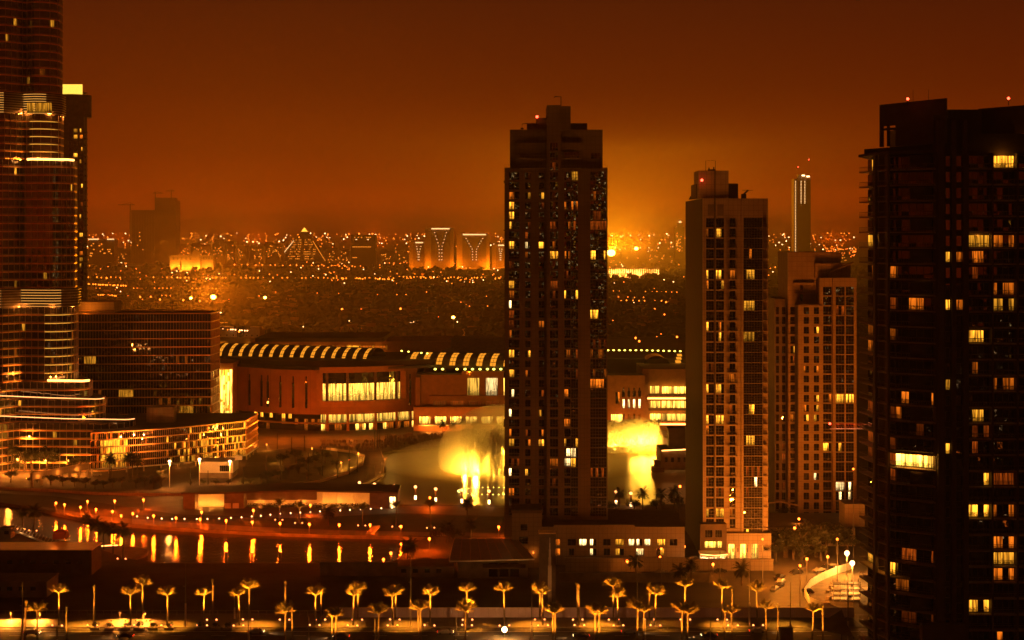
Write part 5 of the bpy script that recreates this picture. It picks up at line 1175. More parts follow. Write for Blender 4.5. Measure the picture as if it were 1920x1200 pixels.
# sky-glow of the outer districts: light thrown up into the haze
for i, (x, d, pw) in enumerate(((220, 9000, 2.2e7), (480, 11000, 3e7), (700, 9000, 2.6e7), (900, 12000, 3.2e7), (1180, 10000, 3e7), (1350, 12000, 2.6e7), (1560, 9000, 2.6e7), (1800, 11000, 2.4e7), (60, 12000, 2.4e7))):
    lamp('SPOT', (X(x, d), d, 25), pw*.5, (1, .13, .001), 20, (0, -.15, 1), 172, .3)
# ------------------------------------------------------------------ palms
def frond(b, base, az, el, L_, r, m=0, droop=1.0, w=.33):
    """an arching frond: rib of segments with paired leaflets"""
    n = 7; p = Vector(base); d_ = Vector((math.cos(az)*math.cos(el), math.sin(az)*math.cos(el), math.sin(el))); side = Vector((-math.sin(az), math.cos(az), 0)); pts = [p.copy()]
    for i in range(n):
        d_ = (d_+Vector((0, 0, -.13*droop))).normalized(); p = p+d_*(L_/n); pts.append(p.copy())
    for i in range(n):
        a, c = pts[i], pts[i+1]; b.quad(a-side*.04, a+side*.04, c+side*.03, c-side*.03, m)
        ll = L_*w*(.55+.9*math.sin(math.pi*(i+.8)/(n+1)))*.75; fw_ = (c-a).normalized()
        for k in (0, .33, .66):
            q = a+(c-a)*k
            for s in (-1, 1):
                tip = q+side*s*ll*r.uniform(.75, 1.05)+fw_*ll*.7+Vector((0, 0, -ll*.35+ll*.25*r.random())); b.tri(q-fw_*.06, q+fw_*.08, tip, m)
def crown_mesh(seed, n=24, L_=2.9, tied=False, m='frond', lo=.42):
    r = random.Random(seed); b = MB()
    for i in range(n):
        t = i/n; az = i*2.4+r.uniform(-.2, .2)
        if tied: frond(b, (0, 0, -.3+.9*t), az, 1.25+.2*r.random(), L_*.62, r, 0, .25, .12)
        else: frond(b, (.12*math.cos(az), .12*math.sin(az), .1*t), az, 1.25-(1.25-lo)*(1-t)**.9+r.uniform(-.12, .12), L_*r.uniform(.85, 1.1), r, 0, .42 if m == 'frond' else 1.0)
    return b.mesh('crown', [M_[m]])
def trunk_mesh(h, r0, seed):
    r = random.Random(seed); b = MB(); n = int(h/.45); lx = r.uniform(-.02, .02); ly = r.uniform(-.02, .02); k = 9
    for i in range(n+1):
        z = h*i/n; rr = r0*(1.15-.3*i/n)*(1+.13*(i % 2)); 
        for j in range(k): a = 2*math.pi*j/k+.35*i; b.v.append((lx*z+rr*math.cos(a), ly*z+rr*math.sin(a), z))
    for i in range(n):
        for j in range(k): j2 = (j+1) % k; b.f.append((i*k+j, i*k+j2, (i+1)*k+j2, (i+1)*k+j)); b.m.append(0)
    b.ball((lx*h, ly*h, h), r0*1.5, 0, 8, 5, 1.5)
    return b.mesh('trunk', [M_['bark']])
CR = [crown_mesh(s) for s in range(4)]; CT = [crown_mesh(20+s, 12, 2.6, True) for s in range(2)]; CD = [crown_mesh(40+s, 34, 3.0, False, 'frondd', -.5) for s in range(3)]
TR = {h: trunk_mesh(h, .21, int(h*7)) for h in (7.0, 8.0, 9.0, 10.0)}
upb = MB(); upb.cyl(0, 0, 0, .3, .16, .2, 8, 0); upb.ball((0, 0, .36), .24, 1, 8, 5); UPM = upb.mesh('uplight', [M_['black'], emit('uplight_glow', (1, .24, .06), 7)])
UPC = (1, .42, .03)
def palm(x, ytop, d, lab, group, kind='open', power=2600, lights=True, h=None):
    """ytop: photo row of the crown's centre; d: depth"""
    hh = h or Z(ytop, d); hk = min(TR, key=lambda k: abs(k-hh)); p = Vector((X(x, d), d, 0))
    t = thing('palm_tree', tuple(p), lab, 'palm', group)
    o = obj('trunk', TR[hk], t, p, rnd.uniform(0, 6)); s = hh/hk; o.scale = (1, 1, s)
    me = CT[rnd.randrange(2)] if kind == 'tied' else (CD[rnd.randrange(3)] if kind == 'dark' else CR[rnd.randrange(4)])
    o = obj('crown', me, t, p+Vector((0, 0, hh)), rnd.uniform(0, 6)); q = rnd.uniform(.85, 1.12); o.scale = (q, q, q*rnd.uniform(.9, 1.1))
    t.rotation_euler = (rnd.uniform(-.035, .035), rnd.uniform(-.035, .035), 0); power *= rnd.uniform(.55, 1.25)
    if lights:
        for s_ in (-1, 1):
            o = obj('uplight', UPM, t, p+Vector((s_*1.35, -1.5, 0)))
        if power:
            lamp('SPOT', p+Vector((-1.3, -3.4, .4)), power, UPC, .12, (1.1, 3.1, hh*.98), 36, .8, parent=t)
            if kind == 'open' and d > 430: lamp('SPOT', p+Vector((1.3, -2.6, .4)), power*.7, UPC, .12, (-1.1, 2.4, hh*.98), 36, .8, parent=t)
    return t
DA, DBk, DC = 447.5, 454.0, 419.0
rowA = [(110, 1111, 'o'), (176, 1111, 't'), (245, 1115, 'o'), (314, 1116, 'o'), (381, 1116, 'o'), (449, 1116, 'o'), (591, 1116, 'o'), (662, 1116, 'o'), (737, 1117, 'o'), (806, 1114, 'o'), (876, 1138, 'o'), (946, 1107, 'o'), (1018, 1113, 'o'), (1086, 1108, 't'), (1159, 1119, 'o'), (1228, 1115, 'o'), (1373, 1113, 't'), (1420, 1108, 'o')]
rowB = [(268, 1096, 'o'), (399, 1098, 't'), (466, 1104, 'o'), (535, 1101, 't'), (602, 1116, 't'), (671, 1106, 'o'), (741, 1112, 'o'), (877, 1108, 'o'), (1012, 1108, 'o'), (1083, 1103, 't'), (1150, 1099, 'o'), (1217, 1103, 't'), (1284, 1100, 'o'), (1353, 1103, 'o')]
rowC = [(70, 1146, 'o'), (46, 1140, 't'), (126, 1152, 't'), (533, 1148, 'o'), (549, 1140, 't'), (622, 1157, 'o'), (628, 1157, 'o'), (708, 1150, 'o'), (790, 1143, 'o'), (786, 1139, 't'), (872, 1145, 'o'), (1037, 1147, 'o'), (1042, 1150, 'o'), (1116, 1148, 'o'), (1124, 1150, 'o'), (1194, 1142, 'o'), (1206, 1147, 'o'), (1278, 1147, 'o'), (1289, 1149, 'o'), (1357, 1150, 't'), (1373, 1150, 'o'), (1438, 1142, 'o'), (1456, 1145, 't'), (1522, 1146, 'o'), (1543, 1148, 't')]
for nm, row, d in (('middle', rowA, DA), ('back', rowB, DBk), ('front', rowC, DC)):
    for i, (x, y, k) in enumerate(sorted(row)):
        palm(x, y, d, '%s uplit palm in the %s row of the boulevard, %s from its west end' % ('tied-up' if k == 't' else 'golden', nm, ordw(i)), 'boulevard palms', 'tied' if k == 't' else 'open', 100000 if nm != 'front' else 85000, True)
# palms in the park by the canal
for i, (x, yt, yb, k, pw) in enumerate(((524, 945, 975, 'open', 900), (561, 951, 981, 'open', 700), (616, 958, 985, 'dark', 0), (679, 956, 986, 'open', 900), (743, 950, 988, 'open', 900), (808, 949, 990, 'open', 500), (876, 943, 974, 'dark', 0), (843, 985, 1010, 'dark', 0), (883, 982, 1016, 'dark', 0), (769, 1022, 1062, 'dark', 0), (764, 1024, 1064, 'dark', 0), (64, 958, 995, 'dark', 700), (42, 960, 992, 'dark', 300), (163, 972, 1020, 'dark', 900), (178, 982, 1020, 'dark', 900), (195, 990, 1030, 'dark', 0), (212, 992, 1040, 'dark', 0), (230, 994, 1048, 'dark', 900))):
    p = G(x, yb); palm(x, yt, p.y, 'palm by the canal with %s fronds, %s of the waterside palms' % ('faintly lit' if k == 'open' else 'dark', ordw(i)), 'waterside palms', k, pw*7, pw > 0)
# dark palms round the tower bases and on the podium deck
for i, (x, yt, yb) in enumerate(((1192, 1052, 1082), (1276, 1070, 1098), (1296, 1058, 1095), (1391, 1067, 1098), (1118, 930, 978), (1070, 925, 972), (1095, 932, 975), (1160, 925, 970), (1205, 925, 970), (1045, 930, 975), (1240, 925, 970), (1265, 922, 970), (1010, 935, 970), (300, 890, 915), (1452, 1005, 1045), (1470, 1012, 1046))):
    p = G(x, yb); palm(x, yt, p.y, 'dark unlit palm near the tower bases, %s of its kind' % ordw(i), 'unlit palms', 'dark', 0, False)
for i, (x, yt, yb) in enumerate(((15, 835, 880), (22, 842, 885), (38, 838, 882), (205, 858, 905), (208, 862, 905), (240, 858, 902), (248, 856, 902), (258, 862, 905), (303, 890, 912), (430, 775, 800), (445, 777, 802), (412, 778, 800), (830, 795, 818), (868, 790, 818), (893, 795, 816), (850, 797, 818))):
    if yb < 830:
        p = G(x, yb)
    p = G(x, yb); palm(x, yt, p.y, 'tall dark palm by the glass pavilions, %s of the far-bank palms' % ordw(i), 'far bank palms', 'dark', 0, False)

# ------------------------------------------------------------------ broad-leaved trees
def leafy(seed, n=900, rx=1.0, rz=.8, m='leaf'):
    r = random.Random(seed); b = MB(); cl = [(Vector((r.gauss(0, .42), r.gauss(0, .42), r.gauss(0, .3))), r.uniform(.28, .5)) for _ in range(14)]
    for i in range(n):
        c, q = cl[r.randrange(14)]; v = Vector((r.gauss(0, 1), r.gauss(0, 1), r.gauss(0, 1))).normalized()*q*r.random()**.35; p = c+v; p = Vector((p.x*rx, p.y*rx, p.z*rz))
        a = Vector((r.uniform(-1, 1), r.uniform(-1, 1), r.uniform(-1, 1))).normalized(); e = a.orthogonal().normalized(); s = r.uniform(.045, .10)
        b.quad(p-a*s, p+e*s*.6, p+a*s, p-e*s*.6)
    return b.mesh('crown', [M_[m]])
LV = [leafy(s) for s in range(4)]; LVD = [leafy(10+s, 900, 1, .8, 'leafd') for s in range(3)]
def limb_mesh(seed):
    r = random.Random(seed); b = MB(); b.tube([(0, 0, 0), (.03, .02, .3), (0, .03, .55)], .05, 6, 0, .03)
    for k in range(5): a = k*1.3+r.random(); b.tube([(0, .03, .42+.03*k), (.25*math.cos(a), .25*math.sin(a), .75+.1*r.random())], .025, 5, 0, .01)
    return b.mesh('trunk', [M_['bark']])
LB = [limb_mesh(s) for s in range(3)]
def tree(p, h, lab, group, dark=True, wide=1.0):
    t = thing('tree', tuple(p), lab, 'tree', group); o = obj('trunk', LB[rnd.randrange(3)], t, p, rnd.uniform(0, 6)); o.scale = (h, h, h)
    o = obj('crown', (LVD if dark else LV)[rnd.randrange(3)], t, Vector(p)+Vector((0, 0, h*.66)), rnd.uniform(0, 6)); o.scale = (h*.46*wide, h*.46*wide, h*.44)
i = 0
for (x, y, h) in ((8, 880, 9), (45, 885, 11), (30, 892, 8), (60, 884, 12), (88, 885, 11), (105, 882, 14), (135, 885, 7), (150, 884, 8), (20, 905, 6), (70, 905, 5), (95, 910, 5), (118, 912, 5), (140, 913, 5), (178, 918, 4.5), (195, 916, 4), (212, 915, 5), (228, 913, 5), (255, 915, 5), (272, 913, 5.5), (288, 916, 5), (160, 915, 5),
                  (357, 914, 3.4), (382, 912, 3.4), (404, 912, 3.6), (428, 911, 3.4), (455, 910, 3.6), (470, 912, 4), (490, 905, 4.5), (505, 900, 4.5), (520, 898, 4.5), (540, 892, 5), (560, 888, 5), (575, 880, 6), (590, 874, 6), (610, 868, 6.5), (555, 868, 7), (530, 872, 6), (632, 880, 5), (600, 890, 4.5), (575, 900, 4),
                  (1083, 1038, 6), (1120, 1036, 6), (1165, 1042, 5), (1178, 1044, 6), (1215, 1042, 6), (1257, 1042, 6), (1420, 1048, 6), (1440, 1050, 6.5), (1455, 1052, 7), (1475, 1046, 11), (1488, 1050, 9), (1503, 1048, 12), (1530, 1044, 13), (1548, 1042, 12), (1570, 1040, 10), (1590, 1046, 9), (1510, 1056, 6), (1540, 1052, 7), (850, 1022, 6), (815, 1020, 6), (838, 1018, 7), (1490, 975, 7), (1510, 972, 8), (1540, 970, 8), (1560, 968, 8), (1580, 970, 7), (1470, 978, 6), (1150, 965, 6), (1190, 962, 6), (1230, 962, 6), (1270, 960, 7), (1100, 968, 5), (1130, 966, 5)):
    tree(G(x, y), h, 'dark rounded tree %s, %s of the street trees' % ('by the glass pavilions' if x < 340 else ('in the lakeside garden' if x < 700 else 'at the tower bases'), ordw(i % 59)), 'street trees', not (440 < x < 620), 1.1); i += 1
# clipped shrubs in boxes along the pavement
tb = MB(); tb.box(-1.3, 1.3, -.45, .45, 0, .6); TBM = tb.mesh('planter', [M_['pave']])
for i, x in enumerate((178, 205, 236, 260, 287, 317, 375, 404, 426)):
    p = G(x, 1181); t = thing('planter_shrub', tuple(p), 'clipped dark shrub in a planter box by the kerb, %s along' % ordw(i), 'shrub', 'planter shrubs'); obj('planter', TBM, t, p); o = obj('crown', LVD[i % 3], t, p+Vector((0, 0, 1.5))); o.scale = (.95, .95, 1.05)
    b = MB(); b.cyl(0, 0, .5, 1.0, .07, .06, 5); b.build('trunk', M_['bark'], t, p)

# ------------------------------------------------------------------ lamps
M_['e_p'] = emit('promenade_lamp', (1, .12, .01), 16); M_['e_g'] = emit('globe_lamp', (1, .36, .1), 5)
pm = MB(); pm.cyl(0, 0, 0, 3.8, .1, .07, 6, 0); pm.cyl(0, 0, 3.8, 3.95, .3, .3, 8, 0); pm.ball((0, 0, 4.1), .42, 1, 8, 6)
PMM = [pm.mesh('promenade_lamp', [M_['post'], M_['e_p']])]
RC = (1, .13, .004)
for i, (x, y) in enumerate(((105, 943), (121, 946), (151, 951), (164, 940), (180, 955), (211, 959), (215, 939), (227, 967), (249, 963), (269, 937), (288, 967), (330, 971), (375, 973), (378, 960), (424, 976), (473, 979), (525, 981), (580, 983), (636, 984), (694, 984), (752, 987), (805, 1010), (719, 1049), (733, 1037), (752, 1020), (806, 933), (935, 988), (475, 957), (582, 947))):
    p = G(x, y, 4.1); t = thing('promenade_lamp', (p.x, p.y, 0), 'orange promenade lamp on the canal walk, %s from the west' % ordw(i), 'street lamp', 'promenade lamps')
    obj('post', PMM[0], t, (p.x, p.y, 0)); lamp('POINT', (p.x, p.y-.1, 3.6), 6500, RC, .25, parent=t)
bm_ = MB(); bm_.cyl(0, 0, 0, .8, .08, .08, 6, 0); bm_.ball((0, 0, .9), .24, 1, 7, 5); BLM = bm_.mesh('bollard_light', [M_['post'], M_['e_w']])
for i, (x, y) in enumerate(((257, 968), (277, 971), (303, 972), (323, 973), (346, 973), (369, 973), (389, 973), (411, 972), (433, 971), (453, 970), (472, 968), (489, 967), (507, 965), (525, 963), (545, 962), (563, 961), (582, 960), (600, 959), (638, 957), (656, 956), (676, 955), (695, 954), (715, 953), (735, 952))):
    tag(obj('bollard_light', BLM, None, G(x, y, .9)-Vector((0, 0, .9))), 'white bollard light in the curved garden row, %s from the west' % ordw(i), 'bollard', 'garden bollard lights')
gm = MB(); gm.cyl(0, 0, 0, 4.9, .45, .38, 8, 0); gm.box(-.42, .42, -.5, .1, .3, 1.9, 2); gm.ball((0, 0, 5.4), .62, 1, 10, 7); GLM = gm.mesh('pillar', [M_['cdark'], M_['e_g'], M_['e_w']])
for i, (x, y) in enumerate(((674, 905), (702, 908), (739, 911), (779, 913), (817, 917), (866, 919), (917, 921), (1155, 922), (1183, 925))):
    p = G(x, y, 5.4); t = thing('globe_lamp_pillar', (p.x, p.y, 0), 'lakeside pillar topped by a glowing globe, %s from the west' % ordw(i), 'lamp', 'lakeside globe lamps'); obj('pillar', GLM, t, (p.x, p.y, 0)); lamp('POINT', (p.x, p.y-1, 5.0), 420, (1, .3, .03), .4, parent=t)
# tall lighting masts on the boulevard
mm = MB(); mm.cyl(0, 0, 0, 17.5, .2, .08, 8, 0); mm.cyl(0, 0, 0, 6.5, .26, .24, 8, 1); mm.box(-.7, .1, -.1, .1, 11.2, 11.35, 0); MMM = mm.mesh('mast', [M_['post'], M_['steel']])
for i, (x, d, h) in enumerate(((348, 446, 1), (770, 447, 1.08), (1195, 448, 1.08), (997, 421, 1), (1405, 447, 1), (42, 423, 1.0), (703, 419, .5), (1210, 419, .5), (855, 419, .52), (1482, 423, 1), (107, 419, .5), (579, 421, .5), (1332, 419, .5), (440, 455, .5), (466, 420, 1.0), (1590, 423, 1.1))):
    t = thing('lighting_mast', (X(x, d), d, 0), 'slender %s lighting mast on the boulevard, %s in the order west to east' % ('short' if h < .7 else 'tall', ordw(sorted((348, 770, 1195, 997, 1405, 42, 703, 1210, 855, 1482, 107, 579, 1332, 440, 466, 1590)).index(x))), 'mast', 'boulevard masts'); o = obj('mast', MMM, t, (X(x, d), d, 0)); o.scale = (1, 1, h)
# the blazing lamp at the kerb
t = thing('kerb_floodlight', tuple(G(946, 1197)), 'blazing white floodlight at the boulevard kerb', 'floodlight'); p = G(946, 1197); b = MB(); b.cyl(0, 0, 0, 1.8, .12, .1, 6, 0); b.build('post', M_['post'], t, p); b = MB(); b.ball((0, 0, 2.4), .7, 0, 14, 9); b.build('lamp_head', emit('blazing_lamp', (1, .66, .22), 40), t, p); lamp('POINT', p+Vector((0, -1.5, 3.6)), 9000, (1, .5, .12), .5, parent=t)
# pavement pools of light: low lamps beside the benches
for x, pw in ((20, 22000), (75, 22000), (225, 16000), (272, 16000)):
    p = G(x, 1163); t = thing('bench_lamp', tuple(p), 'low pavement lamp west on the boulevard, next to %s' % {20: 'the first tied palm', 75: 'the front golden palm', 225: 'the long bench', 272: 'the back-row palm'}[x], 'lamp', 'low pavement lamps')
    b = MB(); b.cyl(0, 0, 0, 2.2, .1, .08, 6); b.box(-.5, .5, -.3, .3, 2.2, 2.35); b.build('post', M_['black'], t, p); lamp('SPOT', p+Vector((0, -.2, 2.1)), pw, (1, .42, .05), .2, (0, -.35, -1), 150, .5, parent=t)
for i, x in enumerate((222, 268)):
    p = G(x, 1165); t = thing('bench', tuple(p), ('dark slab bench under the tied palm' if i == 0 else 'dark slab bench next to the back-row golden palm'), 'bench'); b = MB(); b.box(-2.6, 2.6, -.3, .3, .4, .52); b.build('seat', M_['cdark'], t, p)
    for s in (-2, 2): b = MB(); b.box(-.15, .15, -.25, .25, 0, .4); b.build('leg', M_['cdark'], t, p+Vector((s, 0, 0)))
# row of pavement downlights that wash the boulevard
for i, x in enumerate(range(640, 1600, 120)): lamp('SPOT', (X(x, 446), 447, 9), 26000, (1, .46, .03), .4, (0, -.05, -1), 88, .9)
for i, x in enumerate(range(0, 640, 160)): lamp('SPOT', (X(x, 446), 447, 9), 26000, (1, .46, .03), .4, (0, -.05, -1), 88, .9)

# ------------------------------------------------------------------ hoarding, sign pylon, pavilion and site things
M_['hoard'] = mat('lilac_hoarding', (.46, .36, .42), .6, var=.12)
hd = thing('site_hoarding', (X(960, 456.5), 456.5, 0), 'long lilac site hoarding behind the boulevard palms', 'fence'); x = 636
while x < 1600:
    b = MB(); w = 14*456.5/F; b.box(-w/2+.02, w/2-.02, -.05, .05, .05, 2.75); b.build('panel', M_['hoard'], hd, (X(x+7, 456.5), 456.5+rnd.uniform(-.03, .03), 0)); x += 14
b = MB(); b.box(X(636, 456.5), X(1600, 456.5), 456.38, 456.62, 2.77, 2.9); b.build('capping', M_['conc3'], hd)
fb = thing('mesh_fence', (X(300, 458), 458, 0), 'low post and rail fence behind the western palms', 'fence')
for i in range(43): b = MB(); b.box(-.05, .05, -.05, .05, 0, 1.7); b.build('post', M_['rail'], fb, (X(-20+15.3*i, 458), 458, 0))
b = MB(); b.box(X(-20, 458), X(625, 458), 457.97, 458.03, 1.6, 1.68); b.box(X(-20, 458), X(625, 458), 457.97, 458.03, .7, .76); b.build('rail', M_['rail'], fb)
py_ = thing('sign_pylon', (X(1026, 470), 471, 0), 'dark sign pylon with a pale spire emblem in front of the tower podium', 'sign'); d = 470
b = MB(); b.box(X(1011, d), X(1042, d), d, d+4, 0, Z(1001, d)); b.build('panel', M_['cdark'], py_); b = MB(); b.box(X(1010, d), X(1042.5, d), d-.3, d+4.3, Z(1001, d), Z(999, d)); b.build('cap', M_['bronze'], py_)
b = MB(); cx_ = X(1031, d)
for w, ya, yb in ((1.1, 1080, 1060), (.85, 1060, 1045), (.62, 1045, 1030), (.36, 1030, 1018), (.18, 1018, 1008)): b.box(cx_-w/2, cx_+w/2*.9, d-.12, d+.05, Z(ya, d), Z(yb, d))
b.box(cx_-.6, cx_+.5, d-.12, d+.05, Z(1150, d), Z(1080, d)); b.build('spire_emblem', M_['steel'], py_)
sp_ = thing('sales_pavilion', (X(925, 520), 525, 0), 'dark pavilion with broad sloping metal roof on the building lot', 'building')
A = [G(845, 1062, 7.0), G(1005, 1058, 7.0), G(975, 1046, 9.0), G(880, 1040, 9.0)]
b = MB(); d = 505; b.quad((X(842, d), d, 6.2), (X(1002, d), d, 6.8), (X(968, d+22), d+22, 9.2), (X(852, d+22), d+22, 9.0)); b.quad((X(842, d), d, 5.8), (X(852, d+22), d+22, 8.6), (X(968, d+22), d+22, 8.8), (X(1002, d), d, 6.4)); b.quad((X(842, d), d, 5.8), (X(1002, d), d, 6.4), (X(1002, d), d, 6.8), (X(842, d), d, 6.2)); b.build('roof', M_['steel'], sp_)
for k in range(9): t_ = k/8; b = MB(); b.tube([(X(842+160*t_, d), d, 6.28+.6*t_), (X(852+116*t_, d+22), d+22, 9.08+.2*t_)], .09, 4); b.build('roof_rib', M_['bronze'], sp_)
b = MB(); b.box(X(858, d+3), X(990, d+3), d+3, d+20, 0, 5.6); b.build('wall', M_['cdim'], sp_)
for xx in (925, 945, 965): b = MB(); b.box(-1.4, 1.4, -.1, .1, 0, 4.2); b.build('window', M_['glass'], sp_, (X(xx, d+3), d+2.95, .6))
b = MB(); b.box(X(905, d), X(985, d), d-5, d+1, 4.7, 5.0); b.build('canopy', M_['cdim'], sp_)
# low dark site buildings and the old quay on the west side
for i, (x0, x1, yt, yb, lab, m) in enumerate(((-60, 172, 1032, 1078, 'long dark quay building with flat roof at the canal mouth', 'cdark'), (-60, 88, 1092, 1120, 'low dark site shed west of the golden palms', 'cdim'), (600, 745, 1056, 1080, 'dark site wall along the canal basin', 'cdim'), (745, 850, 1064, 1082, 'dark site cabin east of the canal basin', 'cdim'), (1060, 1300, 1048, 1072, 'beige retaining wall below the hotel forecourt', 'conc'), (1300, 1450, 1050, 1070, 'beige retaining wall below the lit hotel entrance', 'conc'), (1050, 1330, 1076, 1092, 'low dim wall on the building lot', 'cdim'), (0, 20, 992, 1010, 'tiny pale hut on the canal bank', 'cdim'))):
    p = G((x0+x1)/2, yb); d = p.y; t = thing('site_building' if i in (0, 1, 3, 7) else 'site_wall', tuple(p), lab, 'building' if i in (0, 1, 3, 7) else 'wall'); b = MB(); dp = 12 if i in (0, 1, 3) else (5 if i == 7 else .8); b.box(X(x0, d), X(x1, d), d, d+dp, 0, Z(yt, d)); b.build('wall', M_[m], t)
    b = MB(); b.box(X(x0, d)-.2, X(x1, d)+.2, d-.2, d+dp+.2, Z(yt, d), Z(yt, d)+.3); b.build('coping', M_['bronze'] if i == 0 else M_[m], t)
    if dp > 2:
        for k in range(max(1, int((x1-x0)/22))): b = MB(); b.box(-.8, .8, -.06, .1, 0, 1.2); b.build('window', M_['glass'], t, (X(x0+12+22*k, d), d, Z(yt, d)*.45))
    else:
        for k in range(int((x1-x0)/24)): b = MB(); b.box(-.2, .2, -.12, .1, 0, Z(yt, d)-.1); b.build('pilaster', M_[m], t, (X(x0+12+24*k, d), d, 0))
p = G(103, 1040); t = thing('tarpaulin_load', tuple(p+Vector((0, 0, 6))), 'red tarpaulin-covered load on the quay building roof', 'load'); b = MB(); b.prism([(-2.2, -2), (2.2, -2), (2.2, 2), (-2.2, 2)], 0, 1.8); b.prism([(-1.9, -1.6), (1.7, -1.6), (1.7, 1.6), (-1.9, 1.6)], 1.8, 2.6); b.build('cover', mat('red_tarpaulin', (.4, .1, .04), .8), t, (X(103, 525), 532, 8.2)); t.location = (X(103, 525), 532, 8.2); t.children[0].location = (0, 0, 0)
lamp('POINT', (X(98, 525), 527, 13), 250, (1, .3, .03), .3)
# footbridge with lit cables
fo = thing('cable_footbridge', tuple(G(120, 995)), 'white lit footbridge with slanting cables over the canal mouth', 'bridge')
A, B = G(14, 990, 2.5), G(162, 1048, 2.5)
b = MB(); b.tube([A, B], .35, 6); b.build('deck', M_['white'], fo)
for i in range(26): t_ = i/25; q = A+(B-A)*t_; b = MB(); b.tube([q, q+Vector((1.1, .4, 1.9))], .06, 4); b.build('cable', M_['white'], fo)
for t_ in (.18, .3, .62, .8, .95): q = A+(B-A)*t_; lamp('POINT', q+Vector((0, -1.2, 1.2)), 150, (1, .6, .2), .2, parent=fo)
# landing stage: dark disc on the water
p = G(205, 1042, -1.1); t = thing('landing_stage', tuple(p), 'round dark landing stage with lit rim on the canal', 'pier'); b = MB(); b.cyl(0, 0, 0, .9, 13, 13, 32); b.build('deck', M_['cdim'], t, p); b = MB(); b.tube([p+Vector((13.1*math.cos(a*.2), 13.1*math.sin(a*.2), 1)) for a in range(8, 17)], .18, 5); b.build('rim_light', M_['led'], t)
for x, y in ((424, 1052), (525, 1052), (473, 1054), (63, 1000)):
    p = G(x, y, -1.2); b = MB(); b.cyl(0, 0, 0, 3.2, .45, .45, 8); tag(b.build('mooring_post', M_['cdark'], None, p), 'black mooring post at the canal edge near column %d' % x, 'post')
for o, l in zip([o for o in COL.objects if o.name.startswith('mooring_post')], ('second mooring post from the park end of the canal', 'mooring post nearest the site wall', 'middle mooring post on the canal edge', 'lone mooring post by the footbridge')): o['label'] = l

# ------------------------------------------------------------------ long low park building with lit bays
pb = thing('park_building', (X(540, 632), 640, 0), 'long flat-roofed park building with lit white bays by the canal garden', 'building')
d = 634; zr = 6.0
b = MB(); b.prism([(X(340, d), d), (X(418, d), d+1), (X(560, d), d+7), (X(745, d), d+2), (X(745, d), d+20), (X(560, d), d+26), (X(340, d), d+18)], zr, zr+.7); b.build('roof', M_['roof'], pb)
b = MB(); b.box(X(343, d), X(365, d), d+.5, d+16, 0, zr); b.box(X(418, d), X(455, d), d+2.6, d+16, 0, zr); b.box(X(692, d), X(744, d), d+2.5, d+18, 0, zr); b.build('wall', M_['cdim'], pb)
b = MB(); b.box(X(365, d), X(418, d), d+7, d+16, 0, zr); b.box(X(455, d), X(692, d), d+11, d+22, 0, zr-.02); b.build('back_wall', M_['white'], pb)
for i, x in enumerate((628, 660, 600)): b = MB(); b.cyl(0, 0, 0, zr, .15, .15, 6); b.build('column', M_['white'], pb, (X(x, d), d+7.5, 0))
b = MB(); b.box(X(455, d), X(588, d), d+9, d+10.9, 2.3, zr-.01); b.build('upper_wall', M_['cdim'], pb)
b = MB(); b.box(-1.1, 1.1, -.1, .1, 0, 4.3); b.build('lit_door', M_['lw'], pb, (X(735, d), d+2.45, .3))
for i, x in enumerate((425, 440)): b = MB(); b.box(-1.2, 1.2, -.1, .1, 0, 2.0); b.build('door', M_['white'], pb, (X(x, d), d+2.55, .1))
for x, pw in ((372, 700), (392, 700), (410, 400), (480, 500), (520, 500), (560, 500), (605, 600), (630, 600), (655, 450), (680, 250)): lamp('POINT', (X(x, d), d+(4.5 if x < 420 else 8.5), 1.2), pw, (1, .42, .05), .25, parent=pb)
hg = MB(); r = random.Random(3)
for i in range(1500):
    x = r.uniform(460, 690); p = Vector((X(x, d), d+5.5+r.uniform(-.8, .8), r.uniform(0, 1.5))); a = Vector((r.uniform(-1, 1), r.uniform(-1, 1), r.uniform(-1, 1))).normalized(); e = a.orthogonal(); s = r.uniform(.12, .3); hg.quad(p-a*s, p+e*s*.6, p+a*s, p-e*s*.6)
tag(hg.build('hedge', M_['leafd']), 'ragged dark hedge before the lit bays of the park building', 'hedge')
# steps in the lawn
st = thing('garden_steps', tuple(G(700, 997)), 'pale garden steps on the lawn slope above the canal', 'steps')
for k in range(6): p = G(694+k*2.2, 1000-2.1*k); b = MB(); b.box(-1.5, 1.5, -.4, .4, 0, .15+.12*k); b.build('step', M_['white'], st, p)
# curved promenade ramp walls by the lake
for i, (pts, h, lab) in enumerate(((((440, 925), (520, 918), (600, 905), (650, 890), (680, 872), (684, 858), (660, 850), (600, 842)), 1.3, 'inner curved parapet of the lakeside ramp'), (((560, 930), (640, 922), (690, 908), (718, 892), (722, 870), (714, 850)), 1.2, 'outer curved parapet along the lake edge'), (((0, 918), (90, 922), (180, 928), (300, 930), (420, 928)), 1.1, 'straight parapet below the glass pavilions'))):
    P_ = [Vector((q.x, q.y)) for q in gp(pts)]; P2 = outline_pts([tuple(q) for q in P_], 3); t = thing('curved_parapet', (P2[0].x, P2[0].y, 0), lab, 'wall'); band_mesh(P2, 0, h, .15, .15).build('wall', M_['conc3'], t)
    b = MB(); b.tube([(q.x, q.y, h+.5) for q in P2], .06, 4)
    for q in P2: b.box(q.x-.04, q.x+.04, q.y-.04, q.y+.04, h, h+.5)
    b.build('railing', M_['rail'], t)
    if i < 2:
        for k in range(3, len(P2), 8): lamp('POINT', (P2[k].x-1, P2[k].y-1.5, 1.6), 450, (1, .42, .05), .2, parent=t)
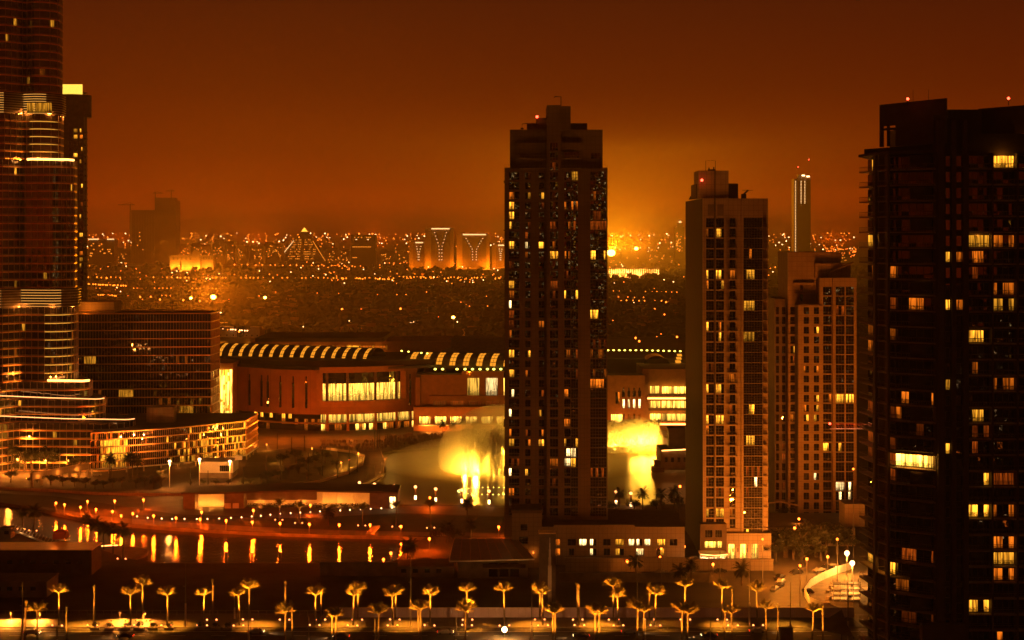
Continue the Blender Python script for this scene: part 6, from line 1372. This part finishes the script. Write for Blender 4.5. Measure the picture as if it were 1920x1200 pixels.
for i, (x, y) in enumerate(((585, 852), (672, 862), (640, 880), (655, 875), (475, 838), (500, 845), (520, 868))):
    p = G(x, y); t = thing('ramp_lamp', tuple(p), 'small ramp lamp in the lakeside gardens, %s found' % ordw(i), 'lamp', 'ramp lamps'); t['label'] = 'small ramp lamp in the lakeside garden, %s counted from the drum facade down' % ordw(i)
    b = MB(); b.cyl(0, 0, 0, 3, .1, .08, 6, 0); b.ball((0, 0, 3.2), .3, 1, 8, 5); b.build('post', [M_['post'], M_['e_o']], t, p); lamp('POINT', p+Vector((0, -.3, 2.7)), 5000 if i in (1, 2, 3) else 1500, (1, .42, .04), .3, parent=t)
# dark thin posts around the lake bend
for i, (x, y, h) in enumerate(((499, 905, 12), (526, 900, 12), (578, 898, 12), (605, 892, 12), (633, 896, 12), (655, 890, 11), (670, 885, 11), (688, 900, 6), (703, 896, 6), (714, 890, 6), (357, 922, 10), (390, 922, 9), (457, 915, 9), (547, 850, 8), (571, 846, 8), (520, 842, 8), (702, 842, 9), (708, 840, 9), (712, 838, 9))):
    p = G(x, y); b = MB(); b.cyl(0, 0, 0, h, .22, .16, 7); tag(b.build('banner_post', M_['black'], None, p), 'thin black post round the lakeside bend, %s of the posts' % ordw(i), 'post', 'black lakeside posts')
# floodlights over the service yard
for i, (x, y, yb) in enumerate(((318, 865, 915), (374, 861, 912), (431, 865, 908))):
    p = G(x, yb); h = Z(y, p.y); t = thing('yard_floodlight', tuple(p), ('white yard floodlight left of the service block', 'white yard floodlight at the service block corner', 'white yard floodlight over the service block end')[i], 'floodlight', 'yard floodlights')
    b = MB(); b.cyl(0, 0, 0, h, .16, .1, 6); b.build('post', M_['white'], t, p); b = MB(); b.ball((0, 0, h), .75, 0, 10, 6, .7); b.build('lamp_head', M_['e_w'], t, p); lamp('POINT', p+Vector((0, -.6, h-1)), 13000, (1, .42, .07), .4, parent=t)
# construction yard inside the curved hoarding
cy_ = thing('curved_site_fence', tuple(G(1520, 1110)), 'curved pale panel fence round the floodlit construction yard', 'fence')
pts = gp([(1600, 1066), (1575, 1074), (1545, 1086), (1520, 1100), (1508, 1118), (1518, 1135), (1545, 1146), (1575, 1154), (1600, 1158)]); P2 = outline_pts([(q.x, q.y) for q in pts], 2.0)
for q, q2 in zip(P2[:-1], P2[1:]): u = (q2-q); l_ = u.length; u /= l_; b = MB(); b.obox((0, 0), (u.x, u.y), l_-.06, .12, 0, 2.4); b.build('panel', M_['white'], cy_, (q.x, q.y, rnd.uniform(-.05, .05)))
for x, y in ((1462, 1100), (1500, 1080), (1545, 1068), (1490, 1130)): q = G(x, y); lamp('POINT', (q.x, q.y, 7), 12000, (1, .36, .03), .4)
flat('yard_ground', [[Vector((q.x, q.y, 0)) for q in pts]], .02, mat('pale_sand', (.22, .16, .09), .9, var=.35, scale=.3, bump=.5, bscale=.8))
for i, (x, y) in enumerate(((1588, 1080), (1598, 1100))):
    p = G(x, y); t = thing('site_floodlight', tuple(p), ('construction floodlight at the far yard fence', 'construction floodlight over the scaffold')[i], 'floodlight'); b = MB(); b.cyl(0, 0, 0, 7, .14, .1, 6); b.build('post', M_['post'], t, p); b = MB(); b.ball((0, 0, 7.3), .8, 0, 10, 6); b.build('lamp_head', M_['e_w'], t, p); lamp('POINT', p+Vector((0, -.9, 6.6)), 18000, (1, .5, .09), .4, parent=t)
sc_ = thing('scaffold', tuple(G(1590, 1120)), 'pale scaffold frame in the floodlit construction yard', 'scaffold'); p = G(1588, 1128)
for a in range(5):
    for c in range(2): b = MB(); b.cyl(0, 0, 0, 6, .1, .1, 5); b.build('upright', M_['white'], sc_, p+Vector((-4+2*a, 3*c, 0)))
for k in range(4): b = MB(); b.box(-4.2, 4.2, -.2, 3.2, -.08, .08); b.build('platform', M_['white'], sc_, p+Vector((0, 0, 1.5*k+.6)))
for i in range(9): p = G(1545+rnd.uniform(0, 50), 1095+rnd.uniform(0, 40)); b = MB(); b.box(-rnd.uniform(.4, 1.4), rnd.uniform(.4, 1.4), -.5, .5, 0, rnd.uniform(.4, 1.3)); tag(b.build('material_stack', M_['conc3'], None, p, rz=rnd.uniform(0, 3)), 'small stack of building material on the yard sand, %s of nine' % ordw(i), 'material', 'yard material stacks')
# red crane jib in front of the amber tower
cr = thing('red_crane_jib', (X(1580, 380), 380, 0), 'red lit crane jib reaching out from the balconied tower', 'crane'); d = 372
z_ = Z(804, d); b = MB(); b.box(X(1556, d), X(1640, d), d-.1, d+.1, z_-.1, z_+.12); b.build('lower_chord', M_['white'], cr)
b = MB()
for k in range(16): x0 = X(1558+5*k, d); b.tube([(x0, d, z_), (x0+.31, d, z_+1.1), (x0+.62, d, z_)], .05, 4)
b.tube([(X(1560, d), d, z_+1.1), (X(1640, d), d, z_+1.1)], .06, 4); b.build('lattice', mat('red_steel', (.5, .1, .05), .5), cr)
for x in (1556,): b = MB(); b.ball((0, 0, 0), .28, 0, 8, 6); b.build('tip_lamp', M_['e_r'], cr, (X(x, d), d, z_+1.2))
b = MB(); b.cyl(0, 0, 0, z_, .7, .7, 6); b.build('mast', M_['cdark'], cr, (X(1640, d), d, 0))
for x in (1572, 1600): lamp('POINT', (X(x, d), d-1.2, z_+1.5), 220, (1, .35, .15), .15, parent=cr)

# ------------------------------------------------------------------ tower podium on the near shore
p1 = Tower('tower_podium', 1080, 528, 'two-storey beige podium with white-lit windows at the foot of the dark tower', 'building')
p1.lit = [(x, 1017, 'lw') for x in (1046, 1093, 1112, 1162, 1184, 1199, 1214)]+[(1162, 1032, 'ly'), (1238, 1030, 'ly'), (1046, 1035, 'lo')]
p1.front(960, 1016, 962, 1048, -4, [dict(x=(976, 989), y0=989, pitch=60, n=1, h=12, nx=2, nz=2), dict(x=(973, 990), y0=1013, pitch=60, n=1, h=14, nx=3, nz=2), dict(x=(974, 990), y0=1039, pitch=60, n=1, h=18, nx=4, nz=3)], 'conc', 14, 0)
cols = [dict(x=(x-w/2, x+w/2), y0=1017, pitch=60, n=1, h=12.5, nx=2, nz=1) for x, w in ((1046, 9), (1072, 16), (1093, 15), (1112, 12), (1138, 14), (1162, 16), (1184, 11), (1199, 11), (1214, 11), (1240, 15), (1263, 14))]
cols += [dict(x=(x-w/2, x+w/2), y0=1035, pitch=60, n=1, h=13, nx=2, nz=1) for x, w in ((1046, 9), (1072, 10), (1112, 12), (1138, 12), (1162, 16), (1200, 14), (1238, 15))]
p1.front(1016, 1284, 988, 1048, 0, cols, 'conc', 34, 0)
for x0, x1, yt in ((1038, 1190, 984.5), (1124, 1178, 984)): p1.block('parapet', x0, x1, yt, 988.1, -.3 if yt > 984.2 else -.5, 2, 'conc')
b = MB(); b.box(X(960, 524)-.2, X(1016, 524)+.2, 523.6, 537, Z(962, 524), Z(957, 524)); b.build('cornice', M_['cdark'], p1.root)
for x in (965, 1000): 
    b = MB(); b.box(-.15, .15, -.3, 0, -.25, .25); b.build('wall_lamp', M_['e_o'], p1.root, (X(x, 524), 523.9, Z(1036, 524))); lamp('POINT', (X(x, 524), 522.9, Z(1036, 524)), 130, (1, .36, .04), .2, parent=p1.root)
for i, (x, y, z) in enumerate(((1130, 973, 9), (1157, 972, 9), (1229, 988, 6), (1275, 912, 14), (1176, 1052, 4), (1238, 1045, 4), (1283, 1025, 5), (1337, 1058, 3.5), (930, 1030, 3), (1498, 973, 8), (1513, 1048, 7), (1552, 1044, 6), (1490, 990, 9))):
    p = G(x, y, z); t = thing('court_lamp', (p.x, p.y, 0), 'sodium court lamp around the tower bases, %s listed west to east by rows' % ordw(i), 'street lamp', 'court lamps'); t['label'] = 'sodium court lamp at the tower bases, %s of the courtyard lamps' % ordw(i)
    b = MB(); b.cyl(0, 0, 0, z, .1, .08, 6, 0); b.ball((0, 0, z), .42, 1, 8, 6); b.build('post', [M_['post'], M_['e_p']], t, (p.x, p.y, 0)); lamp('POINT', (p.x, p.y-.6, z-.3), 700, (1, .34, .03), .25, parent=t)
# glowing terrace beyond the podium, west side
lamp('POINT', (X(915, 560), 566, 4), 2600, (1, .42, .05), .4)
# amber light on the two brown towers comes from the boulevard junction lamps
for i, (x, d, z, pw) in enumerate(((1500, 470, 12, 40000), (1430, 500, 14, 12000), (1570, 500, 14, 70000), (1600, 540, 30, 60000), (1350, 505, 12, 3500), (1240, 500, 11, 2500))):
    t = thing('junction_lamp', (X(x, d), d, 0), 'tall junction lamp post east of the boulevard, %s of the high posts' % ordw(i), 'street lamp', 'junction lamps'); b = MB(); b.cyl(0, 0, 0, z, .14, .09, 6, 0); b.ball((0, 0, z), .4, 1, 8, 5); b.build('post', [M_['post'], M_['e_o']], t, (X(x, d), d, 0)); lamp('SPOT', (X(x, d), d+.7, z+.2), pw, (1, .26, .015), .4, (0 if x < 1560 else -.4, 1, .75), 140, .8, parent=t)

# ------------------------------------------------------------------ cars
def make_car():
    t = thing('parked_car', (0, 0, 0), '', 'car'); b = MB()
    side = [(-2.15, .35), (-2.2, .72), (-1.35, .9), (-.75, 1.38), (.75, 1.4), (1.45, .95), (2.15, .88), (2.2, .35)]
    n = len(side)
    for s, w in ((-1, .86), (1, .86)):
        for (x, z) in side: b.v.append((x, s*(w if z < 1 else .66), z))
    for i in range(n-1): b.f.append((i, i+1, n+i+1, n+i)); b.m.append(0)
    b.f.append(tuple(range(n))); b.m.append(0); b.f.append(tuple(range(2*n-1, n-1, -1))); b.m.append(0)
    b.f.append((n-1, 0, n, 2*n-1)); b.m.append(0); b.build('body', M_['car'], t, (0, 0, 0), local=True)
    b = MB(); b.quad((-1.28, -.70, .95), (-1.28, .70, .95), (-.8, .62, 1.34), (-.8, -.62, 1.34)); b.quad((1.42, -.72, .99), (.8, -.62, 1.37), (.8, .62, 1.37), (1.42, .72, .99))
    for s in (-1, 1): b.quad((-1.1, s*.80, .97), (1.25, s*.80, .99), (.7, s*.685, 1.33), (-.7, s*.685, 1.33))
    b.build('window', M_['glass'], t, local=True)
    for x in (-1.35, 1.35):
        for s in (-1, 1):
            b = MB(); 
            for i in range(10):
                a0, a1 = i*.628, (i+1)*.628; b.quad((x+.32*math.cos(a0), s*.9, .32+.32*math.sin(a0)), (x+.32*math.cos(a1), s*.9, .32+.32*math.sin(a1)), (x+.32*math.cos(a1), s*.7, .32+.32*math.sin(a1)), (x+.32*math.cos(a0), s*.7, .32+.32*math.sin(a0))); b.tri((x, s*.9, .32), (x+.32*math.cos(a0), s*.9, .32+.32*math.sin(a0)), (x+.32*math.cos(a1), s*.9, .32+.32*math.sin(a1)))
            b.build('wheel', M_['black'], t, local=True)
    for s in (-1, 1): b = MB(); b.box(2.1, 2.22, s*.6-.16, s*.6+.16, .6, .75); b.build('headlight', M_['white'], t, local=True); b = MB(); b.box(-2.22, -2.12, s*.62-.16, s*.62+.16, .6, .75); b.build('tail_light', M_['tl'], t, local=True)
    return t
M_['car'] = mat('silver_car_paint', (.35, .33, .3), .25, .3, var=0); M_['tl'] = mat('red_lens', (.3, .02, .01), .3, var=0)
M_['car2'] = mat('dark_car_paint', (.03, .028, .026), .2, .2, var=0)
car0 = make_car()
cars = [(1452, 1107, 1.1), (1462, 1101, 1.1), (1464, 1093, 1.0), (1493, 1076, .3), (1536, 1072, .5), (1549, 1067, .5), (1560, 1064, .4), (1462, 1085, .9), (1233, 1048, .1), (1262, 1047, .2), (1300, 1050, .3), (1318, 1048, .1), (1205, 1046, 0), (1350, 1074, .1), (1240, 1076, 0), (1515, 1112, 2.0), (180, 893, .4), (60, 900, .3), (100, 896, .3), (1140, 1046, .1)]
for i, (x, y, a) in enumerate(cars):
    c = car0 if i == 0 else copy_tree(car0, None); c.location = G(x, y); c.location.z = .02; c.rotation_euler = (0, 0, a)
    tag(c, '%s car %s, %s of the cars in view' % ('dark' if i % 2 else 'silver', 'at the curving side road' if i < 8 or i == 15 else ('on the hotel forecourt' if y > 1000 else 'by the parking wall'), ordw(i)), 'car', 'parked cars')
    if i % 2:
        for ch in c.children:
            if ch.name.startswith('body'): ch.data = ch.data.copy(); ch.data.materials[0] = M_['car2']
hl = emit('headlight_glow', (1, .6, .25), 12); cc = [o for o in COL.objects if o.name.startswith('parked_car')][15]
for ch in cc.children:
    if ch.name.startswith('headlight'): ch.data = ch.data.copy(); ch.data.materials[0] = hl
cc['label'] = 'dark car with glowing headlights on the curving side road'
cv = Vector((math.cos(2.0), math.sin(2.0), 0)); lamp('SPOT', Vector(cc.location)+cv*2.5+Vector((0, 0, .8)), 2500, (1, .5, .15), .1, cv+Vector((0, 0, -.12)), 70, .6)
tlm = emit('tail_light_glow', (1, .04, .01), 5); hlm = {}
for i, (x, y, a) in enumerate(((60, 1190, 0), (235, 1196, math.pi), (480, 1188, 0), (640, 1197, math.pi), (835, 1189, 0), (1090, 1196, math.pi), (1180, 1188, 0), (1330, 1195, math.pi), (1420, 1187, 0))):
    c = copy_tree(car0, None); p = G(x, y); c.location = (p.x, p.y, .02); c.rotation_euler = (0, 0, a); c['group'] = 'cars on the boulevard'; c['label'] = '%s car driving on the boulevard, %s from the west' % ('dark' if i % 2 else 'silver', ordw(i))
    for ch in c.children:
        for key, m_ in (('headlight', hl), ('tail_light', tlm)):
            if ch.name.startswith(key):
                ch.data = ch.data.copy(); ch.data.materials[0] = m_
        if ch.name.startswith('body') and i % 2: ch.data = ch.data.copy(); ch.data.materials[0] = M_['car2']
    f_ = Vector((math.cos(a), 0, 0)); lamp('SPOT', p+f_*2.6+Vector((0, 0, .7)), 1800, (1, .6, .22), .1, f_+Vector((0, 0, -.10)), 60, .6)
# red-lit arcade in the gap between the two brown towers
ra = thing('red_lit_arcade', (X(1452, 690), 695, 0), 'red-lit arcade front in the gap between the two brown towers', 'building'); d = 690
b = MB(); b.box(X(1436, d), X(1475, d), d+3, d+14, 0, Z(700, d)); b.build('wall', M_['mall2'], ra)
for x in (1440, 1448, 1456, 1464): b = MB(); b.cyl(0, 0, 0, Z(880, d), .7, .6, 10); b.build('column', M_['mall2'], ra, (X(x, d), d+1.5, 0))
b = MB(); b.box(X(1436, d), X(1475, d), d, d+3, Z(880, d), Z(868, d)); b.build('balcony_slab', M_['mall2'], ra)
for k in range(6): b = MB(); b.box(-1.2, 1.2, -.1, .2, 0, 2.2); b.build('window', M_['lo'] if k % 2 else M_['glass'], ra, (X(1444+6*(k % 3), d), d+2.95, Z(850-45*(k//3), d)))
b = MB(); b.box(X(1437, d), X(1447, d), d+2.6, d+3, Z(715, d), Z(697, d)); b.build('lit_sign', emit('red_sign', (1, .25, .05), 2.5), ra)
for x, z in ((1444, 3), (1456, 3), (1450, 16)): lamp('POINT', (X(x, d), d-1.2, z), 5000, (1, .13, .006), .3, parent=ra)
# shade sail and sign box at the near kerb
ss = thing('shade_sail', tuple(G(1565, 1215)), 'dark triangular shade sail near the kerb below the construction yard', 'sail'); d = 424
P = [Vector((X(1525, d), d+2, 4.5)), Vector((X(1584, d), d+4, 9.0)), Vector((X(1592, d), d-6, 4.2))]; b = MB(); n = 6
for i in range(n):
    for j in range(n-i):
        q = lambda a, c: P[0]+(P[1]-P[0])*(a/n)+(P[2]-P[0])*(c/n)-Vector((0, 0, 2.2*(a/n)*(c/n)))
        b.tri(q(i, j), q(i+1, j), q(i, j+1))
        if i+j < n-1: b.tri(q(i+1, j), q(i+1, j+1), q(i, j+1))
b.build('cloth', M_['cdark'], ss)
for v in P: b = MB(); b.cyl(0, 0, 0, v.z, .12, .1, 6); b.build('post', M_['black'], ss, (v.x, v.y, 0))
sb = thing('kerbside_sign_box', tuple(G(1475, 1218)), 'black kerbside sign box at the bottom edge near the junction', 'sign'); d = 421
b = MB(); b.box(X(1463, d), X(1487, d), d, d+2, 1, Z(1178, d)); b.build('panel', M_['cdark'], sb); b = MB(); b.box(X(1466, d), X(1484, d), d+.4, d+1.6, 0, 1); b.build('foot', M_['black'], sb)
# ------------------------------------------------------------------ crowd on the far bank
def person(b, p, h, r):
    x, y, z = p; w = h*.13
    b.cyl(x-w*.45, y, z, z+h*.48, w*.32, w*.42, 5); b.cyl(x+w*.45, y, z, z+h*.48, w*.32, w*.42, 5); b.cyl(x, y, z+h*.46, z+h*.82, w*.85, w*1.0, 6); b.cyl(x, y, z+h*.82, z+h*.87, w*.3, w*.3, 5); b.ball((x, y, z+h*.93), h*.07, 0, 6, 4)
    for s in (-1, 1): b.tube([(x+s*w*1.0, y, z+h*.8), (x+s*w*1.35, y-.05, z+h*.6), (x+s*w*1.2, y-.15, z+h*.44)], w*.28, 4)
b = MB(); r = random.Random(8)
for i in range(420):
    t_ = r.random(); x = 720+180*t_; y = r.choice((818, 822, 828, 834)) if x > 760 else r.uniform(820, 842)
    if x > 860: y = min(y, 819)
    elif x > 800: y = min(y, 836)
    person(b, G(x+r.uniform(-3, 3), y+r.uniform(-1.5, 1.5)), r.uniform(1.55, 1.85), r)
for i in range(110): t_ = r.random(); person(b, G(600+120*t_, 830+r.choice((0, 7, 13))+r.uniform(-1, 1)), r.uniform(1.55, 1.85), r)
tag(b.build('crowd', M_['cdark']), 'dark crowd of onlookers packed along the far lake bank', 'crowd', kind='stuff')
# lights and lit windows of the streets behind and below the camera, which the glass towers mirror
b1, b2 = MB(), MB(); r = random.Random(77)
for i in range(900):
    y = r.uniform(-900, 405); x = r.uniform(-420, 420)
    (b1 if r.random() < .65 else b2).octa((x, y, r.uniform(2, 10)), r.uniform(.25, .8))
tag(b1.build('city_lights', M_['e_o']), 'street lights of the near blocks, mirrored in the glass', 'lights', kind='stuff'); tag(b2.build('city_lights', M_['e_w']), 'white street lights of the near blocks, mirrored in the glass', 'lights', kind='stuff')

# unseen blocks added behind the camera to shade facades and mirror in the glass
b = MB(); r = random.Random(5)
for (x, y, w, dp, h) in ((-120, -120, 50, 40, 150), (-60, -260, 60, 40, 190), (70, -150, 46, 40, 165), (170, -230, 60, 50, 210), (290, -120, 60, 50, 180), (0, -420, 80, 50, 230), (430, -60, 60, 60, 170)):
    b.box(x-w/2, x+w/2, y-dp, y, 0, h, 0)
    for k in range(int(w*h/70)): px, pz = x-w/2+2+r.random()*(w-4), 4+r.random()*(h-8); b.box(px-1.2, px+1.2, y, y+.1, pz-.8, pz+.8, 1 if r.random() < .6 else 2)
tag(b.build('shade_blocks', [M_['cdark'], M_['ly'], M_['lw']]), 'unseen dark blocks added behind the camera, shading facades and mirrored in glass', 'buildings', kind='stuff')

for x in (470, 530, 590, 650, 710): lamp('POINT', (X(x, 850), 850, 9), 9000, (1, .2, .01), .6)  # added lamps without fixtures, to redden and brighten the mall drum
# ------------------------------------------------------------------ haze
hz = bpy.data.materials.new('haze'); hz.use_nodes = True; nt = hz.node_tree; nt.nodes.clear()
o_ = nt.nodes.new('ShaderNodeOutputMaterial'); v_ = nt.nodes.new('ShaderNodeVolumePrincipled')
v_.inputs['Color'].default_value = (.95, .86, .75, 1); v_.inputs['Density'].default_value = HAZE_D; v_.inputs['Anisotropy'].default_value = .55
nt.links.new(v_.outputs[0], o_.inputs['Volume'])
b = MB(); b.box(-15000, 15000, -3500, 41000, -3, 345)
hb = b.build('haze', hz); tag(hb, 'warm night haze hanging over the whole city', 'haze', kind='stuff')
